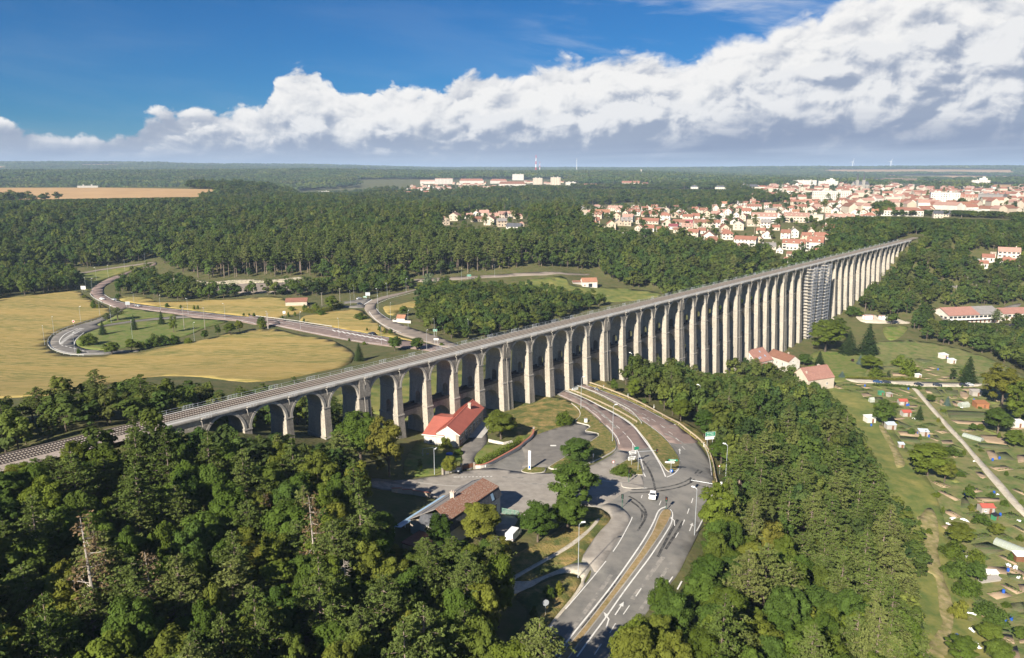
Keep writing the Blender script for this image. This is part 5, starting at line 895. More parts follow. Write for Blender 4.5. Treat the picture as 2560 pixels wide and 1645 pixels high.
# fields and grass
for nm,key,dz,mt,st in [('field','field_upper',.10,'straw',7),('field','field_middle',.11,'straw',7),('field','field_between',.12,'straw',6),
       ('field','field_east',.10,'meadow',7),('field','field_pocket',.10,'straw',6),('meadow','pasture_under',.12,'meadow',6),
       ('grass_slope','shoulder_slope',.10,'meadow',8),('grass_bank','bank_viaduct',.12,'hay',3),('grass_verge','verge_right',.10,'hay',3),
       ('grass_verge','verge_left',.12,'hay',3),('grass_bank','bank_grass',.12,'hay',3),('garden','house_garden',.12,'lawn',3),('lawn','house_lawn',.16,'lawn',3),
       ('lawn','farm_lawn',.12,'lawn',5),('meadow','yard_lawn',.12,'lawn',5)]:
 drape(nm,LAYOUT[key],dz,M[mt],st)
# valley floor: allotments
drape('allotment_ground',LAYOUT['allotments'],.08,M['garden'],5)
drape('grass_strip',[(178,372),(162,367),(150,342),(145,302),(133,256),(119,226),(103,200),(91,150),(80,112),(112,112),(119,165),(133,205),(151,250),(166,310),(182,368)],.11,M['meadow'],4)
for q in LAYOUT['soil']:
 drape('soil_bed',q,.14,M['soil'],4,smooth=0,skirt=.2)
for q in LAYOUT['crop']:
 drape('crop_bed',q,.16,M['crop'],4,smooth=0,skirt=.2)
# smaller beds of the allotments, in line with the garden path
br_ = np.random.RandomState(3)
pd = Vector((.30,-.954)); pn = Vector((.954,.30))
beds,tries,VEG = [],0,[]
while len(beds) < 150 and tries < 5000:
 tries += 1
 c = Vector((br_.uniform(112,262),br_.uniform(150,412)))
 if c.y > 384 and c.x < 215: continue
 w_,l_ = br_.uniform(1.6,4.2),br_.uniform(4,10)
 if br_.rand() < .5: w_,l_ = l_,w_
 ring = [c +pn *a *w_ /2+pd *b *l_ /2 for a,b in ((-1,-1),(1,-1),(1,1),(-1,1))]
 xs = np.array([p.x for p in ring]+[c.x]); ys = np.array([p.y for p in ring]+[c.y])
 if not inside(xs,ys,LAYOUT['allotments']).all(): continue
 if any(inside(xs,ys,LAYOUT[k]).any() for k in ('garden_path','gravel_lane','farm_lawn','wood_track','wood_track2')): continue
 if any((c -p[0]).length < (max(w_,l_)+p[1])*.55 for p in beds): continue
 if any(inside(xs,ys,q).any() for q in LAYOUT['soil']+LAYOUT['crop']): continue
 beds.append((c,max(w_,l_)))
 kind = 'soil' if br_.rand() < .42 else ('crop' if br_.rand() < .75 else 'lawn')
 drape('garden_bed',ring,.12,M[kind],3,smooth=0,skirt=.15)
 if kind == 'lawn': continue
 along = l_ >= w_
 A_,B_,la,lb = (pd,pn,l_,w_) if along else (pn,pd,w_,l_)
 for row in np.arange(-lb /2+.35,lb /2-.2,.75):
  if kind == 'soil' and br_.rand() < .6: continue
  for q in np.arange(-la /2+.2,la /2,.32):
   p = c +A_ *(q +br_.uniform(-.1,.1))+B_ *(row +br_.uniform(-.08,.08))
   VEG.append((p.x,p.y,H(p.x,p.y)+.12+br_.uniform(.08,.35)))
# roads and paths
for nm,key,dz,mt,st in [('gravel_track','gravel_track',.17,'gravel',3),('gravel_path','gravel_path',.20,'gravel',3),('dirt_track','wood_track',.16,'track_dirt',3),
       ('dirt_track','wood_track2',.16,'track_dirt',3),('gravel_lane','gravel_lane',.18,'gravel',4),('gravel_path','garden_path',.20,'gravel',4),
       ('driveway','house_drive',.20,'old_asphalt',3),('yard','yard',.14,'pale_asphalt',3),
       ('road','junction_road',.22,'asphalt',3),('side_road','pale_side_road',.235,'pale_asphalt',3),('lay_by','lay_by',.235,'pale_asphalt',3),
       ('carriageway','red_left',.24,'red_asphalt',3),('carriageway','red_right',.24,'red_asphalt',3),('car_park','parking',.25,'old_asphalt',3),
       ('valley_road','valley_road',.30,'red_asphalt',5),('curved_road','curved_road',.32,'tan_asphalt',5),('slip_road','slip_road',.28,'old_asphalt',5),
       ('hill_road','hill_road',.30,'tan_asphalt',6),('main_road','loop_main',.34,'red_asphalt',6),('loop_road','loop_arm',.30,'old_asphalt',5),
       ('loop_lawn','loop_green',.22,'lawn',6),('loop_lawn','loop_triangle',.20,'lawn',6),('gravel_terrace','upper_terrace',.25,'tan_asphalt',6),
       ('rock_bank','rock_bank',.5,'rock',4),('farm_lane','left_lane',.25,'tan_asphalt',6),('yard','valley_yard',.2,'gravel',5),('lane','upper_lane',.25,'old_asphalt',5),
       ('yard','warehouse_yard',.2,'old_asphalt',5),('lane','warehouse_lane',.2,'old_asphalt',6)]:
 drape(nm,LAYOUT[key],dz,M[mt],st)
# kerbed islands: stone rim with grass set 2 cm lower
for key,mt in [('lawn_curve','verge'),('triangle_island','verge'),('nose_island','pale_asphalt'),('median_top','verge'),('median_bottom','dry_verge'),('grass_obelisk','verge')]:
 ring = smooth_ring(LAYOUT[key],1)
 cx = sum(p.x for p in ring)/len(ring)
 isl = drape('traffic_island',ring,.335,M['kerb'],3,smooth=0)
 area = 0.5*sum(ring[i].x *ring[(i +1) % len(ring)].y -ring[(i +1) % len(ring)].x *ring[i].y for i in range(len(ring)))
 sg = 1 if area > 0 else -1
 inner = []
 for i,p in enumerate(ring):
  d = ring[(i +1) % len(ring)]-ring[i -1]
  d.normalize()
  inner.append(p +Vector((-d.y,d.x))*sg *0.2)
 drape('island_grass',inner,.35,M[mt],2.5,smooth=0,skirt=0,parent=isl,kind=None)
# painted lines
mb = MB()
for pts,w,dash in LAYOUT['lines']:
 p2 = resample(smooth_line(pts,2 if len(pts) > 2 else 0),2.5)
 far = Vector(pts[0]).length > 300
 strip_mesh(mb,p2,w *(1.5 if far else 1.15),.385 if far else .262)
sm = MB()
for pts,w in LAYOUT['skids']:
 strip_mesh(sm,resample(smooth_line(pts,2),2.0),w,.256)
M['rubber'] = layered('tyre_marks',[(0.045,0.043,0.042),(0.13,0.125,0.118)],[1.0],ramp=(.45,.62))
sm.build('tyre_mark',M['rubber'])['kind'] = 'structure'
sm = MB()
for pts,w in LAYOUT['worn']:
 strip_mesh(sm,resample(smooth_line(pts,2),2.0),w,.252)
M['worn'] = layered('worn_asphalt',[(0.30,0.275,0.245),(0.19,0.18,0.165)],[0.6],ramp=(.42,.58))
sm.build('worn_strip',M['worn'])['kind'] = 'structure'
def arrow(mb,a,b,turn,dz=.262):
 a,b = Vector(a),Vector(b)
 d = (b -a).normalized()
 nn = Vector((-d.y,d.x))
 L = 5.2
 def P(u,v):
  q = a +d *u +nn *v
  return (q.x,q.y,H(q.x,q.y)+dz)
 if turn:
  mb.quad(P(0,-.12),P(0,.12),P(2.8,.14),P(3.0,-.12))
  mb.quad(P(2.8,.14),P(3.0,-.12),P(3.9,.45),P(3.65,.62))
  mb.quad(P(3.3,.75),P(4.2,.25),P(4.9,1.35))
 else:
  mb.quad(P(0,-.12),P(0,.12),P(3.6,.12),P(3.6,-.12))
  mb.quad(P(3.5,-.45),P(3.5,.45),P(5.2,0))
for a,b in LAYOUT['arrow_left']: arrow(mb,a,b,True)
for a,b in LAYOUT['arrow_straight']: arrow(mb,a,b,False)
zx,zy = LAYOUT['zebra_bay'][0]
mb.quad(*[(zx +a,zy +b,H(zx,zy)+.28) for a,b in ((-.9,-.5),(.9,-.5),(.9,.5),(-.9,.5))])
o = mb.build('road_marking',M['paint'])
o['kind'] = 'structure'
# ------------------------------------------------------------------ the railway viaduct
VA = Vector((-76.066,173.048))
VU = Vector((.66917256,.74310705))
VN = Vector((VU.y,-VU.x))              # towards the camera side
UNIT,THICK = 12.0,2.16
DECK,WID = 52.0,9.0
V_RZ = math.atan2(VU.y,VU.x)

def s_pier(k):
 return UNIT *k +THICK *(k // 5)+(THICK /2 if k % 5 == 4 else 0)

def vpt(s,y):
 p = VA +VU *s -VN *y
 return p

VIA = thing('viaduct','long pale stone railway viaduct of fifty tall round arches crossing the valley','viaduct',(VA.x,VA.y,0),V_RZ)
Z_SPR,Z_G1,Z_G2 = 46.0,37.2,22.6

def pier_front(z):
 return float(np.interp(z,[0,Z_G2,Z_G1,Z_SPR,60],[-2.3,-0.9,0.05,0.5,0.5]))

def pier_half(z,t):
 return (t +float(np.interp(z,[0,Z_G2,Z_G1,Z_SPR,60],[1.9,0.95,0.3,0.0,0.0])))/2

def arch_pts(c,z0,r,n,a0=math.pi,a1=0.0):
 return [(c +r *math.cos(a0+(a1-a0)*i /n),z0+r *math.sin(a0+(a1-a0)*i /n)) for i in range(n +1)]

def pier_mesh(zb,t,g1,g2):
 """pier from the ground to the springing, pierced by an arched passage at each gallery"""
 V,F = [],[]
 segs = []
 top = Z_SPR
 for z1,hole in ((Z_G1,g1),(Z_G2,g2),(zb,False)):
  if z1 < zb:
   z1,hole = zb,False
  if top -z1 > 0.05:
   segs.append((z1,top,hole))
  top = z1
  if z1 <= zb: break
 for i,(z0,z1,hole) in enumerate(segs):
  step = 0.10*i                      # each stage is set a little wider than the one above
  zs = [z0+(z1-z0)*k /2 for k in range(3)]
  outer = [(pier_front(z)-step,z) for z in zs]+[(WID -pier_front(z)+step,z) for z in reversed(zs)]
  pts = [Vector(p) for p in outer]
  no = len(pts)
  edges = [(k,(k +1) % no) for k in range(no)]
  hp = []
  if hole:
   c,w = WID /2,1.15
   hp = [(c -w,z0+.02)]+arch_pts(c,z0+3.2,w,6)+[(c +w,z0+.02)]
   pts += [Vector(p) for p in hp]
   nh = len(hp)
   edges += [(no +k,no +(k +1) % nh) for k in range(nh)]
  vs,_,fs,*_ = delaunay_2d_cdt(pts,edges,[],0,1e-5)
  P = np.array([(p.x,p.y) for p in vs])
  fs = np.array([f for f in fs if len(f) == 3])
  cen = P[fs].mean(1)
  ok = inside(cen[:,0],cen[:,1],outer)
  if hole: ok &= ~inside(cen[:,0],cen[:,1],hp)
  fs = fs[ok]
  for sgn in (-1,1):
   o = len(V)
   V += [(sgn *(pier_half(z,t)+step),y,z) for y,z in P]
   F += [tuple(o +q for q in (f if sgn < 0 else f[::-1])) for f in fs]
  def ringstrip(ring,flip):
   o = len(V)
   n = len(ring)
   for y,z in ring:
    h = pier_half(z,t)+step
    V.append((-h,y,z)); V.append((h,y,z))
   for k in range(n):
    a,b = o +2*k,o +2*((k +1) % n)
    q = (a,b,b +1,a +1)
    tri = [(q[0],q[1],q[2]),(q[0],q[2],q[3])]
    F.extend([x[::-1] for x in tri] if flip else tri)
  ringstrip(outer,False)
  if hole: ringstrip(hp,True)
 me = bpy.data.meshes.new('pier')
 me.from_pydata(V,[],F)
 me.materials.append(M['stone'])
 me.materials.append(M['stone_dark'])
 bm = bmesh.new(); bm.from_mesh(me)
 bmesh.ops.recalc_face_normals(bm,faces=bm.faces)
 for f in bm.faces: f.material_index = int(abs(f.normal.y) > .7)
 bm.to_mesh(me); bm.free()
 return me

def extruded(name,outline,y0,y1,mat,back=True):
 """concave outline in (x, z) extruded from y0 to y1"""
 n = len(outline)
 vs,_,fs,*_ = delaunay_2d_cdt([Vector(p) for p in outline],[(i,(i +1) % n) for i in range(n)],[],0,1e-5)
 P = np.array([(p.x,p.y) for p in vs])
 fs = np.array([f for f in fs if len(f) == 3])
 cen = P[fs].mean(1)
 fs = fs[inside(cen[:,0],cen[:,1],outline)]
 V = [(x,y0,z) for x,z in P]+[(x,y1,z) for x,z in P]
 m = len(P)
 F = [tuple(f) for f in fs]+[tuple(int(q)+m for q in f[::-1]) for f in fs]
 o = len(V)
 V += [(x,y0,z) for x,z in outline]+[(x,y1,z) for x,z in outline]
 F += [(o +i,o +(i +1) % n,o +n +(i +1) % n,o +n +i) for i in range(n)]
 me = bpy.data.meshes.new(name)
 me.from_pydata(V,[],F)
 me.materials.append(mat)
 if mat == M['stone']: me.materials.append(M['stone_dark'])
 bm = bmesh.new(); bm.from_mesh(me)
 bmesh.ops.recalc_face_normals(bm,faces=bm.faces)
 if mat == M['stone']:
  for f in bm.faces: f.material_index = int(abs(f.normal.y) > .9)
 bm.to_mesh(me); bm.free()
 return me

# arches: vault and spandrels, with a ring of dressed stone
top = DECK -.55
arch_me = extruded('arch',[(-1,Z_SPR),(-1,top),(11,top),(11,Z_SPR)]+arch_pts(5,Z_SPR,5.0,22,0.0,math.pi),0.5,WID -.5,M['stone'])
ring_out = arch_pts(5,Z_SPR,5.62,22,0.0,math.pi)
ring_me = extruded('arch_ring',arch_pts(5,Z_SPR,4.985,22)+ring_out,0.40,WID -.40,M['stone_pale'])
g_r = 4.72
gal_me = extruded('gallery',[(-.9,36.9),(10.9,36.9),(10.9,30.6),(5+g_r,30.6)]+arch_pts(5,30.6,g_r,16,0.0,math.pi)[1:-1]+[(5-g_r,30.6),(-.9,30.6)],2.3,WID -2.3,M['stone'])
g2_r = 4.4
gal2_me = extruded('gallery',[(-.6,22.3),(10.6,22.3),(10.6,16.4),(5+g2_r,16.4)]+arch_pts(5,16.4,g2_r,16,0.0,math.pi)[1:-1]+[(5-g2_r,16.4),(-.6,16.4)],2.3,WID -2.3,M['stone'])
M['gallery_top'] = layered('gallery_paving',[(0.085,0.08,0.075),(0.055,0.052,0.05)],[0.8])
mb = MB()
for z in (0,):
 mb.box((5,WID /2,0),(10.2,4.5,.25)); mb.box((5,2.5,.2),(10.2,.35,.75)); mb.box((5,WID -2.5,.2),(10.2,.35,.75))
gdeck_me = mb.mesh('gallery_parapet',M['gallery_top'])
# string courses: a projecting band round the pier at each stage
def add_bands(pier,zb,t):
 for i,z in enumerate((Z_SPR,Z_G1,Z_G2)):
  if z < zb +1: continue
  f = pier_front(z)-.1*i -.16
  mb = MB()
  mb.box((0,WID /2,z -.45),(2*(pier_half(z,t)+.1*i +.16),WID -2*f,.38))
  mb.build('string_course',M['stone_pale'],pier)
refuge = MB()
refuge.box((0,-.30,DECK -.30),(2.6,.62,.26)); refuge.box((0,-.12,DECK -.62),(1.4,.30,.32))
refuge.mi = 1
for x in (-1.2,-.4,.4,1.2): refuge.tube((x,-.55,DECK -.05),(x,-.55,DECK +1.0),.035,n=4)
for z in (.5,1.0): refuge.tube((-1.2,-.55,DECK +z),(1.2,-.55,DECK +z),.035,n=4)
for x in (-1.2,1.2): refuge.tube((x,-.55,DECK +1.0),(x,.1,DECK +1.0),.035,n=4)
refuge_me = refuge.mesh('refuge',[M['stone_pale'],M['galv']])
sp = MB()
sp.tube((0,.4,DECK -.75),(0,-.35,DECK -.8),.12,n=7); sp.tube((0,-.35,DECK -.8),(.12,-.42,DECK -2.3),.10,.08,n=7)
spout_me = sp.mesh('drain_spout',M['stone_pale'])
ends = [s_pier(k) for k in range(51)]
for k in range(0,51):
 s = s_pier(k)
 thick = k % 5 == 4
 t = 2.0+(THICK if thick else 0)
 p = vpt(s,WID /2)
 zb = min(H(p.x +d *VN.x,p.y +d *VN.y) for d in (-6,0,6))-1.0
 if 0 < k < 50 and zb < Z_SPR -1:
  g1,g2 = zb < 33 and 4 < k < 45,zb < 18 and 15 < k < 40
  o = new_obj('pier',pier_mesh(zb,t,g1,g2),VIA)
  o.location = (s,0,0)
  if k in (30,31): o['label'] = 'pier strapped with pale ties beside the scaffold'
  add_bands(o,zb,t)
  if thick:
   for y in (.28,WID -.28):
    pl = MB()
    pl.box((0,y,Z_SPR),(t -.2,.44,top -Z_SPR))
    pl.build('pilaster',M['stone_dark'],o)
   dp = MB()
   dp.tube((-.35,.0,DECK -2),(-.35,.2,Z_SPR),.09,n=5)
   zz = [Z_SPR,Z_G1,Z_G2,zb]
   for a,b2 in zip(zz[:-1],zz[1:]):
    b2 = max(b2,zb)
    if a > zb +.5: dp.tube((-.35,pier_front(a)-.42,a),(-.35,pier_front(b2)-.42,b2),.09,n=5)
   dp.build('drain_pipe',M['stone_pale'],o)
 if k < 50:
  a = new_obj('arch',arch_me,VIA)
  t0,t1 = 2.0+(THICK if k % 5 == 4 else 0),2.0
  a.location = (s +t0/2,0,0)
  r = new_obj('arch_ring',ring_me,a)
  q = vpt(s +6,WID /2)
  zg = H(q.x,q.y)
  if 4 < k < 44 and zg < 34.5:
   gl = new_obj('gallery',gal_me,VIA)
   gl.location = (s +t0/2,0,0)
   gd = new_obj('gallery_parapet',gdeck_me,gl)
   gd.location = (0,0,36.95)
  if 15 < k < 39 and zg < 19:
   gl = new_obj('gallery',gal2_me,VIA)
   gl.location = (s +t0/2,0,0)
   gd = new_obj('gallery_parapet',gdeck_me,gl)
   gd.location = (0,0,22.35)
 o = new_obj('refuge',refuge_me,VIA)
 o.location = (s +1.0,0,0)
 o = new_obj('refuge',refuge_me,VIA)
 o.location = (s +1.0,WID,0)
 o.rotation_euler = (0,0,math.pi)
 o = new_obj('drain_spout',spout_me,VIA)
 o.location = (s -.3,0,0)
S0,S1 = -1.5,s_pier(50)+1.5
# end walls of the viaduct
for s,d in ((s_pier(0)-4.4,1),(s_pier(50)+4.4,1)):
 mb = MB()
 mb.box((s,WID /2,30 if s < 0 else 34),(8.8,WID -1.0,top -(30 if s < 0 else 34)))
 mb.build('abutment',M['stone'],VIA)
E0,E1 = S0-7.3,S1+7.3
mb = MB()
mb.prism([(0,51.62),(0,DECK),(WID,DECK),(WID,51.62),(WID -.25,51.62),(WID -.25,top),(.25,top),(.25,51.62)],E0,E1)
mb.build('cornice',M['stone_pale'],VIA)
mb = MB()
mb.prism([(.08,DECK),(.08,DECK +.16),(1.45,DECK +.16),(1.45,DECK)],E0,E1)
mb.prism([(WID -1.5,DECK),(WID -1.5,DECK +.30),(WID -.75,DECK +.30),(WID -.75,DECK)],E0,E1)
mb.build('walkway',M['walkway'],VIA)
mb = MB()
for y,h in ((.12,1.0),(WID -.12,1.1)):
 x = E0
 while x < E1:
  mb.tube((x,y,DECK),(x,y,DECK +h),.035,n=4); x += 4.0
 for z in (.5,h):
  mb.tube((E0,y,DECK +z),(E1,y,DECK +z),.03,n=4)
mb.build('railing',M['galv'],VIA)
mb = MB()
mb.box(((E0+E1)/2,1.75,DECK),(E1-E0,.42,.36))
mb.build('cable_trough',M['walkway'],VIA)

# the permanent way runs on past both ends of the viaduct
T0,T1 = -72.0,S1+40
bal = MB()
bal.prism([(1.97,DECK -.3),(2.1,DECK +.30),(7.35,DECK +.30),(7.48,DECK -.3)],T0,T1)
bal.prism([(-.6,DECK -.5),(1.9,DECK +.10),(1.96,DECK -.6)],T0,E0-.02)
bal.prism([(7.5,DECK -.6),(7.6,DECK +.10),(10.4,DECK -.5)],T0,E0-.02)
bl = bal.build('ballast_bed',M['ballast'])
bl.location = (VA.x,VA.y,0); bl.rotation_euler = (0,0,V_RZ)
tag(bl,'pinkish stone ballast bed along the top of the viaduct','ballast')
M['track_stain'] = layered('rust_stained_ballast',[(0.19,0.15,0.125),(0.235,0.19,0.16)],[1.5])
for yc,lab in ((6.05,'far railway track on the viaduct with dark rusty rails'),(3.05,'near railway track on the viaduct beside the drain spouts')):
 tr = thing('railway_track',lab,'railway track',(VA.x,VA.y,DECK),V_RZ)
 for d in (-.75,.75):
  mb = MB()
  mb.box(((T0+T1)/2,yc +d,.42),(T1-T0,.12,.17))
  mb.build('rail',M['rail'],tr)
 mb = MB()
 for d in (-.78,.78):
  mb.box(((T0+T1)/2,yc +d,.27),(T1-T0,.34,.045))
 mb.build('stained_ballast',M['track_stain'],tr)
 n = int((T1-T0)/.62)
 base = np.array([(-.13,-1.3,0),(.13,-1.3,0),(.13,1.3,0),(-.13,1.3,0),(-.11,-1.3,.14),(.11,-1.3,.14),(.11,1.3,.14),(-.11,1.3,.14)])
 fq = np.array([(4,5,6,7),(0,1,5,4),(1,2,6,5),(2,3,7,6),(3,0,4,7)])
 off = np.c_[T0+.3+np.arange(n)*.62,np.full(n,yc),np.full(n,.29)]
 sv = (base[None]+off[:,None]).reshape(-1,3)
 sf = (fq[None]+(np.arange(n)*8)[:,None,None]).reshape(-1,4)
 o = new_obj('sleepers',mesh_np('sleepers',sv,sf,M['sleeper']),tr)
 o['kind'] = 'stuff'
# gravel path beside the track on land
# scaffold round three piers
sc_root = thing('scaffold','grey steel scaffold with plank decks wrapped round viaduct piers','scaffold',(VA.x,VA.y,0),V_RZ)
M['plank'] = layered('scaffold_plank',[(0.66,0.61,0.53),(0.52,0.48,0.42)],[0.6])
M['tube'] = flat_mat('scaffold_tube',(0.30,0.33,0.40),0.5,0.2)
for k in (32,33,34):
 s = s_pier(k)
 t = 2.0+(THICK if k == 34 else 0)
 p = vpt(s,0)
 zb = H(p.x,p.y)-.5
 lo,hi = pier_half(zb,t)+.5,pier_half(zb,t)+1.7
 yf = pier_front(zb)-.4
 xs = [-hi,-lo,0,lo,hi]
 mbp = MB()
 for x in xs:
  for y in (yf,yf -1.3):
   mbp.tube((s +x,y,zb),(s +x,y,50.8),.045,n=4)
 for y in np.linspace(yf,WID -.5,4):
  for x in (-hi,-lo):
   mbp.tube((s +x,y,zb),(s +x,y,50.8),.045,n=4)
 mbp.build('standard',M['tube'],sc_root)
 br = MB()
 z = zb +2.0
 lv = 0
 while z < 50.5:
  d = MB()
  d.box((s,yf -.65,z),(2*hi,1.25,.14))
  d.box((s -(lo +hi)/2,(yf +WID -.5)/2,z),(hi -lo,WID -.5-yf,.14))
  d.box((s,yf -1.28,z +.1),(2*hi,.05,.25))
  d.build('platform',M['plank'],sc_root)
  for zz in (.55,1.05):
   br.tube((s -hi,yf -1.3,z +zz),(s +hi,yf -1.3,z +zz),.04,n=4)
   br.tube((s -hi,yf -1.3,z +zz),(s -hi,WID -.5,z +zz),.04,n=4)
  a,b = (-hi,-lo) if lv % 2 else (-lo,-hi)
  br.tube((s +a,yf -1.3,z),(s +b,yf -1.3,z +2),.05,n=4)
  a,b = (lo,hi) if lv % 2 else (hi,lo)
  br.tube((s +a,yf -1.3,z),(s +b,yf -1.3,z +2),.05,n=4)
  br.tube((s -lo,yf -1.3,z),(s +lo,yf -1.3,z +2) if lv % 2 else (s -lo,yf -1.3,z +2),.05,n=4)
  z += 2.05
  lv += 1
 o = br.build('braces',M['tube'],sc_root)
 o['kind'] = 'stuff'
# ------------------------------------------------------------------ trees : meshes
def unit(n,rs):
 v = rs.normal(size=(n,3))
 return v /np.linalg.norm(v,axis=1)[:,None]

def cards(cen,nrm,size,rs,aspect=1.0,up=None):
 """leaf-sized kites centred at cen, facing nrm"""
 n = len(cen)
 nrm = nrm /np.maximum(np.linalg.norm(nrm,axis=1)[:,None],1e-6)
 a = up if up is not None else unit(n,rs)
 t = np.cross(nrm,a)
 t /= np.maximum(np.linalg.norm(t,axis=1)[:,None],1e-6)
 b = np.cross(nrm,t)
 s = (size if np.ndim(size) else np.full(n,size))[:,None]/2
 v = np.stack([cen -t *s *aspect,cen +b *s *.9+nrm *s *.12,cen +t *s *aspect,cen -b *s],1)
 return v.reshape(-1,3),np.arange(4*n).reshape(n,4)

def limb_set(mb,base,r0,targets,zfork,rs):
 for c in targets:
  p0 = Vector((0,0,zfork *rs.uniform(.55,1.0)))
  mid = p0.lerp(Vector(c),.5)+Vector((0,0,-.06*Vector(c).length +.2))
  mb.tube(p0,mid,r0*.42,r0*.26,5,caps=False)
  mb.tube(mid,Vector(c),r0*.26,r0*.07,4,caps=False)

def broad_mesh(h,r,seed,n_clump,per,leaf,mat,crown_base=.22,lean=.0,flat=.9):
 """rounded broadleaf tree: clumps of leaves on a lumpy shell, limbs inside"""
 rs = np.random.RandomState(seed)
 cb = h *crown_base
 cz,rz = (h +cb)/2,(h -cb)/2
 lob = unit(5,rs)
 lamp = rs.uniform(-.30,.38,5)
 C,Rr = [],[]
 for i in range(n_clump):
  d = unit(1,rs)[0]
  if d[2] < -.8: d[2] *= -.5
  d /= np.linalg.norm(d)
  shell = rs.uniform(.55,.92) if rs.rand() < .8 else rs.uniform(.15,.5)
  k = 1+float((np.maximum(0,lob @ d) ** 3*lamp).sum())
  w = 1.0 if d[2] > 0 else (1-.12*abs(d[2]))
  c = np.array([d[0]*r *shell *k *w,d[1]*r *shell *k *w,cz +d[2]*rz *shell *min(k,1.12)*flat])
  C.append(c)
  Rr.append(r *rs.uniform(.13,.30)*(1 if n_clump > 40 else 1.3))
 C,Rr = np.array(C),np.array(Rr)
 C[:,:2] += np.array([lean,0])*(C[:,2:3]/h)
 idx = np.repeat(np.arange(n_clump),per)
 d = unit(len(idx),rs)
 d[:,2] = np.where(d[:,2] < -.65,-d[:,2]*.6,d[:,2])
 d /= np.linalg.norm(d,axis=1)[:,None]
 rad = Rr[idx]*rs.uniform(.62,1.12,len(idx))
 cen = C[idx]+d *rad[:,None]*np.array([1,1,.8])
 outw = cen -np.array([0,0,cz -.2*rz])
 outw /= np.linalg.norm(outw,axis=1)[:,None]
 nrm = d *.8+outw *.45+unit(len(idx),rs)*.55+np.array([0,0,.38])
 v,f = cards(cen,nrm,leaf *rs.uniform(.6,1.3,len(idx)),rs)
 crown = mesh_np('crown',v,f,mat)
 mb = MB()
 tr = max(.09,h *.019)
 zf = cb +rz *.5
 mb.tube((0,0,-.8),(0,0,cb *.8),tr *1.25,tr,8,caps=False)
 mb.tube((0,0,cb *.8),(lean *.5,0,zf +rz *.5),tr,tr *.35,7,caps=False)
 sel = rs.choice(n_clump,min(9,n_clump),replace=False)
 limb_set(mb,0,tr,[tuple(C[i]) for i in sel],zf,rs)
 return crown,mb.mesh('trunk',M['bark'])

def pine_mesh(h,r,seed,whorls,per_b,tuft,mat,bare=.38,bark='pine_bark',dens=1.0,droop=0.0):
 """old pine: straight trunk, open layered crown of upturned needle tufts, dead stubs below"""
 rs = np.random.RandomState(seed)
 mb = MB()
 tr = h *.013+.06
 sway = rs.uniform(-.35,.35,2)
 def axis(t): return np.array([sway[0]*math.sin(t *2.5),sway[1]*math.sin(t *2.1+1),h *t])
 for k in range(5):
  a,b = k /5,(k +1)/5
  mb.tube(axis(a)-(np.array([0,0,.8]) if k == 0 else 0),axis(b),tr *(1-.82*a),tr *(1-.82*b),7,caps=False)
 cen,nrm = [],[]
 for w in range(whorls):
  t = bare +(1-bare)*((w +rs.uniform(0,.6))/whorls)
  u = (t -bare)/(1-bare)
  env = r *(0.55+.75*math.sin(math.pi *min(1,u *.78+.16)))*(1-.75*u ** 2.2)
  nb = rs.randint(3,6)
  a0 = rs.uniform(0,6.28)
  for b in range(nb):
   if rs.rand() > dens: continue
   az = a0+6.283*b /nb +rs.uniform(-.4,.4)
   L = env *rs.uniform(.5,1.12)
   rise = rs.uniform(-.10,.22)-droop *(1-u)
   p0 = axis(t)
   p1 = p0+np.array([math.cos(az)*L,math.sin(az)*L,L *rise])
   mb.tube(p0,p1,tr *.30*(1-.6*u),.02,4,caps=False)
   m = max(2,int(per_b *(L /r)))
   for q in range(m):
    s = rs.uniform(.30,1.05)
    c = p0+(p1-p0)*s +np.array([rs.normal()*.16*L,rs.normal()*.16*L,rs.uniform(-.05,.22)*L *.5+.1])
    cen.append(c)
    nrm.append(np.array([math.cos(az)*.35,math.sin(az)*.35,.9]))
 for k in range(int(whorls *1.1)):
  t = rs.uniform(.12,bare +.08)
  az,L = rs.uniform(0,6.28),r *rs.uniform(.2,.75)
  p0 = axis(t)
  mb.tube(p0,p0+np.array([math.cos(az)*L,math.sin(az)*L,L *rs.uniform(-.25,.15)]),tr *.16,.015,3,caps=False)
 cen,nrm = np.array(cen),np.array(nrm)
 k = 7
 idx = np.repeat(np.arange(len(cen)),k)
 d = unit(len(idx),rs)
 d[:,2] = np.abs(d[:,2])*.8-.12
 c2 = cen[idx]+d *tuft *rs.uniform(.25,.62,len(idx))[:,None]
 n2 = nrm[idx]*.55+unit(len(idx),rs)*.75
 v,f = cards(c2,n2,tuft *rs.uniform(.7,1.25,len(idx)),rs,aspect=.42)
 return mesh_np('crown',v,f,mat),mb.mesh('trunk',M[bark])

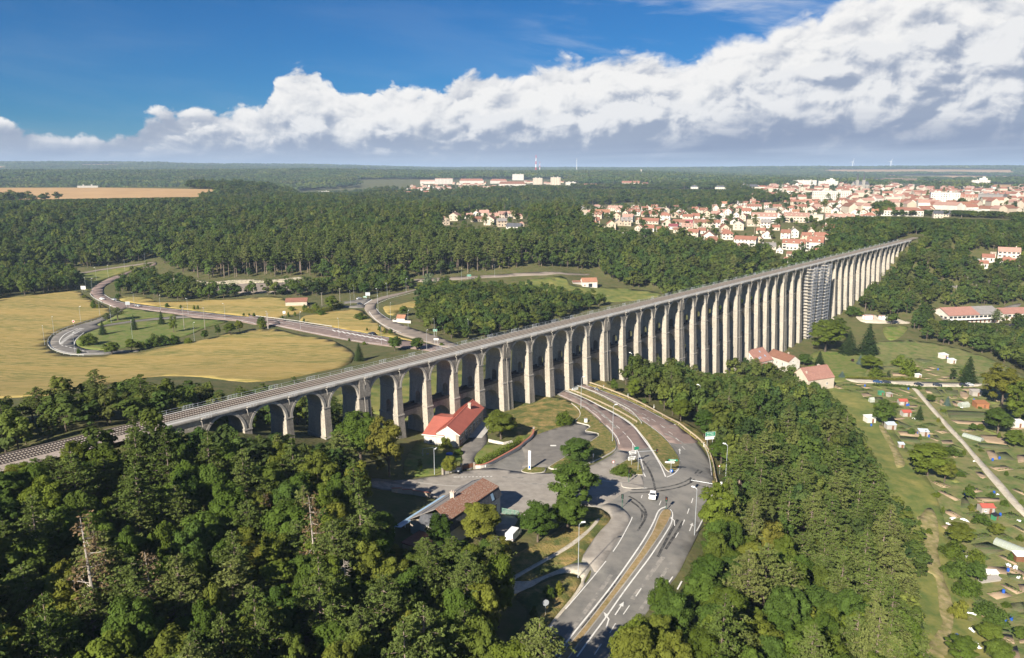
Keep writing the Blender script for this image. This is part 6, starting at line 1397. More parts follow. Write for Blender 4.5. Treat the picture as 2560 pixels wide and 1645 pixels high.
def fir_mesh(h,r,seed,layers,per,size,mat):
 rs = np.random.RandomState(seed)
 mb = MB()
 tr = h *.012+.06
 mb.tube((0,0,-.6),(0,0,h *.97),tr,.02,6,caps=False)
 cen,nrm,up = [],[],[]
 for i in range(layers):
  t = .07+.92*i /layers
  L = r *(1-t) ** .85*1.05+.12
  nb = max(5,int(11*(1-t)+5))
  for b in range(nb):
   az = 6.283*(b +(i % 2)*.5)/nb +rs.uniform(-.15,.15)
   ll = L *rs.uniform(.75,1.1)
   n = max(3,int(per *ll /r))
   s = rs.uniform(.15,1,n)
   for q in s:
    side = rs.normal()*.14*ll *q
    cen.append((math.cos(az)*ll *q -math.sin(az)*side,math.sin(az)*ll *q +math.cos(az)*side,h *t -ll *.32*q ** 1.5+rs.uniform(-.05,.08)*h /layers *3))
    nrm.append((math.cos(az)*.45,math.sin(az)*.45,.8))
 cen,nrm = np.array(cen),np.array(nrm)
 v,f = cards(cen,nrm +unit(len(cen),rs)*.45,size *rs.uniform(.6,1.2,len(cen)),rs,aspect=.7)
 return mesh_np('crown',v,f,mat),mb.mesh('trunk',M['bark'])

def bush_mesh(h,r,seed,n_clump,per,leaf,mat):
 rs = np.random.RandomState(seed)
 C = unit(n_clump,rs)
 C[:,2] = np.abs(C[:,2])
 C *= rs.uniform(.4,.8,n_clump)[:,None]*np.array([r,r,h *.85])
 C[:,2] += h *.08
 Rr = min(r,h)*rs.uniform(.25,.45,n_clump)
 idx = np.repeat(np.arange(n_clump),per)
 d = unit(len(idx),rs)
 d[:,2] = np.abs(d[:,2])*1.1-.25
 cen = C[idx]+d *(Rr[idx]*rs.uniform(.6,1.1,len(idx)))[:,None]
 cen[:,2] = np.maximum(cen[:,2],.05)
 v,f = cards(cen,d +unit(len(idx),rs)*.6,leaf *rs.uniform(.6,1.3,len(idx)),rs)
 mb = MB()
 for k in range(4):
  a = rs.uniform(0,6.28)
  mb.tube((0,0,-.3),(math.cos(a)*r *.4,math.sin(a)*r *.4,h *.6),.05,.02,4,caps=False)
 return mesh_np('leaves',v,f,mat),mb.mesh('stem',M['bark'])

def dead_mesh(h,seed,tufts):
 rs = np.random.RandomState(seed)
 mb = MB()
 tr = h *.012+.05
 mb.tube((0,0,-.8),(.1,.1,h *.5),tr,tr *.65,7,caps=False)
 mb.tube((.1,.1,h *.5),(.0,.35,h),tr *.65,.03,6,caps=False)
 cen = []
 for k in range(46):
  t = rs.uniform(.22,.98)
  az,L = rs.uniform(0,6.28),h *.17*(1.15-t)*rs.uniform(.4,1.5)+.3
  p0 = Vector((.1,.15,h *t))
  p1 = p0+Vector((math.cos(az)*L,math.sin(az)*L,L *rs.uniform(-.35,.25)))
  mb.tube(p0,p1,tr *.20,.02,3,caps=False)
  for q in range(2):
   e = p0.lerp(p1,rs.uniform(.4,.9))
   mb.tube(e,e +Vector((rs.normal(),rs.normal(),rs.normal()*.5))*L *.25,.025,.012,3,caps=False)
  if tufts and t > .5:
   cen += [np.array(p0.lerp(p1,rs.uniform(.4,1.05)))+rs.normal(size=3)*.22 for _ in range(7)]
 trunk = mb.mesh('trunk',M['dead_wood'])
 crown = None
 if cen:
  cen = np.array(cen)
  idx = np.repeat(np.arange(len(cen)),5)
  v,f = cards(cen[idx]+rs.normal(size=(len(idx),3))*.3,unit(len(idx),rs)+np.array([0,0,.5]),rs.uniform(.25,.55,len(idx)),rs,aspect=.45)
  crown = mesh_np('crown',v,f,M['brown_leaf'])
 return crown,trunk

# near prototypes (unit sizes in metres; instances are scaled)
NEAR_OAK = [broad_mesh(15,4.6+.25*(i % 3),100+i,84+8*(i % 3),170,.42,M['leaf'],crown_base=.05+.03*(i % 3)) for i in range(8)]
NEAR_YEL = [broad_mesh(15,4.7,131,84,170,.42,M['yellow_leaf'],crown_base=.06)]
NEAR_PINE = [pine_mesh(20,3.6+.2*(i % 3),200+i,18+i % 3,20,.56,M['needle'],bare=.30+.05*(i % 3),dens=.92) for i in range(6)]
BIRCH = [broad_mesh(12,2.7,300,40,100,.34,M['leaf'],crown_base=.10,flat=1.0)]
SILVER = [broad_mesh(14,5.0,310,46,130,.5,M['silver_leaf'],crown_base=.05)]
FIRS = [fir_mesh(10,2.5,320+i,26,24,.42,M['fir']) for i in range(2)]
BLUEFIR = [fir_mesh(6,1.9,330,22,22,.34,M['blue_fir'])]
COLUMN = [broad_mesh(8,1.3,340,50,80,.26,M['fir'],crown_base=.02,flat=1.05)]
BUSH = [bush_mesh(4,2.6,350+i,22,120,.32,M['leaf']) for i in range(3)]
PURPLE = [bush_mesh(3,1.5,360,14,100,.26,M['purple_leaf'])]
DEAD = [dead_mesh(16,370,False),dead_mesh(20,371,True),dead_mesh(18,372,True)]
# middle distance
MID_OAK = [broad_mesh(15,4.8,400+i,26,30,1.15,M['leaf_far'],crown_base=.04) for i in range(5)]
MID_PINE = [pine_mesh(22,3.4,420+i,11,5,1.35,M['needle'],bare=.50) for i in range(4)]

def tree_thing(name,cat,protos,k,x,y,h,r,label,group=None,rz=0.0,part=('crown','trunk'),ref=None,z=None):
 crown,trunk = protos[k % len(protos)]
 z = H(x,y) if z is None else z
 root = thing(name,label,cat,(x,y,z),rz,group)
 root.scale = (r /ref[1],r /ref[1],h /ref[0])
 if crown: new_obj(part[0],crown,root)
 new_obj(part[1],trunk,root)
 return root

KIND = {'oak': ('broadleaf_tree','tree',NEAR_OAK,(15,4.9),('crown','trunk')),'birch': ('birch_tree','tree',BIRCH,(12,2.8),('crown','trunk')),
  'silver': ('willow_tree','tree',SILVER,(14,5.2),('crown','trunk')),'fir': ('fir_tree','fir tree',FIRS,(10,2.5),('crown','trunk')),
  'spruce': ('spruce_tree','fir tree',FIRS,(10,2.5),('crown','trunk')),'pine': ('pine_tree','pine tree',NEAR_PINE,(20,3.9),('crown','trunk')),
  'bluefir': ('blue_fir_tree','fir tree',BLUEFIR,(6,1.9),('crown','trunk')),'column': ('cypress_tree','cypress',COLUMN,(8,1.4),('crown','trunk')),
  'bush': ('bush','bush',BUSH,(4,2.6),('leaves','stem')),'purple': ('purple_bush','bush',PURPLE,(3,1.5),('leaves','stem'))}
for i,(kind,x,y,h,r,lab) in enumerate(LAYOUT['trees']):
 nm,cat,pr,ref,pt = KIND[kind]
 if 'yellow' in lab and kind == 'oak': pr = NEAR_YEL
 if kind == 'oak' and h < 1.55*r: pr,ref,pt = BUSH,(4,2.6),('crown','trunk')
 tree_thing(nm,cat,pr,i,x,y,max(h,.8),r,lab,None,rnd.uniform(0,6.28),pt,ref)
for i,(x,y,h,lab,bare) in enumerate(LAYOUT['dead_trees']):
 k = 0 if bare else 1+i % 2
 ref = (16,1) if bare else ((20,1) if k == 1 else (18,1))
 s = h /ref[0]
 crown,trunk = DEAD[k]
 root = thing('dead_tree',lab,'dead tree',(x,y,H(x,y)),rnd.uniform(0,6.28))
 root.scale = (s,s,s)
 if crown: new_obj('crown',crown,root)
 new_obj('trunk',trunk,root)

# ------------------------------------------------------------------ woods : where trees stand
def near_via(s,n): 
 p = VA +VU *s +VN *n
 return (p.x,p.y)
PAVED = [LAYOUT[k] for k in ('junction_road','red_left','red_right','pale_side_road','lay_by','parking','lawn_curve','bank_viaduct','house_garden','house_drive','house_lawn','yard','gravel_track','gravel_path','verge_left','bank_grass','median_top',
       'rock_bank','valley_road','curved_road','slip_road','hill_road','loop_main','loop_arm','loop_green','loop_triangle','upper_terrace','left_lane','field_upper','field_middle','field_between','field_east','field_pocket','pasture_under','shoulder_slope',
       'gravel_lane','garden_path','farm_lawn','yard_lawn','valley_yard','wood_track','wood_track2','upper_lane','warehouse_yard','warehouse_lane','allotments','plateau_field')]
PAVED.append([near_via(s,n) for s,n in ((-90,2),(640,4),(640,-13),(-90,-13))])
PAVED.append([(-45,186),(-5,182),(-1,150),(-9,138),(-28,146),(-34,168)])      # tiled house and its court
PAVED.append([near_via(s,n) for s,n in ((292,2),(376,2),(372,62),(330,60),(300,42))])
PAVED.append([near_via(s,n) for s,n in ((380,0),(420,0),(420,24),(380,24))])
PAVED.append([(-1500,1300),(-760,1290),(-590,1310),(-560,1380),(-600,1560),(-900,1640),(-1500,1600)])
PAVED.append([(298,503),(352,513),(402,526),(396,550),(345,546),(298,532)])
for (x,y),w,_ in LAYOUT['right_houses']: PAVED.append([(x -w *.7,y -4),(x +w *.7,y -4),(x +w *.7,y +12),(x -w *.7,y +12)])
ZONES = LAYOUT['town_zones']

def blocked(x,y,pad):
 b = np.zeros(len(x),bool)
 for p in PAVED:
  xs = [q[0] for q in p]; ys = [q[1] for q in p]
  m = (x > min(xs)-12) & (x < max(xs)+12) & (y > min(ys)-12) & (y < max(ys)+12)
  if not m.any(): continue
  ix = np.where(m)[0]
  hit = inside(x[ix],y[ix],p)
  for k in range(8):
   a = k *math.pi /4
   hit |= inside(x[ix]+math.cos(a)*pad[ix],y[ix]+math.sin(a)*pad[ix],p)
  b[ix] |= hit
 return b

def jitter_grid(poly,step,rs):
 xs = [p[0] for p in poly]; ys = [p[1] for p in poly]
 gx,gy = np.meshgrid(np.arange(min(xs),max(xs),step),np.arange(min(ys),max(ys),step))
 gx = gx +(np.arange(gx.shape[0]) % 2)[:,None]*step /2
 x = gx.ravel()+rs.uniform(-.38,.38,gx.size)*step
 y = gy.ravel()+rs.uniform(-.38,.38,gx.size)*step
 ok = inside(x,y,poly)
 return x[ok],y[ok]

rs = np.random.RandomState(5)
singles = np.array([(t[1],t[2],t[4]) for t in LAYOUT['trees']])
WOODS = []          # x, y, height, radius, species (0 broad 1 pine), region
def wood(region,poly,step,hr,rr,pine,pad=3.0,drop=0.0):
 x,y = jitter_grid(poly,step,rs)
 pine_p = pine(x,y) if callable(pine) else np.full(len(x),pine)
 keep = ~blocked(x,y,np.full(len(x),pad)) & (rs.rand(len(x)) > drop)
 d = np.hypot(x[:,None]-singles[None,:,0],y[:,None]-singles[None,:,1])-singles[None,:,2]
 keep &= d.min(1) > 1.2
 for a,b,p in zip(x[keep],y[keep],pine_p[keep]):
  sp = int(rs.rand() < p)
  k = rs.uniform(.72,1.18)
  h = rs.uniform(*hr)*(1.25 if sp else 1.0)
  r = rs.uniform(*rr)*(.95 if sp else 1.0)
  WOODS.append((a,b,h *(.75+.25*k),r *k,sp,region))

left_poly = [near_via(s,n) for s,n in ((-160,7),(-20,6),(24,7),(42,9))]+[(-37,206),(-32,192),(-38,172),(-30,148),(-22,137),(-8,137),(-2,128),(6,112),(2,70),(-30,40),(-160,40)]
wood('left',left_poly,5.6,(10,16.5),(3.1,4.8),.30)
right_poly = [(44,296),(70,318),(118,366),(132,392),(152,372),(150,330),(146,300),(142,262),(131,228),(118,206),(104,175),(96,148),(84,120),(74,90),(20,90),(17,102),(22,112),(29,122),(36,135),(43,150),(50,165),(57,180),(64,200),(66,222),(60,250),(52,272)]
wood('right',right_poly,5.4,(9,15),(2.9,4.3),lambda x,y: sstep(225,175,y)*.62*sstep(45,75,x)+.06,pad=3.0)
wood('rail',[near_via(s,n) for s,n in ((-150,-15),(62,-15),(62,-30),(40,-46),(0,-52),(-60,-48),(-100,-60),(-160,-60))],6.2,(7,11.5),(2.8,4.4),.16,drop=.08)
wood('copse',LAYOUT['copse'],6.2,(7,11),(3.0,4.6),.0,pad=2.0)
wood('foot',[near_via(s,n) for s,n in ((215,6),(290,6),(330,8),(385,9),(372,32),(300,42),(215,40))],6.0,(9,13),(3.2,4.6),.05,pad=1.5)
wood('far_bank',[near_via(s,n) for s,n in ((455,12),(500,5),(560,5),(655,4),(760,20),(900,160),(700,330),(520,180),(470,60))],6.6,(9,14),(3.3,5.0),.04,pad=2.0)
wood('rock',LAYOUT['rock_wood'],7,(8,13),(3.4,5.0),.03,pad=1.5)
wood('meadow_edge',LAYOUT['left_wood'],7,(10,15),(3.6,5.2),.02,pad=1.0)
wood('lane_row',[(222,395),(300,395),(330,440),(330,500),(255,462),(225,440)],6.5,(8,14),(3.2,5),.12,pad=1.5)
wood('lane_row',[(248,384),(262,340),(235,318),(225,290),(300,270),(380,330),(380,430),(300,392)],7.0,(8,14),(3.2,5),.08,pad=1.5,drop=.2)
wood('hedge',[(108,205),(128,228),(132,222),(122,190),(112,150),(104,148),(112,180)],4.5,(4,6),(2.0,3.0),.0,pad=.3)
wood('end',[near_via(s,n) for s,n in ((612,-13),(760,-20),(760,-120),(560,-40),(430,-13))],6.6,(8,12.5),(3.2,4.8),.03,pad=1.5)
# trees stay below the sight lines on which the photograph shows things behind them
def az_of(x,y): return math.degrees(math.atan2(x,y))
VIEWS = [(14.3,24.4,394,6.5),(-11.0,1.5,150,32.5),(-9.0,-1.2,205,30.5),(-1.0,9.5,130,31.0),(1.2,8.6,152,31.0),(-6.5,1.8,740,58),(-12.0,4.5,2900,57),(30.0,36,606,7.5),(31.5,36,735,41),
  (-37,-22.5,1500,64),(3.5,9.5,760,56),(9.5,19.0,740,50),(14,34,1030,56),(18.5,23.5,708,49),(4,16,2200,60),(-16,-11,2600,41),(27,36,1250,56)]
SKYL,SKYR = np.array(LAYOUT['left_sky']),np.array(LAYOUT['right_sky'])
def top_limit(x,y,z,h,reg=None):
 a,r = az_of(x,y),math.hypot(x,y)
 if reg == 'left': h = min(h,111.4+r *math.tan(R(float(np.interp(a,SKYL[:,0],SKYL[:,1]))))-z +rnd.uniform(-.5,.6))
 if reg == 'right' and a > SKYR[0,0]: h = min(h,111.4+r *math.tan(R(float(np.interp(a,SKYR[:,0],SKYR[:,1]))))-z)
 for a0,a1,d,zt in VIEWS:
  if a0 < a < a1 and r < d -2:
   h = min(h,111.4-(111.4-zt)*r /d -z)
 return h
W2 = []
for x,y,h,r,sp,reg in WOODS:
 h2 = top_limit(x,y,H(x,y),h,reg)
 if h2 < 3.2: continue
 if h2 < h: r *= max(.6,(h2/h) ** .6)
 W2.append((x,y,h2,r,sp,reg))
WOODS = W2
W = np.array([(w[0],w[1],w[2],w[3],w[4]) for w in WOODS])
# nearest in view become single trees
yaw = np.abs(np.degrees(np.arctan2(W[:,0],W[:,1])))
vis = (yaw < 38) & (W[:,1] > 60)
LAB = {'left': ('in the wood between the railway and the lower road','trees of the wood left of the lower road'),'right': ('on the slope between the curving road and the allotments','trees of the wooded slope right of the road'),
 'rail': ('in the tree strip between railway and straw field','trees between the railway and the straw field'),'copse': ('in the copse behind the middle of the viaduct','trees of the copse behind the viaduct'),
 'foot': ('at the foot of the tall piers above the farmhouses','trees at the foot of the tall piers'),'far_bank': ('on the bank right of the far end of the viaduct','trees on the bank right of the viaduct'),
 'rock': ('in the belt of trees below the gravel terrace','trees below the gravel terrace'),'meadow_edge': ('at the wood edge by the pink road bend','trees at the wood edge by the road bend'),
 'lane_row': ('in the trees round the end of the gravel lane','trees round the end of the gravel lane'),'hedge': ('in the hedge between the grassy track and the allotments','hedge trees along the grassy track'),
 'end': ('behind the far end of the viaduct below the town','trees behind the far end of the viaduct')}
NSINGLE = {0: 300-sum(t[0] == 'oak' for t in LAYOUT['trees']),1: 292}
single = np.zeros(len(W),bool)
for sp in (0,1):
 ix = np.where(vis & (W[:,4] == sp))[0]
 ix = ix[np.argsort(np.hypot(W[ix,0],W[ix,1]))][:NSINGLE[sp]]
 single[ix] = True
for i in np.where(single)[0]:
 x,y,h,r,sp,reg = WOODS[i]
 where,grp = LAB[reg]
 size = 'tall' if h > (16 if sp else 13) else ('small' if h < (11 if sp else 9) else 'mid-sized')
 shape = 'broad' if r > .31*h else ('slim' if r < .23*h else 'full')
 tint = ''
 if not sp and rs.rand() < .06: tint = 'yellowish '
 if reg == 'left':
  dn = (Vector((x,y))-VA).dot(VN)
  where = ('beside' if dn < 16 else ('just below' if dn < 34 else ('midway below' if dn < 58 else 'far below')))+' the railway, '
  where += 'at the left end' if x < -85 else ('by the half dead pine' if x < -40 else ('near the tiled house' if y > 118 else 'near the lower road'))
 elif reg == 'right':
  where = ('facing the lower road' if y < 135 else ('beside the junction' if y < 195 else ('beside the road curve' if y < 255 else ('near the underpass' if x < 95 else 'below the farmhouses'))))
  where += ', ' +('near the guard rail' if x < 62+(y -180)*.05 else ('over the grassy track' if x > 100+max(0,y -200)*.3 else 'halfway down the slope'))
 lab = f'{size} {shape} ' +('dark open pine ' if sp else tint +'leafy tree ')+where
 grp2 = ('pines, ' if sp else '')+grp +', ' +lab
 if sp:
  tree_thing('pine_tree','pine tree',NEAR_PINE,i,x,y,h,r,lab,grp2,rs.uniform(0,6.28),ref=(20,3.9))
 else:
  tree_thing('broadleaf_tree','tree',NEAR_YEL if tint else NEAR_OAK,i,x,y,h,r,lab,grp2,rs.uniform(0,6.28),ref=(15,4.9))

# ------------------------------------------------------------------ the rest of the woods: one mass per kind, scattered
def scatter(name,protos,pts,label):
 """pts: x, y, sx, sz, rot, kind -> instances of the prototype trees on points"""
 coll = bpy.data.collections.new(name +'_kinds')
 for k,(crown,trunk) in enumerate(protos):
  me = crown
  if trunk is not None:
   bm = bmesh.new()
   bm.from_mesh(crown)
   n0 = len(bm.faces)
   bm.from_mesh(trunk)
   bm.faces.ensure_lookup_table()
   for f in bm.faces[n0:]: f.material_index = 1
   me = bpy.data.meshes.new(f'{name}_{k:02d}')
   bm.to_mesh(me)
   bm.free()
   me.materials.append(crown.materials[0])
   me.materials.append(trunk.materials[0])
  o = bpy.data.objects.new(f'{name}_{k:02d}',me)
  coll.objects.link(o)
 pts = np.asarray(pts,np.float32)
 me = bpy.data.meshes.new(name)
 me.vertices.add(len(pts))
 z = height(pts[:,0].astype(float),pts[:,1].astype(float))
 me.vertices.foreach_set('co',np.c_[pts[:,:2],z].astype(np.float32).ravel())
 for nm,arr,tp in (('tsize',np.c_[pts[:,2],pts[:,2],pts[:,3]],'FLOAT_VECTOR'),('trot',np.c_[np.zeros((len(pts),2)),pts[:,4]],'FLOAT_VECTOR')):
  a = me.attributes.new(nm,tp,'POINT')
  a.data.foreach_set('vector',arr.astype(np.float32).ravel())
 a = me.attributes.new('tkind','INT','POINT')
 a.data.foreach_set('value',(pts[:,5] % len(protos)).astype(np.int32))
 o = new_obj(name,me)
 o['kind'] = 'stuff'
 o['label'] = label
 ng = bpy.data.node_groups.new(name,'GeometryNodeTree')
 ng.interface.new_socket('Geometry',in_out='INPUT',socket_type='NodeSocketGeometry')
 ng.interface.new_socket('Geometry',in_out='OUTPUT',socket_type='NodeSocketGeometry')
 N,Lk = ng.nodes,ng.links
 gi,go = N.new('NodeGroupInput'),N.new('NodeGroupOutput')
 ip = N.new('GeometryNodeInstanceOnPoints')
 ci = N.new('GeometryNodeCollectionInfo')
 ci.inputs['Collection'].default_value = coll
 ci.inputs['Separate Children'].default_value = True
 ci.inputs['Reset Children'].default_value = True
 def attr(nm,tp):
  a = N.new('GeometryNodeInputNamedAttribute')
  a.data_type = tp
  a.inputs['Name'].default_value = nm
  return a.outputs['Attribute']
 Lk.new(gi.outputs[0],ip.inputs['Points'])
 Lk.new(ci.outputs[0],ip.inputs['Instance'])
 ip.inputs['Pick Instance'].default_value = True
 Lk.new(attr('tkind','INT'),ip.inputs['Instance Index'])
 er = N.new('FunctionNodeEulerToRotation')
 Lk.new(attr('trot','FLOAT_VECTOR'),er.inputs[0])
 Lk.new(er.outputs[0],ip.inputs['Rotation'])
 Lk.new(attr('tsize','FLOAT_VECTOR'),ip.inputs['Scale'])
 Lk.new(ip.outputs[0],go.inputs[0])
 md = o.modifiers.new('scatter','NODES')
 md.node_group = ng
 return o

rest = [WOODS[i] for i in np.where(~single)[0]]
oak_pts = [(x,y,r /4.9,h /15,rs.uniform(0,6.28),rs.randint(99)) for x,y,h,r,sp,_ in rest if not sp]
pine_pts = [(x,y,r /3.9,h /22,rs.uniform(0,6.28),rs.randint(99)) for x,y,h,r,sp,_ in rest if sp]
# hill forest beyond the roads
front = [(-1500,560),(-900,560),(-520,560),(-430,590),(-372,625),(-322,668),(-280,612),(-244,575),(-150,572),(-112,545),(-82,566),(-40,586),(20,612),(72,634),(84,600),(118,545),(135,520),(178,500),(330,640),(360,690),(560,690),(700,520),(1300,520),(2600,1500),(2600,2700),(-2600,2700),(-2600,1200)]
def zone_of(x,y):
 z = np.full(len(x),-1)
 for i,k in enumerate(ZONES): z[inside(x,y,ZONES[k])] = i
 return z
bands = [(520,900,7.0),(900,1500,8.5),(1500,2700,12.0)]
for r0,r1,step in bands:
 ext = r1*.95
 gx,gy = np.meshgrid(np.arange(-ext,ext,step),np.arange(r0*.7,r1,step))
 x = gx.ravel()+rs.uniform(-.4,.4,gx.size)*step
 y = gy.ravel()+rs.uniform(-.4,.4,gx.size)*step
 rr = np.hypot(x,y)
 az = np.abs(np.degrees(np.arctan2(x,y)))
 ok = (rr >= r0) & (rr < r1) & (az < 41)
 x,y = x[ok],y[ok]
 ok = inside(x,y,front) & ~((_waves(x,y,37)+.6*_waves(x +90,y,17) > .93) & (rs.rand(len(x)) < .8))
 x,y = x[ok],y[ok]
 ok = ~blocked(x,y,np.full(len(x),3.0))
 zn = zone_of(x,y)
 ok &= (zn < 0) | (rs.rand(len(x)) < .10)
 x,y,zn = x[ok],y[ok],zn[ok]
 # the pine stand above the gravel terrace
 pine_zone = sstep(-300,-240,x)*sstep(60,-20,x)*sstep(560,590,y)*sstep(690,640,y)
 pine = rs.rand(len(x)) < pine_zone *.85+.03
 big = step /7.5
 zz_ = height(x,y)
 for a,b,p,zz,gz in zip(x,y,pine,zn,zz_):
  lim = top_limit(a,b,gz,99)
  if lim < 4: continue
  if p: pine_pts.append((a,b,rs.uniform(.75,1.25),min(lim /23,rs.uniform(.75,1.08)),rs.uniform(0,6.28),rs.randint(99)))
  else:
   k = rs.uniform(.62,1.32)*(1.0 if zz < 0 else .6)
   oak_pts.append((a,b,k *big,min(lim /15.5,k *rs.uniform(.75,1.0)*(1 if step < 9 else 1.1)),rs.uniform(0,6.28),rs.randint(99)))
scatter('broadleaf_woodland',MID_OAK,oak_pts,'mass of broadleaf forest covering the hills behind the viaduct')
scatter('pine_woodland',MID_PINE,pine_pts,'mass of tall pines on the hill behind the gravel terrace')
# far hills: whole patches of canopy
def patch_mesh(seed):
 rs = np.random.RandomState(seed)
 V,F = [],[]
 o = 0
 for i in range(34):
  c = np.array([rs.uniform(-32,32),rs.uniform(-32,32),rs.uniform(8,13)])
  r = rs.uniform(4.5,7.5)
  d = unit(26,rs)
  d[:,2] = np.abs(d[:,2])*1.2-.2
  v,f = cards(c +d *r *np.array([1,1,.9]),d +unit(26,rs)*.35,rs.uniform(3.0,6.5,26),rs)
  V.append(v); F.append(f +o); o += len(v)
 return mesh_np('canopy',np.concatenate(V),np.concatenate(F),M['leaf_far'])
patches = [(patch_mesh(500+i),None) for i in range(5)]
pp = []
FARFIELDS = []
def far_field(name,az0,az1,r0,r1,mat='wheat'):
 ring = [(r *math.sin(R(a)),r *math.cos(R(a))) for a,r in ((az0,r0),((az0+az1)/2,r0*.985),(az1,r0*1.01),(az1,r1),((az0+az1)/2,r1*1.01),(az0,r1*.99))]
 FARFIELDS.append(ring)
 drape(name,ring,1.0,M[mat],(r1-r0)/3+20,smooth=0,skirt=0)
PF = LAYOUT['plateau_field']
drape('wheat_field',[(-1500,1300),(-760,1290),(-590,1310),(-560,1380),(-600,1560),(-900,1640),(-1500,1600)],.6,M['wheat'],40,smooth=0,skirt=0)
for az0,az1,r0,r1 in ((20.5,33,3900,4900),(26,40,5100,6200),(31,42,3000,3500),(-13,-4.5,6400,7000),(17.5,21.5,3750,4050),(7,13.5,5200,5600),(4.3,5.9,6300,6800),
      (-36,-33.5,6500,7600),(-30,-26.5,7000,8000),(-24,-20,7300,8300),(-34,-31,8000,8700),(-19,-16.5,7400,8200),(-11,-9,8000,8800),(22,34,6600,8000)):
 far_field('wheat_field',az0,az1,r0,r1)
for r0,r1,step in ((2650,4200,58),(4200,7000,75),(7000,10500,120)):
 ext = r1*.9
 gx,gy = np.meshgrid(np.arange(-ext,ext,step),np.arange(r0*.6,r1,step))
 x = gx.ravel()+rs.uniform(-.4,.4,gx.size)*step
 y = gy.ravel()+rs.uniform(-.4,.4,gx.size)*step
 rr = np.hypot(x,y)
 ok = (rr >= r0) & (rr < r1) & (np.abs(np.degrees(np.arctan2(x,y))) < 41)
 ok &= ~((zone_of(x,y) >= 0) & (rs.rand(len(x)) < .93))
 aa = np.degrees(np.arctan2(x,y))
 ok &= ~((aa > -12) & (aa < 4.5) & (rr < 3450)) & ~((aa > -16) & (aa < -10) & (rr < 2900))
 for fl in FARFIELDS: ok &= ~inside(x,y,fl)
 for a,b in zip(x[ok],y[ok]): pp.append((a,b,step /50*rs.uniform(.9,1.2),rs.uniform(.8,1.3)*(1 if step < 100 else 1.3),rs.uniform(0,6.28),rs.randint(99)))
scatter('distant_woodland',patches,pp,'distant bluish forest covering the far hills to the horizon')
print('trees',len(W),'singles',int(single.sum()),'oak pts',len(oak_pts),'pine pts',len(pine_pts),'patches',len(pp))
# vegetables standing in rows on the beds
vc = np.array(VEG)
v,f = cards(vc,unit(len(vc),rs)+np.array([0,0,.6]),.42*rs.uniform(.6,1.3,len(vc)),rs)
o = new_obj('vegetable_plants',mesh_np('vegetable_plants',v,f,M['leaf']))
o['kind'] = 'stuff'
o['label'] = 'rows of vegetables growing on the allotment beds'
# shrubs dotted among the allotments
al,k = LAYOUT['allotments'],0
while k < 46:
 x,y = rs.uniform(112,262),rs.uniform(150,412)
 if not inside(np.array([x]),np.array([y]),al)[0] or (y > 384 and x < 215): continue
 if blocked(np.array([x]),np.array([y]),np.array([.8]))[0] and any(inside(np.array([x]),np.array([y]),LAYOUT[n])[0] for n in ('garden_path','gravel_lane','wood_track','wood_track2','farm_lawn')): continue
 k += 1
 h,r = rs.uniform(1.2,3.2),rs.uniform(.7,1.9)
 near_ = 'beside the garden path' if abs((x -187)*.954+(y -300)*.30) < 12 else ('in the upper allotments' if y > 370 else ('near the right edge' if x > 215 else ('in the lower allotments' if y < 230 else 'in the middle allotments')))
 lab = ('tall' if h > 2.4 else ('low' if h < 1.7 else 'rounded'))+(' wide' if r > 1.4 else ' small')+' garden shrub ' +near_
 tree_thing('garden_shrub','bush',BUSH,k,x,y,h,r,lab,'shrubs among the allotments, ' +lab,rs.uniform(0,6.28),('leaves','stem'),(4,2.6))
# ------------------------------------------------------------------ building materials
def tile_mat(name,c1,c2,rib=0.32,course=0.35):
 m = layered(name,[c1,c2,tuple(x *.72 for x in c1)],[0.35,1.3],coords='obj',rough=0.9,bump=0.02,bscale=4,objvar=0.12)
 return m
M['wall_white'] = layered('white_render',[(0.60,0.56,0.50),(0.50,0.47,0.42)],[0.35],coords='obj',objvar=0.06)
M['wall_cream'] = layered('cream_render',[(0.53,0.455,0.365),(0.45,0.385,0.31)],[0.35],coords='obj',objvar=0.08)
M['wall_beige'] = layered('beige_render',[(0.50,0.41,0.31),(0.42,0.35,0.27)],[0.35],coords='obj',objvar=0.08)
M['rubble'] = masonry('rubble_wall',(0.44,0.37,0.29),(0.34,0.29,0.23),(0.22,0.19,0.16),bw=.5,bh=.28,stain=.3)
M['roof_red'] = tile_mat('red_tiles',(0.31,0.145,0.10),(0.25,0.115,0.085))
M['roof_orange'] = tile_mat('orange_tiles',(0.37,0.185,0.115),(0.30,0.15,0.095))
M['roof_pink'] = tile_mat('pinkish_tiles',(0.42,0.255,0.205),(0.34,0.20,0.16))
M['roof_brown'] = tile_mat('brown_tiles',(0.25,0.125,0.085),(0.19,0.095,0.07))
M['roof_purple'] = tile_mat('purple_red_sheets',(0.27,0.085,0.095),(0.22,0.07,0.08))
M['roof_slate'] = tile_mat('slates',(0.085,0.09,0.105),(0.12,0.12,0.13))
M['roof_grey'] = tile_mat('grey_roofing',(0.26,0.24,0.23),(0.20,0.185,0.18))
M['roof_beige'] = tile_mat('beige_roofing',(0.45,0.37,0.28),(0.38,0.31,0.24))
M['sheet_red'] = layered('red_sheet_roof',[(0.43,0.135,0.10),(0.37,0.115,0.085)],[0.4],coords='obj',rough=0.55)
M['flat_roof'] = layered('flat_roofing',[(0.42,0.40,0.37),(0.33,0.315,0.295)],[0.3],coords='obj')
M['pane'] = flat_mat('window_glass',(0.028,0.034,0.042),0.08,spec=0.6)
M['frame'] = flat_mat('window_frame',(0.72,0.72,0.70),0.5)
M['wood_brown'] = flat_mat('brown_woodwork',(0.17,0.075,0.04),0.7)
M['wood_grey'] = flat_mat('grey_boards',(0.34,0.31,0.28),0.8,vary=.25)
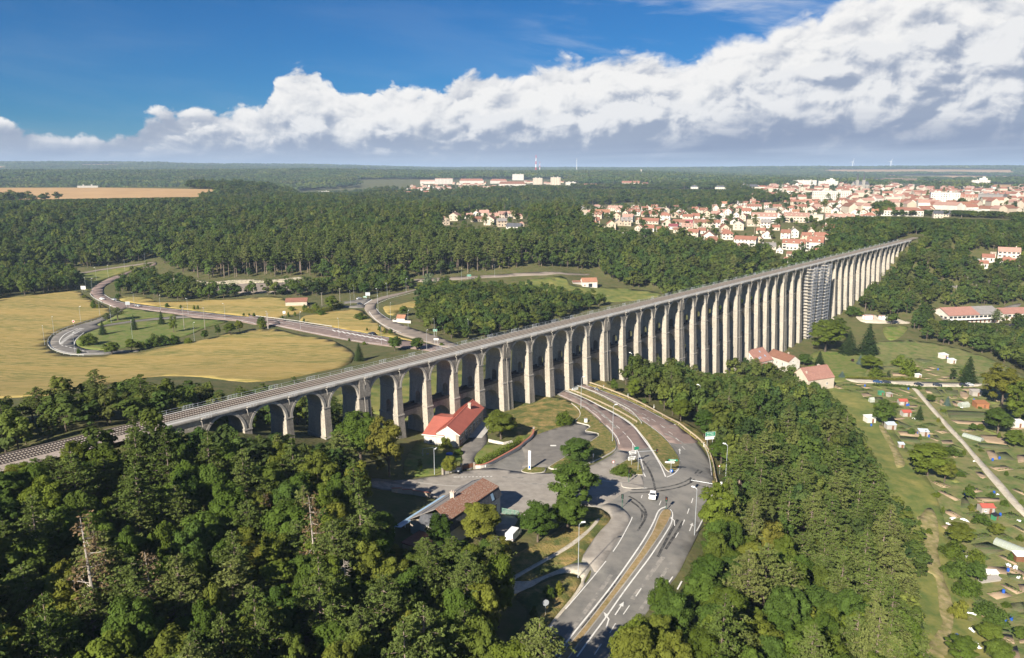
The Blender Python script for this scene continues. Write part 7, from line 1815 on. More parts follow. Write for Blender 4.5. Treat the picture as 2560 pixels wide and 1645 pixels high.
M['chimney'] = layered('chimney_render',[(0.55,0.49,0.42),(0.42,0.33,0.27)],[0.8],coords='obj')
M['teal'] = flat_mat('green_balcony_panel',(0.22,0.36,0.29),0.6)
M['glaze'] = flat_mat('translucent_roofing',(0.27,0.40,0.54),0.4,spec=0.4,vary=.2,scale=.5)

def gable_wall(L,D,e,rise,base=-1.5,hip=False):
 """walls of a rectangular house, ridge along x"""
 mb = MB()
 if hip:
  mb.box((0,0,base),(L,D,e -base))
 else:
  mb.prism([(-D /2,base),(-D /2,e),(0,e +rise),(D /2,e),(D /2,base)],-L /2,L /2)
 return mb

def roof_mb(L,D,e,rise,over=.35,t=.16,hip=0.0,cutl=0.0):
 mb = MB()
 k = rise /(D /2)
 y,z = D /2+over,e -over *k
 if hip:
  x = L /2+over
  rx = max(0.01,L /2-hip)
  top = e +rise +t
  b = [(-x,-y,z),(x,-y,z),(x,y,z),(-x,y,z)]
  a = [(p[0],p[1],z +t) for p in b]
  r0,r1 = (-rx,0,top),(rx,0,top)
  mb._add(b +a +[r0,r1],[(3,2,1,0),(0,1,5,4),(1,2,6,5),(2,3,7,6),(3,0,4,7),(4,5,9,8),(5,6,9),(6,7,8,9),(7,4,8)])
 else:
  x = L /2+over *.6
  for s in (-1,1):
   mb.prism([(s *y,z),(s *y,z +t),(0,e +rise +t),(0,e +rise +.002)],-x,x)
  mb.box((0,0,e +rise +t -.06),(2*x,.3,.12))
 return mb

def window(root,side,u,z,w,h,L,D,framed=True,shut=None,mat='pane'):
 """side: 0 front(-y) 1 right(+x) 2 back 3 left; u along the wall from its middle"""
 ang = (0,math.pi /2,math.pi,-math.pi /2)[side]
 off = (D /2,L /2,D /2,L /2)[side]
 mb = MB()
 mb.box((u,-off -.015,z),(w,.05,h))
 o = mb.build('window',M[mat],root)
 o.rotation_euler = (0,0,ang)
 if framed:
  f = MB()
  for a in (-w /2,0,w /2): f.box((u +a,-off -.04,z -.03),(.07,.07,h +.06))
  for b in (0,h): f.box((u,-off -.05,z +b -.035),(w +.14,.08,.07))
  f.box((u,-off -.10,z -.12),(w +.3,.2,.08))
  fo = f.build('frame',M['frame'],o)
 if shut:
  s = MB()
  for a in (-w /2-w *.28,w /2+w *.28): s.box((u +a,-off -.05,z),(w *.5,.06,h))
  s.build('shutters',M[shut],o)
 return o

def chimney(roof,x,y,z,s=.7,h=1.4):
 mb = MB()
 mb.box((x,y,z),(s,s *1.3,h)); mb.box((x,y,z +h),(s *1.25,s *1.55,.12))
 for d in (-.2,.2): mb.tube((x,y +d *s *1.6,z +h +.1),(x,y +d *s *1.6,z +h +.45),s *.14,n=6)
 return mb.build('chimney',M['chimney'],roof)

# ------------------------------------------------------------------ houses of the suburb and the town
HP = {}
def house_proto(L,D,e,rise,hip,wall,roof,nchim,dormer,seed,wins=True):
 rs = np.random.RandomState(seed)
 key = (round(L),round(D),round(e *2),round(rise *2),hip,wall,roof,nchim,dormer,wins)
 if key in HP: return HP[key]
 parts = {}
 parts['wall'] = gable_wall(L,D,e,rise,hip=bool(hip)).mesh('wall',M['wall_' +wall])
 parts['roof'] = roof_mb(L,D,e,rise,hip=hip).mesh('roof',M['roof_' +roof])
 ch = []
 for c in range(nchim):
  m = MB()
  x = (-1) ** c *L *.3
  m.box((x,D *.08,e +rise *.55),(.7,.9,rise *.45+1.1)); m.box((x,D *.08,e +rise +1.1),(.9,1.1,.14))
  ch.append(m.mesh('chimney',M['chimney']))
 parts['chimney'] = ch
 ws = []
 if wins:
  nf = max(1,int(round(e /2.8)))
  n = max(2,int(L /3.2))
  for f in range(nf):
   for k in range(n):
    u = (k +.5)/n *L -L /2
    door = f == 0 and k == n // 2
    for side in (0,2):
     m = MB(); w,h = (1.0,2.1) if door else (1.05,1.3)
     z = .05 if door else f *2.8+1.0
     y = -D /2 if side == 0 else D /2
     m.box((u,y,z),(w,.12,h)); m.mi = 1
     m.box((u,y,z +h),(w +.2,.2,.10)); m.box((u,y,z -.1),(w +.2,.24,.10))
     if not door and seed % 3 == 0:
      m.mi = 2
      for a in (-.78,.78): m.box((u +a,y,z),(.5,.18,h))
     ws.append(m.mesh('window',[M['pane'],M['frame'],M['wood_brown']]))
   for u in (-D *.22,D *.22):
    m = MB(); z = f *2.8+1.0
    m.box((L /2,u,z),(.12,1.0,1.3)); m.box((-L /2,u,z),(.12,1.0,1.3))
    ws.append(m.mesh('window',[M['pane']]))
 parts['win'] = ws
 dm = []
 if dormer:
  for u in (-L *.22,L *.22):
   m = MB()
   zz = e +rise *.35
   y = -D /2*.62
   m.box((u,y,zz -.3),(1.3,1.6,1.5)); m.mi = 1
   m.prism([(u -.85,zz +1.15),(u,zz +1.75),(u +.85,zz +1.15)],y -1.0,y +1.4,'y'); m.mi = 2
   m.box((u,y -.82,zz +.05),(.8,.06,.95))
   dm.append(m.mesh('dormer',[M['wall_' +wall],M['roof_' +roof],M['pane']]))
 parts['dormer'] = dm
 HP[key] = parts
 return parts

def place_house(name,label,cat,x,y,rz,parts,group=None,z=None):
 t = thing(name,label,cat,(x,y,H(x,y)+.2 if z is None else z),rz,group)
 new_obj('wall',parts['wall'],t)
 r = new_obj('roof',parts['roof'],t)
 for c in parts['chimney']: new_obj('chimney',c,r)
 for c in parts['dormer']: new_obj('dormer',c,r)
 for c in parts['win']: new_obj('window',c,t)
 return t

ROOFWORD = {'pink': 'pinkish','red': 'red tiled','brown': 'brown','slate': 'dark slate','grey': 'grey','orange': 'orange tiled','beige': 'beige','purple': 'purple red'}
def district(x,y):
 if x < 40 and y < 1300: return 'in the terraced rows'
 if x < 150: return 'in the hill suburb'
 if y < 720: return 'just above the viaduct'
 if y < 900: return 'in the near suburb'
 if y < 1150: return 'in the middle suburb'
 if y < 1500: return 'at the suburb back'
 return 'on the far crest'
rs = np.random.RandomState(21)
infill = []
for k in range(6000):
 zn = LAYOUT['town_zones'][('suburb','suburb','middle')[k % 3]]
 x,y = rs.uniform(80,600),rs.uniform(640,1480)
 if len(infill) < 75 and inside(np.array([x]),np.array([y]),zn)[0] and all((x -h[0]) ** 2+(y -h[1]) ** 2 > 17 ** 2 for h in LAYOUT['houses']+infill) and all(math.hypot(x -p[1],y -p[2]) > p[3]*.6+8 for p in LAYOUT['blocks']):
  infill.append((x,y,rs.uniform(8,13),0,rs.choice(['red','red','pink','brown','orange','grey']),'g'))
HOUSES = LAYOUT['houses']+infill
for i,(x,y,w,top,roof,kind) in enumerate(HOUSES):
 long_ = w > 17
 gab = (rs.rand() < .42) and not long_
 facing = math.atan2(y,x)-math.pi /2
 L = w *(1.0 if not gab else rs.uniform(1.0,1.25))
 D = min(L *.8,rs.uniform(8.0,9.5)) if not gab else max(6.5,w *.82)
 storeys = 2 if (rs.rand() < .55 and w > 8) else 1
 e = {1: 3.2,2: 5.6}[storeys] if not top else top *.65
 rise = D /2*rs.uniform(.62,.80)
 hip = D *.45 if (rs.rand() < .2 and not gab and not long_) else 0
 wall = rs.choice(['white','white','white','cream','cream','beige'])
 nch = int(rs.rand() < .7)+int(long_)
 dorm = bool(rs.rand() < .14 and not gab and not hip)
 rz = facing +rs.uniform(-.28,.28)+(math.pi /2 if gab else 0)
 L,D,e,rise = round(L),round(D),round(e *2)/2,round(rise *2)/2
 parts = house_proto(L,D,e,rise,round(hip),wall,roof,nch,dorm,i % 6)
 size = 'long' if long_ else ('small' if w < 8.2 else ('two-storey' if storeys == 2 else 'low'))
 desc = [size,wall,'house with',ROOFWORD[roof],('hipped roof' if hip else 'roof')]
 if gab: desc.append('gable end on')
 if dorm: desc.append('with dormers')
 elif nch == 0: desc.append('without chimney')
 lab = ' '.join(desc)+' ' +district(x,y)
 place_house('house',lab,'house',x,y,rz,parts,'houses, ' +lab)

# old town and hillside: the same kind of house seen very far off, without windows
cnt = 0
left_over,old_town = [],[]
tr = np.random.RandomState(8)
for k in range(2600):      # the old town, thickest along its near edge
 a,r = R(tr.uniform(17.5,37)),1080+1800*tr.rand() ** 1.3
 if r < 1450 and a < R(24): continue
 x,y = r *math.sin(a),r *math.cos(a)
 if len(old_town) < 330 and all(math.hypot(x -p[0],y -p[1]) > 19 for p in old_town) and all(math.hypot(x -p[1],y -p[2]) > p[3]*.6+16 for p in LAYOUT['blocks']): old_town.append((x,y))
old_town.sort(key=lambda p: p[0] ** 2+p[1] ** 2)
far_list = [(p,'hill') for p in LAYOUT['fill_hill']]+[(p,'town') for p in old_town]+[(p,'village') for p in LAYOUT['fill_village']]
LIM = 298-len(HOUSES)
for i,((x,y),where) in enumerate(far_list):
 L = rs.uniform(12,22) if where == 'town' else rs.uniform(11,17)
 D = rs.uniform(9,12)
 L,D = round(L),round(D)
 e = rs.choice([6.0,8.0,10.0]) if where == 'town' else rs.choice([4.0,6.0])
 rise = round(D /2*.7*2)/2
 roof = rs.choice(['red','pink','red','brown','orange','pink','slate'] if where == 'town' else ['red','pink','orange','pink'])
 wall = rs.choice(['white','cream','cream','beige'])
 rz = rs.uniform(-.5,.5)+(math.pi /2 if rs.rand() < .35 else 0)
 if where == 'village' or cnt >= LIM:
  left_over.append((x,y,rz,L,D,e,rise,wall,roof)); continue
 cnt += 1
 parts = house_proto(L,D,e,rise,0,wall,roof,1,False,i,wins=False)
 tall = {4.0: 'low',6.0: 'two-storey',8.0: 'three-storey',10.0: 'tall'}[float(e)]
 loc = 'below the hilltop towers' if where == 'hill' else 'in the old town'
 lab = f'{tall} {wall} house with {ROOFWORD[roof]} roof {loc}'
 t = thing('town_house',lab,'house',(x,y,H(x,y)),rz,'houses, ' +lab)
 new_obj('wall',parts['wall'],t)
 new_obj('roof',parts['roof'],t)
if left_over:
 mb = MB()
 mats = [M['wall_cream'],M['roof_red'],M['roof_pink'],M['roof_brown'],M['wall_white']]
 for x,y,rz,L,D,e,rise,wall,roof in left_over:
  z0 = H(x,y)
  ca,sa = math.cos(rz),math.sin(rz)
  for src,mi in ((gable_wall(L,D,e,rise),{'white': 4}.get(wall,0)),(roof_mb(L,D,e,rise),{'pink': 2,'brown': 3}.get(roof,1))):
   mb.mi = mi
   mb._add([(x +v[0]*ca -v[1]*sa,y +v[0]*sa +v[1]*ca,z0+v[2]) for v in src.v],src.f)
 o = mb.build('distant_houses',mats)
 o['kind'] = 'stuff'
 o['label'] = 'mass of tiny red roofed houses crowding the far town'

# ------------------------------------------------------------------ larger buildings
def window_grid(root,L,D,h,floor=2.9,pitch=3.4,wsize=(1.5,1.4),sides=(0,1,3),z0=.9,mat='pane',each=True):
 for side in sides:
  W_ = L if side in (0,2) else D
  n = max(1,int(W_ /pitch))
  nf = max(1,int((h -.4)/floor))
  for f in range(nf):
   if each and n *nf <= 60:
    for k in range(n):
     window(root,side,(k +.5)/n *W_ -W_ /2,f *floor +z0,wsize[0],wsize[1],L,D,framed=False,mat=mat)
   else:
    mb = MB()
    off = (D /2,L /2,D /2,L /2)[side]
    for k in range(n): mb.box(((k +.5)/n *W_ -W_ /2,-off -.02,f *floor +z0),(wsize[0],.08,wsize[1]))
    o = mb.build('window_row',M[mat],root)
    o.rotation_euler = (0,0,(0,math.pi /2,math.pi,-math.pi /2)[side])
    o['kind'] = 'stuff'
for name,x,y,w,h,roof,label in LAYOUT['blocks']:
 facing = math.atan2(y,x)-math.pi /2
 far = math.hypot(x,y) > 1700
 D = {'tower_block': 18,'apartment_block': 14,'school': 15,'office_building': 22,'theatre': 26,'hospital': 18,'depot': 30}.get(name,12)
 rz = facing +{'office_building': .12,'school': .02,'theatre': -.25}.get(name,rs.uniform(-.12,.12))
 t = thing(name,label,{'tower_block': 'tower block','apartment_block': 'apartment block','apartment_house': 'apartment house','office_building': 'office building','long_house': 'building','town_hall': 'building'}.get(name,name.replace('_',' ')),(x,y,H(x,y)),rz)
 wallm = M['wall_cream'] if 'cream' in label or 'beige' in label else M['wall_white']
 if name == 'theatre': wallm = M['roof_grey']
 if roof in ('flat','pinkflat','beige','slatewall'):
  mb = MB()
  mb.box((0,D /2,-2),(w,D,h +2))
  if 'stepped' in label: mb.box((w *.12,D /2,h),(w *.45,D *.8,h *.35)); mb.box((w *.15,D /2,h *1.35),(w *.16,D *.6,h *.25))
  wl_ = mb.build('wall',wallm,t)
  r = MB()
  r.box((0,D /2,h -.3),(w +.5,D +.5,.7))
  if roof == 'pinkflat': r.box((0,D /2,h +.4),(w *.98,D *.9,1.6),top=(w *.95,D *.6))
  ro = r.build('roof',M['roof_pink'] if roof == 'pinkflat' else (M['roof_grey'] if roof == 'slatewall' else M['flat_roof']),t)
  for k in range(2 if w > 25 else 1):
   b = MB(); b.box(((k -.5)*w *.4 if w > 25 else 0,D /2,h +.4),(3,3,2.2)); b.build('lift_house',wallm,ro)
 else:
  e = h *(.66 if name != 'barracks' else .62)
  rise = h -e
  wb = MB()
  wb.box((0,D /2,-2),(w,D,e +2)) if name in ('school','barracks','villa','town_hall') else wb.prism([(0,-2),(0,e),(D /2,h -.2),(D,e),(D,-2)],-w /2,w /2)
  wb.build('wall',wallm,t)
  rm = roof_mb(w,D,e,rise,hip=D *.5 if name in ('school','barracks','villa','town_hall') else 0)
  ro = rm.build('roof',M['roof_' +roof],t)
  ro.location = (0,D /2,0)
  if name in ('apartment_house','villa','long_house','barracks'):
   for k in range(max(1,int(w /14))): chimney(ro,(k +.5)/max(1,int(w /14))*w -w /2,1.0,e +rise *.6,.8,rise *.4+1)
  if name == 'apartment_house':
   for k in range(max(2,int(w /5))):
    u = (k +.5)/max(2,int(w /5))*w -w /2
    m = MB(); m.box((u,-D /2*.72,e +.1),(1.6,2.0,rise *.5)); m.mi = 1
    m.prism([(u -1.0,e +.1+rise *.5),(u,e +.7+rise *.5),(u +1.0,e +.1+rise *.5)],-D /2*.72-1.2,-D /2*.72+1.6,'y'); m.mi = 2
    m.box((u,-D /2*.72-1.02,e +.3),(.9,.06,.9))
    m.build('dormer',[wallm,M['roof_' +roof],M['pane']],ro)
   for f in range(max(1,int(e /2.8))):
    for s in (-1,1):
     m = MB(); m.box((s *w *.40,-.6,f *2.8+.3),(w *.14,1.2,.18)); m.box((s *w *.40,-1.15,f *2.8+.45),(w *.14,.08,.9)); m.mi = 1; m.box((s *w *.40,-.03,f *2.8+.5),(w *.12,.06,2.0))
     m.build('balcony',[wallm,M['pane']],t)
 if name == 'office_building':
  fr = MB()
  for f in range(6):
   fr.box((0,-.35,f *h /5.5),(w +.4,.5,.5))
  for k in range(11): fr.box((-w /2+k *w /10,-.35,0),(.6,.5,h))
  fr.build('facade_grid',M['frame'],t)
 if name not in ('hall','theatre','depot','farm_shed'):
  g = new_obj('facade',None,t) if False else None
  nf = (h if roof in ('flat','pinkflat') else h *.64)
  pitch = 3.2 if not far else 5.0
  base = t
  # windows sit on the front wall at y = 0 and on the sides
  for side in (0,1,3):
   W_ = w if side == 0 else D
   n = max(1,int(W_ /pitch))
   for f in range(max(1,int((nf -.3)/2.9))):
    mb = MB()
    for k in range(n):
     u = (k +.5)/n *W_ -W_ /2
     if side == 0: mb.box((u,-.03,f *2.9+.9),(1.5,.10,1.45))
     else: mb.box(((1 if side == 1 else -1)*(w /2+.02),D /2+u,f *2.9+.9),(.10,1.4,1.45))
    o = mb.build('window_row',M['pane'],t)
    o['kind'] = 'stuff'
 if 'green balconies' in label:
  for f in range(max(1,int(h /2.9))):
   m = MB(); m.box((-w *.22,-.6,f *2.9+.4),(w *.45,1.2,.15)); m.box((-w *.22,-1.2,f *2.9+.5),(w *.45,.06,.95))
   m.build('balcony',M['teal'],t)
 if name == 'town_hall':
  m = MB(); m.tube((-w *.32,0,0),(-w *.32,0,h),3.2,n=10); m.mi = 1; m.tube((-w *.32,0,h),(-w *.32,0,h +5),3.5,.1,10)
  m.build('turret',[wallm,M['roof_slate']],t)
# church with twin spires
x,y = LAYOUT['church']
t = thing('church','pale stone church with two slender spires on the town skyline','church',(x,y,H(x,y)),.2)
gable_wall(46,16,16,8).build('wall',M['stone_pale'],t)
roof_mb(46,16,16,8).build('roof',M['roof_slate'],t)
for xx in (-16,4):
 m = MB(); m.box((xx,-8,0),(6,6,28)); m.mi = 1; m.tube((xx,-8,28),(xx,-8,50),3.2,.1,8)
 m.build('spire',[M['stone_pale'],M['roof_slate']],t)
for k in range(6):
 m = MB(); m.box((-18+k *7.5,-8.02,4),(1.6,.1,7)); m.build('window',M['pane'],t)
# ------------------------------------------------------------------ the houses near the road and at the farm
def shift(o,dx,dy,dz=0):
 o.location = Vector(o.location)+Vector((dx,dy,dz))
 return o

# red sheet-roofed house under the viaduct
rz = R(76.3)
t = thing('stone_house','white gabled house with red sheet metal roof and stone front beside the viaduct','house',(-16.17,212.53,28.75),rz)
L_,D_ = 27,7.2
shift(gable_wall(L_,D_,4.4,2.4,-2).build('wall',M['wall_white'],t),L_ /2,D_ /2)
mb = MB(); mb.box((L_ /2,-.02,-1.5),(L_ +.04,.12,5.75)); mb.box((-.02,.45,-1.5),(.12,.9,5.7))
mb.build('stone_front',M['rubble'],t)
ro = shift(roof_mb(L_,D_,4.4,2.4,.45,.12).build('roof',M['sheet_red'],t),L_ /2,D_ /2)
k = 2.4/(D_ /2)
for i in range(40):
 x = -L_ /2+(i +.5)*L_ /40
 mb = MB()
 for s in (-1,1):
  mb.quad((x -.04,s *(D_ /2+.45),4.4-.45*k +.18),(x +.04,s *(D_ /2+.45),4.4-.45*k +.18),(x +.04,0,6.99),(x -.04,0,6.99))
  mb.quad((x +.05,s *(D_ /2+.45),4.4-.45*k +.12),(x +.04,s *(D_ /2+.45),4.4-.45*k +.18),(x +.04,0,6.99),(x +.05,0,6.93))
 mb.build('roof_seam',M['sheet_red'],ro)
chimney(ro,6.5,-1.0,5.9,.7,1.9)
mb = MB(); mb.prism([(0,-2),(0,3.6),(10.5,5.75),(17,4.4),(17,-2)],7.25,11.2,'y'); mb.build('side_wing',M['wall_white'],t)
mb = MB(); mb.prism([(-.5,3.52),(-.5,3.64),(10.5,5.92),(17.4,4.5),(17.4,4.36),(10.5,5.78)],4.6,11.6,'y'); mb.build('wing_roof',M['sheet_red'],t)
mb = MB(); mb.prism([(-.62,3.42),(-.62,3.66),(-.50,3.66),(-.50,3.42)],4.6,11.7,'y')
mb.quad((-.35,-.5,4.2),(-.35,3.6,6.92),(-.35,3.6,6.70),(-.35,-.5,3.98))
mb.build('gutter',M['frame'],t)
for u,z,w,h,sd in ((-1.2,.9,1.1,1.2,3),(-5.3,.9,.9,1.1,3)):
 mb = MB(); mb.box((-.06,3.6-u,z),(.1,w,h)); o = mb.build('window',M['pane'],t)
 mb = MB(); mb.box((-.1,3.6-u,z -.1),(.16,w +.3,.1)); mb.box((-.1,3.6-u,z),(.12,.06,h))
 for s in (-1,1): mb.box((-.09,3.6-u +s *(w /2+.2),z),(.08,.36,h))
 mb.build('frame',M['frame'],o)
for u,z,w,h in ((2.2,0,2.1,2.3),(6.5,1.0,1.2,2.6),(7.9,.3,1.4,2.7),(11.5,0,1.0,2.1),(12.8,1.4,1.0,1.2),(16,.3,1.2,2.4),(19.5,.9,1.1,1.3),(23,.9,1.1,1.3),(4.2,2.9,.8,1.0)):
 mb = MB(); mb.box((u,-.1,z),(w,.1,h)); o = mb.build('door' if z == 0 else 'window',M['wood_brown'] if z == 0 and w > 2 else M['pane'],t)
 mb = MB(); mb.box((u,-.16,z +h /2),(w,.05,.07)); mb.box((u,-.16,z),(.07,.05,h)); mb.box((u,-.16,z +h),(w +.2,.14,.1)); mb.build('frame',M['frame'],o)
# terrace in front of it
mb = MB(); mb.box((18,-2.2,-1.2),(15,4.2,1.1)); o = mb.build('terrace',M['walkway'],t)

# brown tiled mansard house
t = thing('tiled_house','old house with mossy brown tiled roof over dark slate slopes at the side road','house',(-2.8,164.6,30.8),R(-120.5))
L_,D_ = 21,8
shift(gable_wall(L_,D_,4.6,0,-2,hip=True).build('wall',M['wall_white'],t),L_ /2,-D_ /2)
mb = MB(); mb.box((L_ /2,-D_ /2,4.62),(L_ +.7,D_ +.7,2.28),top=(L_ -.6,D_ -.6)); mb.build('slate_slope',M['roof_slate'],t)
M['mossy'] = layered('mossy_tiles',[(0.27,0.135,0.09),(0.20,0.10,0.07),(0.34,0.19,0.13),(0.40,0.36,0.30)],[1.5,2.2,3.1],coords='obj',ramp=(.5,.7),bump=.03,bscale=5)
mb = MB(); mb._add([(.3,-.15,6.9),(L_ -.1,-.15,6.9),(L_ -.1,-3.7,8.9),(1.9,-3.7,8.9),(.3,-.15,7.05),(L_ -.1,-.15,7.05),(L_ -.1,-3.7,9.05),(1.9,-3.7,9.05)],[(3,2,1,0),(4,5,6,7),(0,1,5,4),(1,2,6,5),(2,3,7,6),(3,0,4,7)])
ro = mb.build('tile_roof',M['mossy'],t)
mb = MB(); mb._add([(.3,-.15,6.9),(1.9,-3.7,9.0),(.3,-7.6,6.9)],[(0,1,2)]); mb.build('hip_end',M['roof_slate'],t)
mb = MB(); mb._add([(1.9,-3.72,9.0),(L_ -.1,-3.72,9.0),(L_ -.1,-11.3,4.6),(.3,-11.3,4.6),(1.9,-3.72,8.8),(L_ -.1,-3.72,8.8),(L_ -.1,-11.3,4.4),(.3,-11.3,4.4)],[(0,1,2,3),(7,6,5,4),(0,4,5,1),(1,5,6,2),(2,6,7,3),(3,7,4,0)]); mb.build('grey_roof',M['roof_grey'],t)
mb = MB()
for r in range(12):
 f = (r +.5)/12
 mb.box(((.3+1.6*f +L_ -.1)/2,-.15-3.55*f,7.0+2.0*f),(L_ -.4-1.6*f,.10,.10))
o = mb.build('tile_course',M['mossy'],ro); o['kind'] = 'stuff'
for u in (3.2,9.5):
 mb = MB(); mb._add([(u,.36,5.0),(u +1.0,.36,5.0),(u +1.0,-.18,6.5),(u,-.18,6.5)],[(0,1,2,3)]); mb._add([(u,.42,5.0),(u +1.0,.42,5.0),(u +1.0,-.12,6.5),(u,-.12,6.5)],[(0,1,2,3)])
 mb.build('skylight',M['glaze'],t)
for u,z in ((2.3,1.6),(5.2,1.6),(8.5,1.6),(12,1.6)):
 mb = MB(); mb.box((u,.02,z),(1.0,.1,1.7)); o = mb.build('window',M['wood_brown'],t)
 mb = MB(); mb.box((u,.07,z -.1),(1.3,.16,.1)); mb.box((u,.07,z +1.7),(1.3,.1,.15)); mb.build('frame',M['frame'],o)
mb = MB(); mb.box((10.8,-9.6,-1),(19,3.2,5.3)); o = mb.build('annex',M['wall_cream'],t)
chimney(ro,14,-3.9,8.2,.8,1.9)
for i in range(10):
 for r in range(2):
  mb = MB()
  x = 4.2+i *1.9
  mb._add([(x,-11.55-r *1.15,3.5-r *.22),(x +1.82,-11.55-r *1.15,3.5-r *.22),(x +1.82,-12.65-r *1.15,3.28-r *.22),(x,-12.65-r *1.15,3.28-r *.22),
    (x,-11.55-r *1.15,3.55-r *.22),(x +1.82,-11.55-r *1.15,3.55-r *.22),(x +1.82,-12.65-r *1.15,3.33-r *.22),(x,-12.65-r *1.15,3.33-r *.22)],
    [(3,2,1,0),(4,5,6,7),(0,1,5,4),(1,2,6,5),(2,3,7,6),(3,0,4,7)])
  mb.build('roof_panel',M['glaze'],t)
mb = MB()
for i in range(6): mb.tube((4.3+i *3.7,-13.7,-1),(4.3+i *3.7,-13.7,3.0),.07,n=5)
mb.build('veranda_posts',M['frame'],t)['kind'] = 'stuff'
mb = MB(); mb.box((24,-4.5,-1),(6,7,3.6)); o = mb.build('porch',M['wall_cream'],t)
mb = MB(); mb.box((24.1,-4.5,2.65),(6.6,7.4,.2)); mb.build('porch_roof',M['roof_brown'],o)

# farmhouses below the tall piers
def farm(name,label,cx,cy,rz,L,D,e,rise,wall,roof,chim,wins,sky=()):
 t = thing(name,label,'house',(cx,cy,H(cx,cy)),R(rz))
 gable_wall(L,D,e,rise,-2).build('wall',M[wall],t)
 ro = roof_mb(L,D,e,rise,.3,.16).build('roof',M[roof],t)
 for x,y,f,s in chim: chimney(ro,x,y,e +rise *f,s,1.5)
 for sd,u,z,w,h,sh in wins: window(t,sd,u,z,w,h,L,D,True,sh)
 k = rise /(D /2)
 for x,f in sky:
  mb = MB(); y = -D /2*(1-f); z = e +rise *f +.17
  mb._add([(x,y -.5,z -.5*k +.05),(x +.9,y -.5,z -.5*k +.05),(x +.9,y +.5,z +.5*k +.05),(x,y +.5,z +.5*k +.05)],[(0,1,2,3)])
  mb.build('skylight',M['glaze'],ro)
 return t
M['roof_farm'] = tile_mat('old_pink_tiles',(0.36,0.19,0.15),(0.29,0.15,0.12))
farm('farmhouse','white farmhouse with broad pinkish roof and end chimney nearest the gravel lane',154.7,366.9,22.7,17.5,11.5,6,5,'wall_cream','roof_farm',[(4,.8,.75,.9),(-7,-2.5,.4,.6)],
 [(0,-5.5,3.6,.6,.7,None),(0,-1.2,2.4,.9,1.3,None),(0,4,2.4,.9,1.3,None),(3,-1,2,.8,1,None)])
farm('farmhouse','tall white farmhouse with brown roof gable end on between the two steep roofs',152.9,404.2,-70,18,7.6,6,2.8,'wall_white','roof_brown',[(3,.6,.7,.6)],
 [(0,4,2.6,.9,1.9,None),(0,-.5,2.6,.9,1.9,None),(0,-4.5,2.6,.9,2.4,None),(0,6,.3,1,2,None),(1,-1,5.6,.7,.9,None)])
farm('farmhouse','white house with steep pink roof and four rooflights right under the piers',137.5,406.6,36,14,14,5,5.6,'wall_white','roof_farm',[(2,.9,.9,.6)],
 [(0,-3,1.8,1.0,1.4,'wood_brown'),(0,2.5,1.4,.9,2,None),(0,5.2,.4,1,2,None)],[(-3.5,.25),(-2.0,.3),(2.6,.35),(1.0,.72)])
for (x,y),rz,L,D,lab in zip(LAYOUT['farm_sheds'],(20,28,60),(13,13,11),(9,8,8),('low dark red roofed farm shed in front of the steep pink roof','low dark red roofed shed left of the farmhouse nearest the lane','orange roofed shed half hidden by trees at the left of the farm')):
 farm('farm_shed',lab,x,y,rz,L,D,2.6,1.6,'wall_cream','roof_orange' if 'orange' in lab else 'roof_brown',[],[])
# shed in the straw field
(ax,ay),(bx,by) = LAYOUT['shed']
a = math.atan2(by -ay,bx -ax)
t = thing('field_shed','long pale block shed with red tiled roof standing in the straw field','shed',((ax +bx)/2-math.sin(a)*2.5,(ay +by)/2+math.cos(a)*2.5,H((ax +bx)/2,(ay +by)/2)+.1),a)
mb = MB(); mb.prism([(-2.5,-1),(-2.5,2.6),(2.5,4.0),(2.5,-1)],-6.7,6.7); mb.build('wall',M['wall_cream'],t)
mb = MB(); mb.prism([(-2.9,2.52),(-2.9,2.72),(2.9,4.34),(2.9,4.14)],-7,7); mb.build('roof',M['roof_red'],t)
# ruined shed by the eastern field, little walled house on the curved road
(x,y),(x2,y2) = LAYOUT['ruin']
t = thing('barn','small white barn with brown tiled roof and open doorway by the far meadow','barn',(x,y +3,H(x,y)),.15)
gable_wall(12,7,4.2,2.6).build('wall',M['wall_white'],t); roof_mb(12,7,4.2,2.6).build('roof',M['roof_orange'],t)
window(t,0,.5,0,3,2.8,12,7,False); window(t,0,-4,1,1,1,12,7,False,None,'wood_brown')
t = thing('barn','collapsed low shed with rusty roof left of the white barn','shed',(x2,y2+3,H(x2,y2)),.1)
gable_wall(8,5,1.8,.8).build('wall',M['wood_grey'],t); roof_mb(8,5,1.8,.8).build('roof',M['roof_brown'],t)
x,y = LAYOUT['walled']
t = thing('walled_house','tiny house with brown roof behind a white garden wall on the curved road','house',(x,y +2.5,H(x,y)),-.2)
gable_wall(5,4,2.4,1.4).build('wall',M['wall_white'],t); roof_mb(5,4,2.4,1.4).build('roof',M['roof_orange'],t)
mb = MB(); mb.box((1.5,-4,-1),(11,.3,2.4)); mb.box((-4,-2,-1),(.3,4,2.6)); mb.build('garden_wall',M['wall_white'],t)
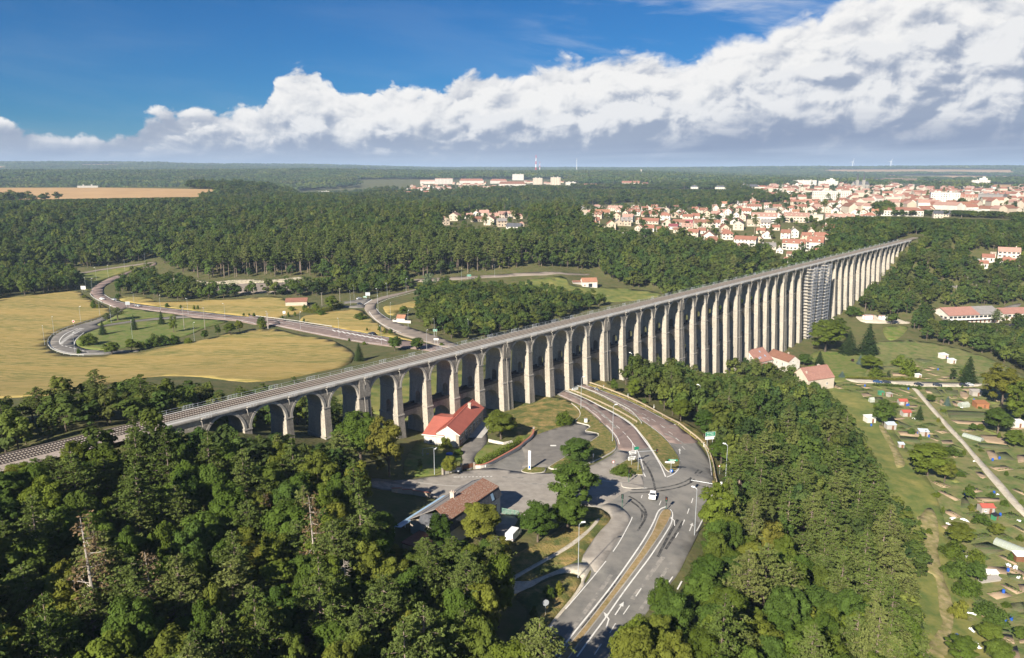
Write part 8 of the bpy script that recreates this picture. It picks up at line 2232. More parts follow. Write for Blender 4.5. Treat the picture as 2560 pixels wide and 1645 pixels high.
# warehouse
t = thing('warehouse','long white warehouse with one roof half red and half grey at the wood edge','warehouse',(328.2,526.5,H(328,522)-.3),R(10.6))
gable_wall(42,18,6,4,-2).build('wall',M['wall_white'],t)
for nm,x0,x1,mt in (('roof',-21.6,4,'roof_farm'),('roof',4.02,21.6,'roof_pink')):
 mb = MB()
 for s in (-1,1): mb.prism([(s *9.6,5.75),(s *9.6,5.95),(0,10.2),(0,10.0)],x0,x1)
 o = mb.build(nm,M['roof_grey'] if x0 > 0 else M[mt],t)
 if x0 > 0: o['label'] = 'greyer right half of the warehouse roof'
for k in range(12):
 mb = MB(); mb.box((-19.2+k *3.5,-9.05,3.6),(2.6,.12,1.5)); o = mb.build('window',M['pane'],t)
for k in range(12):
 mb = MB(); mb.box((-19.2+k *3.5,-9.05,0),(1.2,.14,2.4)); o = mb.build('door',M['wood_brown'],t)
for k in range(4):
 mb = MB(); mb.box((-21.05,-6+k *4,3),(.12,2.2,1.6)); mb.build('window',M['pane'],t)
mb = MB(); mb.box((0,-10,2.75),(42,2.0,.25)); mb.build('canopy',M['frame'],t)
t = thing('warehouse_wing','lower white wing with purplish roof right of the big warehouse','warehouse',(372,533,H(372,525)-.3),R(8))
gable_wall(38,14,5,3,-2).build('wall',M['wall_white'],t); roof_mb(38,14,5,3).build('roof',M['roof_farm'],t)
for k in range(9): mb = MB(); mb.box((-16+k *4,-7.05,.1),(1.4,.14,2.4)); mb.build('door',M['wood_brown'],t)
for k in range(9): mb = MB(); mb.box((-14+k *4,-7.05,2.9),(2.4,.14,1.3)); mb.build('window',M['pane'],t)
# container cabins
for (x,y),L,lab,rz in ((LAYOUT['containers'][0],8.4,'white site cabin edged in red standing in the pale yard',.2),(LAYOUT['containers'][1],6,'white site container behind blossom at the foot of the far piers',.1)):
 t = thing('site_cabin',lab,'cabin',(x,y +1.5,H(x,y)),rz)
 mb = MB(); mb.box((0,0,.1),(L,2.8,3.0)); mb.build('wall',M['white'],t)
 M.setdefault('red_paint',flat_mat('red_paint',(0.50,0.04,0.035),0.5))
 mb = MB()
 for z in (.05,3.05): mb.box((0,-1.42,z),(L +.1,.12,.22))
 for s in (-1,1): mb.box((s *L /2,-1.42,.05),(.22,.12,3.2)); mb.box((s *L /2,0,3.05),(.2,2.9,.2))
 mb.build('red_edging',M['red_paint'],t)
 mb = MB(); mb.box((0,0,3.1),(L,2.8,.12)); mb.build('roof',M['flat_roof'],t)
# houses at the right edge
for i,(((x,y),w,roof),lab) in enumerate(zip(LAYOUT['right_houses'],('large white house with long pinkish roof on the right hillside','red hipped roof house below the large pinkish roof','white house end at the right of the hillside group','low white house with orange red roof left of the hillside group','small red roofed house lowest in the hillside group','cream box house behind the low white house','pale low works hall left in the trees of the right edge','longer pale works hall at the right edge','red roofed hall right of the pale works halls'))):
 e = 5.6 if i == 0 else 3.0
 D = min(9,w *.7)
 parts = house_proto(round(w),round(D),e,round(D *.35*2)/2,round(D *.45) if i in (1,) else 0,'white',roof,1 if i < 5 else 0,False,i)
 place_house('house' if i < 6 else 'works_hall',lab,'house' if i < 6 else 'works hall',x,y,math.atan2(y,x)-math.pi /2+.1,parts)

# ------------------------------------------------------------------ allotment sheds
M['hut_red'] = flat_mat('red_hut_roof',(0.36,0.085,0.06),0.7)
M['tarp_green'] = flat_mat('green_tarpaulin',(0.05,0.21,0.11),0.6)
M['sheet_blue'] = flat_mat('pale_blue_sheet',(0.50,0.56,0.63),0.4)
M['rust_orange'] = flat_mat('orange_rust_paint',(0.30,0.13,0.06),0.8,vary=.3)
M['blue_plastic'] = flat_mat('blue_plastic',(0.02,0.09,0.42),0.4)
M['film'] = flat_mat('milky_plastic',(0.30,0.33,0.28),0.35)
for i,(kind,x,y,w,lab) in enumerate(LAYOUT['huts']):
 d = w *rs.uniform(.65,.8)
 h = min(2.3,max(1.5,w *.55))
 t = thing('garden_hut' if kind[:3] == 'hut' else 'greenhouse',lab,'hut' if kind[:3] == 'hut' else 'greenhouse',(x,y +d *.4,H(x,y)+.1),rs.uniform(-.15,.35))
 if kind == 'hut_red':
  gable_wall(w,d,h,.7,-.3).build('wall',M['wood_grey'],t); roof_mb(w,d,h,.7,.3,.08).build('roof',M['hut_red'],t)
  window(t,0,-w *.2,.9,.6,.6,w,d,True); mb = MB(); mb.box((w *.2,-d /2-.04,0),(.8,.1,1.8)); mb.build('door',M['wood_brown'],t)
 elif kind in ('glass','tunnel'):
  if kind == 'glass':
   gable_wall(w,d,1.4,.9,-.1).build('glazing',M['film'],t)
   for k in range(6):
    mb = MB(); xx = -w /2+k *w /5
    for s in (-1,1): mb.tube((xx,s *(d /2+.03),0),(xx,s *(d /2+.03),1.42),.03,n=4); mb.tube((xx,s *(d /2+.03),1.42),(xx,0,2.34),.03,n=4)
    mb.build('rib',M['frame'],t)
  else:
   t.rotation_euler = (0,0,R(-58)); ll = w *1.9; rr = w *.36
   pr = [(rr *math.cos(a),rr *math.sin(a)) for a in np.linspace(math.pi,0,10)]
   mb = MB(); mb.prism(pr,-ll /2,ll /2); mb.build('film_cover',M['film'],t)
   for k in range(8):
    mb = MB()
    for p,q in zip(pr[:-1],pr[1:]): mb.tube((-ll /2+k *ll /7,p[0]*1.01,p[1]*1.01),(-ll /2+k *ll /7,q[0]*1.01,q[1]*1.01),.04,n=4)
    mb.build('hoop',M['galv'],t)
 else:
  wm,rm = {'hut_white': ('wall_white','white'),'hut_grey': ('wood_grey','wood_grey'),'hut_green': ('tarp_green','tarp_green'),'hut_brown': ('wood_brown','white'),'hut_orange': ('rust_orange','rust_orange'),'hut_blue': ('wood_grey','sheet_blue'),'hut_black': ('tarp_green','black')}[kind]
  if 'bed' in lab or 'frame' in lab: h = .7; d = 1.4
  mb = MB(); mb.prism([(-d /2,-.2),(-d /2,h),(d /2,h *1.18),(d /2,-.2)],-w /2,w /2); mb.build('wall',M[wm],t)
  mb = MB(); mb.prism([(-d /2-.25,h -.02),(-d /2-.25,h +.06),(d /2+.25,h *1.18+.16),(d /2+.25,h *1.18+.08)],-w /2-.2,w /2+.2); mb.build('roof',M[rm],t)
  if h > 1: mb = MB(); mb.box((w *.15,-d /2-.04,0),(.8,.1,min(1.8,h *.9))); mb.build('door',M['wood_brown'],t)
bar = MB(); bar.tube((0,0,0),(0,0,.30),.28,.31,10); bar.tube((0,0,.30),(0,0,.62),.31,.31,10); bar.tube((0,0,.62),(0,0,.92),.31,.27,10); bar.tube((0,0,.92),(0,0,.97),.18,.18,8)
bme = bar.mesh('water_barrel',M['blue_plastic'])
for i,(x,y) in enumerate(LAYOUT['barrels']):
 o = new_obj('water_barrel',bme); o.location = (x,y,H(x,y)+.08); o.scale = (1.25,1.25,1.1)
 tag(o,'blue plastic water barrel standing among the allotment beds','barrel','water barrels in the allotments')
for i,(x,y) in enumerate(LAYOUT['sheets']):
 mb = MB()
 w,d = rs.uniform(.9,2.2),rs.uniform(.6,1.3)
 n = 5
 P_ = [[(-w /2+w *a /(n -1),-d /2+d *b /(n -1),.12+rs.uniform(0,.45)) for a in range(n)] for b in range(n)]
 vs = [p for row in P_ for p in row]
 mb._add(vs,[(b *n +a,b *n +a +1,(b +1)*n +a +1,(b +1)*n +a) for a in range(n -1) for b in range(n -1)])
 o = mb.build('plastic_sheet',M['white']); o.location = (x,y,H(x,y)+.05); o.rotation_euler = (0,0,rs.uniform(0,3))
 tag(o,'crumpled white plastic sheet heaped on the ground of the allotments','plastic sheet','white plastic sheets in the allotments')
# ------------------------------------------------------------------ street furniture
M['post_green'] = flat_mat('green_post_paint',(0.05,0.13,0.09),0.5)
M['sign_green'] = flat_mat('sign_green',(0.010,0.20,0.115),0.5,vary=.04)
M['sign_blue'] = flat_mat('sign_blue',(0.012,0.10,0.42),0.5,vary=.04)
M['sign_red'] = flat_mat('sign_red',(0.55,0.03,0.03),0.5,vary=.04)
M['rail_beam'] = flat_mat('guard_rail_steel',(0.52,0.51,0.47),0.5,0.25)
M['wood_rail'] = flat_mat('wooden_guard_rail',(0.42,0.34,0.24),0.8,vary=.2)
M['tyre'] = flat_mat('tyre_rubber',(0.018,0.018,0.018),0.8)
M['lamp_glass'] = flat_mat('lamp_glass',(0.7,0.7,0.66),0.3)
# street lamps
lampA = MB(); lampA.tube((0,0,-.3),(0,0,.6),.13,.12,8); lampA.tube((0,0,.6),(0,0,9.4),.11,.065,8); lampA.tube((0,0,9.4),(.75,0,9.75),.055,.05,6)
lamp_pole = lampA.mesh('pole',M['galv'])
lampB = MB(); lampB.box((1.05,0,9.68),(1.05,.36,.17),top=(.9,.26)); lampB.mi = 1; lampB.box((1.1,0,9.64),(.75,.26,.05))
lamp_head = lampB.mesh('lamp_head',[M['white'],M['lamp_glass']])
WH = ['on the edge of the lower road beside the gravel track','on the lawn inside the curve by the car park','on the verge of the left carriageway near the viaduct','in the trees beyond the guard rail on the curve','beyond the guard rail right of the junction','half hidden by trees right of the lower road','rising from the wood right of the viaduct underpass',
 'at the outermost point of the loop road bend','on the loop road verge next to the bend','on the upper outer verge of the loop road','between the arms of the loop road by the pine','on the far verge left of the loop lawn','on the far verge of the pink road in mid field','in the upper straw field by the two little trees','near the bridge on the pink road','right at the tight bend of the pink road','beside the road sign at the wood edge','on the grass slope above the bend','on the slope under the dark wood','highest on the farm lane','inside the bend of the loop road','low on the loop lawn by the bushes','below the loop lawn on the bank','by the broad pine at the loop','on the slope above the bend beside its twin','at the bridge end of the valley road',
 'on the near verge of the valley road','on the valley road beside the hatched lines','on the valley road near the junction bushes','on the slip road beside the field','on the curved road at the slip road mouth','on the curved road before the wood','highest on the curved road by the wood','on the inner verge of the curved road','beside the little walled house lane','in front of the little walled house','by the copse left of the green sign','at the copse edge close to the viaduct','right behind the viaduct parapet','on the hill road in front of the wood','on the hill road further right','behind the slip road by the tall trees']
first = None
for i,(x,y) in enumerate(LAYOUT['lamps']):
 near = i < 7
 lab = ('tall ' if near else '')+'grey street lamp ' +WH[i]
 h = 1.24 if near else 1.02
 z = H(x,y)+.1
 rz = 0.3 if i in (0,1,2) else (2.6 if i in (3,4,5,6) else rnd.uniform(0,6.28))
 if first is None:
  first = thing('street_lamp',lab,'street lamp',(x,y,z),rz,'street lamps along the roads')
  new_obj('pole',lamp_pole,first); new_obj('lamp_head',lamp_head,first)
  first.scale = (.85,.85,h)
 else:
  copy_thing(first,(x,y,z),rz,(.85,.85,h) if near else (.6,.6,h),lab)
# wooden poles
pm = MB(); pm.tube((0,0,-.5),(0,0,9.5),.17,.11,8); pole_me = pm.mesh('pole',M['dead_wood'])
pc = MB(); pc.box((0,0,9.0),(1.6,.1,.12)); [pc.tube((a,0,9.1),(a,0,9.3),.05,n=5) for a in (-.7,0,.7)]; cross_me = pc.mesh('crossarm',M['dead_wood'])
pls = [(p,l,1.35) for p,l in zip(LAYOUT['tall_poles'],('tall concrete pole on the loop lawn left of its twin','tall concrete pole on the loop lawn right of its twin'))]+[(LAYOUT['posts'][0],'white topped pole behind the slip road',.95)]
pls += [(p,l,.95) for p,l in zip(LAYOUT['poles'],('leaning wooden pole leftmost on the lane of parked cars','wooden pole on the lane beside the tall dark trees','tall wooden pole by the lane with wires','wooden pole rightmost on the wooded lane','stub of a pale broken trunk pole by the blue car','second pale pole by the blue car','low wooden pole among bushes on the bank','wooden pole by the red-roofed shed','wooden pole at the bridge end','second wooden pole at the bridge end'))]
for (x,y),lab,s in pls:
 t = thing('utility_pole',lab,'pole',(x,y,H(x,y)),rnd.uniform(-.5,.5)); t.scale = (1,1,s)
 new_obj('pole',pole_me,t); new_obj('crossarm',cross_me,t)

S = LAYOUT['signs']
def ground_thing(name,key,label,cat,rz=0.0,dz=.2):
 x,y = S[key]
 return thing(name,label,cat,(x,y,H(x,y)+dz),rz)
def post(t,h,r=.05,x=0,mat='galv'):
 mb = MB(); mb.tube((x,0,-.4),(x,0,h),r,n=7); return mb.build('post',M[mat],t)
def panel(t,w,h,z,mat,x=0,y=-.08,lines=0,lw=.7,rim=True,lmat='white',name='panel'):
 mb = MB(); mb.box((x,y,z),(w,.06,h)); p = mb.build(name,M[mat],t)
 if rim and mat != 'white':
  b = MB()
  for a in (-1,1): b.box((x +a *(w /2-.04),y -.035,z),(.06,.012,h)); b.box((x,y -.036,z +(h -.06)*(a +1)/2),(w,.012,.06))
  b.build('border',M['white'],p)
 for i in range(lines):
  b = MB(); zz = z +h *(i +.7)/(lines +.45)
  u = x -w *lw /2
  for k in range(5):
   ww = w *lw /5*rnd.uniform(.5,.85); b.box((u +ww /2,y -.038,zz -.07),(ww,.012,.16)); u += w *lw /5
  b.build('lettering',M[lmat],p)
 return p
t = ground_thing('road_sign','green_board','large green and white direction board beyond the guard rail on the curve','road sign',R(12),-.1)
for x in (-.9,.9): post(t,6.2,.07,x)
panel(t,3.4,1.5,4.6,'sign_green',lines=2); panel(t,3.4,.9,3.6,'white',lines=1,lmat='sign_green')
t = ground_thing('road_sign','direction_pair','cluster of white arrow direction signs on the triangular island','road sign',R(20))
post(t,4.6,.06); 
for z,w,x in ((3.9,2.2,.1),(3.35,2.0,.2),(2.2,2.2,-.1),(1.6,1.9,-.2)):
 mb = MB(); mb.prism([(x -w /2,z),(x +w /2,z),(x +w /2+.3,z +.22),(x +w /2,z +.45),(x -w /2,z +.45)],-.1,-.05,'y'); p = mb.build('arrow_panel',M['white'],t)
 b = MB(); b.box((x,-.12,z +.15),(w *.7,.02,.14)); b.build('lettering',M['black'],p)
mb = MB(); mb.prism([(.7,4.5),(1.9,4.5),(2.3,4.9),(1.9,5.4),(.7,5.4)],-.1,-.05,'y'); mb.build('arrow_panel',M['sign_green'],t)
t = ground_thing('road_sign','arrow_boards','pair of direction arrows, one green one white, on the median nose','road sign',R(-5))
post(t,4.3,.06)
for z,w,x,m_,lm in ((3.85,2.3,.4,'sign_green','white'),(3.2,2.3,-.3,'white','black')):
 mb = MB(); d = 1 if x > 0 else -1
 mb.prism([(x -d *w /2,z),(x +d *w /2,z),(x +d *(w /2+.3),z +.25),(x +d *w /2,z +.5),(x -d *w /2,z +.5)],-.1,-.05,'y'); p = mb.build('arrow_panel',M[m_],t)
 b = MB(); b.box((x,-.12,z +.18),(w *.7,.02,.15)); b.build('lettering',M[lm],p)
def round_sign(key,label,h,r,face,ring=None,bar=None,rz=0.0,cat='road sign',arrow_=False):
 t = ground_thing('round_sign',key,label,cat,rz)
 post(t,h +r,.04)
 mb = MB(); mb.disc((0,-.08,h),r,(0,-1,0),.03,20); p = mb.build('disc',M[ring or face],t)
 if ring: b = MB(); b.disc((0,-.105,h),r *.74,(0,-1,0),.02,20); b.build('face',M[face],p)
 if bar: b = MB(); b.box((0,-.12,h -.1),(r *1.2,.02,.2)); b.build('bar',M[bar],p)
 if arrow_: b = MB(); b.box((-.02,-.11,h -.05),(r *.5,.02,.14),0); b.prism([(r *.1,h -.5*r),(-.5*r,h -.45*r),(r *.1,h +.1)],-.12,-.10,'y'); b.tube((.3*r,-.11,h +.35*r),(-.2*r,-.11,h -.2*r),.07,n=5); b.build('arrow',M['white'],p)
 return t
round_sign('blue_arrow','round blue keep-side arrow sign at the tip of the median',.9,.48,'sign_blue',arrow_=True)
round_sign('no_entry_left','small red and white round sign left of the trimmed shrub',1.8,.4,'white','sign_red',rz=R(20))
round_sign('round_right','round red edged sign on the verge right of the junction',2.3,.45,'white','sign_red',rz=R(-15))
round_sign('mirror_left','round white backed sign on a post beside the lower road',2.6,.62,'galv',rz=R(15))
round_sign('red_sign_L','red and white no entry sign on the loop road verge',2.0,.7,'sign_red','white','sign_red')
t = ground_thing('info_sign','board_back','pale narrow sign seen edge on beside the round lawn tree','sign',R(60)); post(t,2.6,.04); panel(t,.7,1.0,1.7,'galv',rim=False)
t = ground_thing('electric_box','box_lawn','pale cubic electric cabinet on the lawn above the car park','cabinet',R(15)); mb = MB(); mb.box((0,0,-.1),(.9,.7,1.5)); mb.build('body',M['frame'],t); mb = MB(); mb.box((0,0,1.4),(1.0,.8,.1)); mb.build('lid',M['galv'],t)
mb = MB(); mb.box((0,-.36,.2),(.7,.02,1.1)); mb.build('door',M['frame'],t)
t = ground_thing('equipment_cabinet','cabinet','grey roadside cabinet behind the guard rail at the traffic light','cabinet',R(-10)); mb = MB(); mb.box((0,0,-.1),(1.3,.6,1.2)); mb.build('body',M['galv'],t); mb = MB(); mb.box((0,0,1.1),(1.4,.7,.08)); mb.build('lid',M['frame'],t)
t = ground_thing('info_sign','panel_right','tall narrow white marker panel behind the guard rail','sign',R(-20)); post(t,2.8,.05); panel(t,.5,2.0,.7,'white',rim=False)
# totem sign on the grass
t = ground_thing('totem_sign','obelisk','tall slender white totem sign on the grass tip by the car park','totem sign',R(-25),.3)
mb = MB(); mb.box((0,0,-.2),(1.0,.5,.35)); mb.build('base',M['kerb'],t)
mb = MB(); mb.box((0,0,.1),(.75,.32,5.4)); p = mb.build('body',M['white'],t)
mb = MB(); mb.box((0,-.17,.35),(.5,.03,.8)); mb.build('panel',M['sign_blue'],p)
mb = MB(); mb.box((.385,0,.2),(.02,.2,5.0)); mb.build('stripe',M['galv'],p)
# traffic lights
def signal(key,label,rz,h=3.2,arm=0.0,mat='post_green'):
 t = ground_thing('traffic_light',key,label,'traffic light',rz,.25)
 post(t,5.6 if arm else h,.07,0,mat)
 xs = [(0,h -1.0)] if not arm else [(arm,5.0)]
 if arm: mb = MB(); mb.tube((0,0,5.5),(arm,0,5.7),.05,n=6); mb.build('arm',M['galv'],t)
 for x,z in xs:
  mb = MB(); mb.box((x,-.17,z),(.34,.26,1.0)); hd = mb.build('signal_head',M['black'],t)
  b = MB(); b.box((x,-.05,z -.12),(.62,.03,1.24)); b.build('backboard',M['black'],hd)
  for k,c in enumerate(('lens_green','lens_amber','lens_red')):
   b = MB(); b.disc((x,-.31,z +.2+k *.3),.11,(0,-1,0),.03,10); b.build('lens',M[c],hd)
 if not arm: mb = MB(); mb.box((0,-.14,1.3),(.22,.2,.6)); mb.build('repeater',M['black'],t)
 return t
for c,v in (('lens_green',(0.01,.12,.06)),('lens_amber',(.25,.12,.01)),('lens_red',(.22,.01,.01))): M[c] = flat_mat(c,v,.2)
signal('signal_left','traffic light on a green post at the left of the lower road mouth',R(150),3.4)
signal('signal_nose','traffic light on the small paved island of the side road',R(40),3.4)
signal('signal_median','traffic light with black board on the tip of the lower median',R(-20),3.4)
signal('signal_gantry_mid','traffic light hung on an arm over the left carriageway',R(5),3.0,5.2,'galv')
signal('signal_right','traffic light hung on an arm over the right hand lanes',R(180-20),3.0,6.0,'galv')
# far signs
for key,lab,mat,w,h,z in (('green_sign_M','white and green direction sign on the road just behind the viaduct','white',2.4,.9,2.2),('green_sign_M2','green direction sign at the copse behind the viaduct','sign_green',2.2,1.3,2.4),('board_M','grey backed direction board at the slip road mouth','galv',3.2,2.2,2.2),('green_hill','white topped green sign on the hill road','sign_green',3.2,1.6,2.2),('board_L','white sign board seen from behind at the tight bend','frame',3.6,2.4,1.8),('signpost_L','grey sign frame on the lawn tip where the loop road leaves','galv',2.6,2.0,2.0),('noticeM','green sign on the verge of the slip road','sign_green',2.4,.9,1.6),('tri_M','white backed triangular sign by the lane below the shed','frame',1.6,1.5,1.4)):
 t = ground_thing('road_sign',key,lab,'road sign',rnd.uniform(-.2,.2)); post(t,z +h,.06,-w *.3); post(t,z +h,.06,w *.3); panel(t,w,h,z,mat,lines=2 if mat == 'sign_green' else 0)
# garden things
x,y = S['swing']
t = thing('swing','pale metal garden swing frame on the shaded lawn by the house','swing',(x,y,H(x,y)),.3)
for s in (-1,1):
 mb = MB(); mb.tube((s *1.8,-.9,0),(s *1.5,0,2.3),.05,n=5); mb.tube((s *1.8,.9,0),(s *1.5,0,2.3),.05,n=5); mb.build('leg',M['galv'],t)
mb = MB(); mb.tube((-1.6,0,2.3),(1.6,0,2.3),.05,n=5); mb.build('beam',M['galv'],t)
mb = MB(); [mb.tube((a,0,.5),(a,0,2.3),.015,n=3) for a in (-.5,.1)]; mb.box((-.2,0,.48),(.7,.25,.05)); mb.build('seat',M['sign_blue'],t)
x,y = S['house_lamp']; t = copy_thing(first,(x,y,H(x,y)),1.2,(1,1,.75),'dark village lamp on the lawn edge below the red-roofed house')
x,y = S['bin']; t = thing('litter_bin','grey round bin on the pavement by the garden gate','bin',(x,y,H(x,y)+.25)); mb = MB(); mb.tube((0,0,0),(0,0,.9),.3,.34,10); mb.build('body',M['tyre'],t); mb = MB(); mb.tube((0,0,.9),(0,0,1.0),.36,.3,10); mb.build('lid',M['galv'],t)
x,y = S['white_kiosk']; t = thing('letter_box','white box with lid at the foot of the garden wall','box',(x,y,H(x,y)+.2),.4); mb = MB(); mb.box((0,0,0),(.9,.6,.7)); mb.build('body',M['frame'],t); mb = MB(); mb.box((0,0,.7),(1,.7,.08)); mb.build('lid',M['white'],t)
x,y = -17.5,207.6
o = new_obj('paddling_pool',None); mb = MB(); mb.tube((0,0,0),(0,0,.35),1.0,1.05,14); o = mb.build('paddling_pool',M['sign_blue']); o.location = (x -1,y -1.5,H(x,y)+.1); tag(o,'small bright blue paddling pool on the lawn before the gable','paddling pool')
bpy.data.objects.remove(bpy.data.objects['paddling_pool'],do_unlink=True) if bpy.data.objects['paddling_pool'].type == 'EMPTY' else None
# walls with tile copings
M['coping'] = flat_mat('tile_coping',(0.34,0.13,0.085),0.85,vary=.2)
for pts,lab in zip(LAYOUT['garden_wall'],('low white garden wall with red tile coping left of the gate','curving white garden wall with red tile coping along the side road')):
 p = resample(smooth_line(pts,2),1.2)
 t = thing('garden_wall',lab,'wall',(0,0,0))
 w_,c_ = MB(),[]
 for i in range(len(p)-1):
  a,b = p[i],p[i +1]
  m = (a +b)/2; d = b -a; an = math.atan2(d.y,d.x)
  z = H(m.x,m.y)+.1
  w_.box((m.x,m.y,z -.6),(d.length +.02,.28,1.75),an)
  c = MB(); c.box((0,0,0),(d.length -.03,.62,.10),top=(d.length -.03,.34)); o = c.build('coping_tile',M['coping'],t)
  o.location = (m.x,m.y,z +1.16); o.rotation_euler = (0,0,an)
 w_.build('wall',M['wall_white'],t)
 for q in (p[0],p[-1]):
  m = MB(); m.box((0,0,-.5),(.5,.5,2.3)); m.box((0,0,1.8),(.62,.62,.14)); o = m.build('pillar',M['rubble'],t); o.location = (q.x,q.y,H(q.x,q.y))
p = resample(LAYOUT['terrace_wall'],2)
t = thing('terrace_wall','low white terrace wall before the bushy tree right of the house','wall',(0,0,0)); w_ = MB()
for a,b in zip(p[:-1],p[1:]):
 m = (a +b)/2; d = b -a; w_.box((m.x,m.y,H(m.x,m.y)-.5),(d.length +.02,.3,1.4),math.atan2(d.y,d.x))
w_.build('wall',M['wall_white'],t)
(a,b) = [Vector(q) for q in LAYOUT['gate']]; d = b -a
t = thing('garden_gate','brown wooden driveway gate between the garden walls','gate',(*((a +b)/2),H(*((a +b)/2))+.2),math.atan2(d.y,d.x))
for k in range(9): mb = MB(); mb.box((-d.length /2+(k +.5)*d.length /9,0,0),(d.length /9-.06,.05,1.2)); mb.build('plank',M['wood_brown'],t)
(a,b) = [Vector(q) for q in LAYOUT['green_gate']]; d = b -a
t = thing('yard_gate','green mesh fence and gate closing the yard right of the tiled house','fence',(*a,H(*a)+.1),math.atan2(d.y,d.x))
for k in range(5): mb = MB(); mb.tube((k *d.length /4,0,-.3),(k *d.length /4,0,1.6),.05,n=5); mb.build('post',M['post_green'],t)
for k in range(4):
 mb = MB(); x0 = k *d.length /4
 for q in range(7): mb.box((x0+(q +.5)*d.length /28,0,.1),(.06,.03,1.3))
 mb.box((x0+d.length /8,0,.1),(d.length /4,.04,.06)); mb.box((x0+d.length /8,0,1.4),(d.length /4,.04,.06)); mb.build('mesh_panel',M['teal'],t)
p = resample(LAYOUT['yard_wall'],2)
t = thing('yard_wall','low cream yard wall with brown coping along the side road','wall',(0,0,0)); w_,c_ = MB(),MB()
for a,b in zip(p[:-1],p[1:]):
 m = (a +b)/2; d = b -a; an = math.atan2(d.y,d.x); w_.box((m.x,m.y,H(m.x,m.y)-.5),(d.length +.02,.3,1.7),an); c_.box((m.x,m.y,H(m.x,m.y)+1.21),(d.length,.45,.1),an)
w_.build('wall',M['wall_cream'],t); c_.build('coping',M['coping'],t)
# guard rails
def guard(key,label,mat,post_step=4.0,double=False):
 p = resample(smooth_line(LAYOUT['rails'][key],2),2.0)
 t = thing('guard_rail',label,'guard rail',(0,0,0))
 acc,zs = 0,[H(q.x,q.y)+.25 for q in p]
 bm_ = MB()
 for i in range(len(p)-1):
  a,b = p[i],p[i +1]
  for z,w in (((.42,.15),(.62,.15)) if not double else ((.35,.2),(.65,.2))):
   d = b -a; nn = Vector((-d.y,d.x)).normalized()*.05
   A,B = Vector((a.x,a.y,zs[i]+z)),Vector((b.x,b.y,zs[i +1]+z)); N3 = Vector((nn.x,nn.y,0)); U3 = Vector((0,0,w))
   bm_._add([A -N3,B -N3,B +N3,A +N3,A -N3+U3,B -N3+U3,B +N3+U3,A +N3+U3],[(3,2,1,0),(4,5,6,7),(0,1,5,4),(2,3,7,6),(1,2,6,5),(3,0,4,7)])
 bm_.build('beam',M[mat],t)
 pmb = MB(); pmb.box((0,0,-.5),(.12,.12,1.25)); pme = pmb.mesh('post',M['galv'] if mat != 'wood_rail' else M[mat])
 for i in range(0,len(p),2):
  o = new_obj('post',pme,t); o.location = (p[i].x,p[i].y,zs[i])
guard('right','long pale guard rail sweeping round the outside of the curve','wood_rail',double=True)
guard('median_l','guard rail on the left side of the upper median','wood_rail',double=True)
guard('median_r','guard rail on the right side of the upper median turning inwards','rail_beam')
guard('loop','guard rail round the outside of the loop road','rail_beam')
guard('loop2','short guard rail at the tight bend of the pink road','rail_beam')
guard('valley','pale guard rail on the far side of the valley road','rail_beam')
mk = MB(); mk.box((0,0,-.2),(.24,.12,1.4),top=(.24,.06)); mkb = MB(); mkb.box((0,-.07,.8),(.25,.02,.22)); mk_me,mkb_me = mk.mesh('body',M['white']),mkb.mesh('band',M['black'])
for (x,y),lab in zip(LAYOUT['markers'],('nearest the underpass','beside the slim young tree','above the motorbike curve','in the middle of the curve','below the green board')):
 t = thing('marker_post','white marker post behind the long guard rail ' +lab,'marker post',(x,y,H(x,y)+.3),R(20)); new_obj('body',mk_me,t); new_obj('band',mkb_me,t)
# white barrier box at the foot of the middle pier
pp_ = vpt(s_pier(12),-2.4)
t = thing('pier_guard','white painted concrete guard block round the pier between the carriageways','barrier',(pp_.x,pp_.y,H(pp_.x,pp_.y)),V_RZ)
mb = MB(); mb.box((0,0,0),(3.6,.7,1.3),top=(3.5,.4)); mb.build('block',M['white'],t); mb = MB(); mb.box((0,-.1,1.3),(3.4,.12,.5)); mb.build('rail',M['galv'],t)

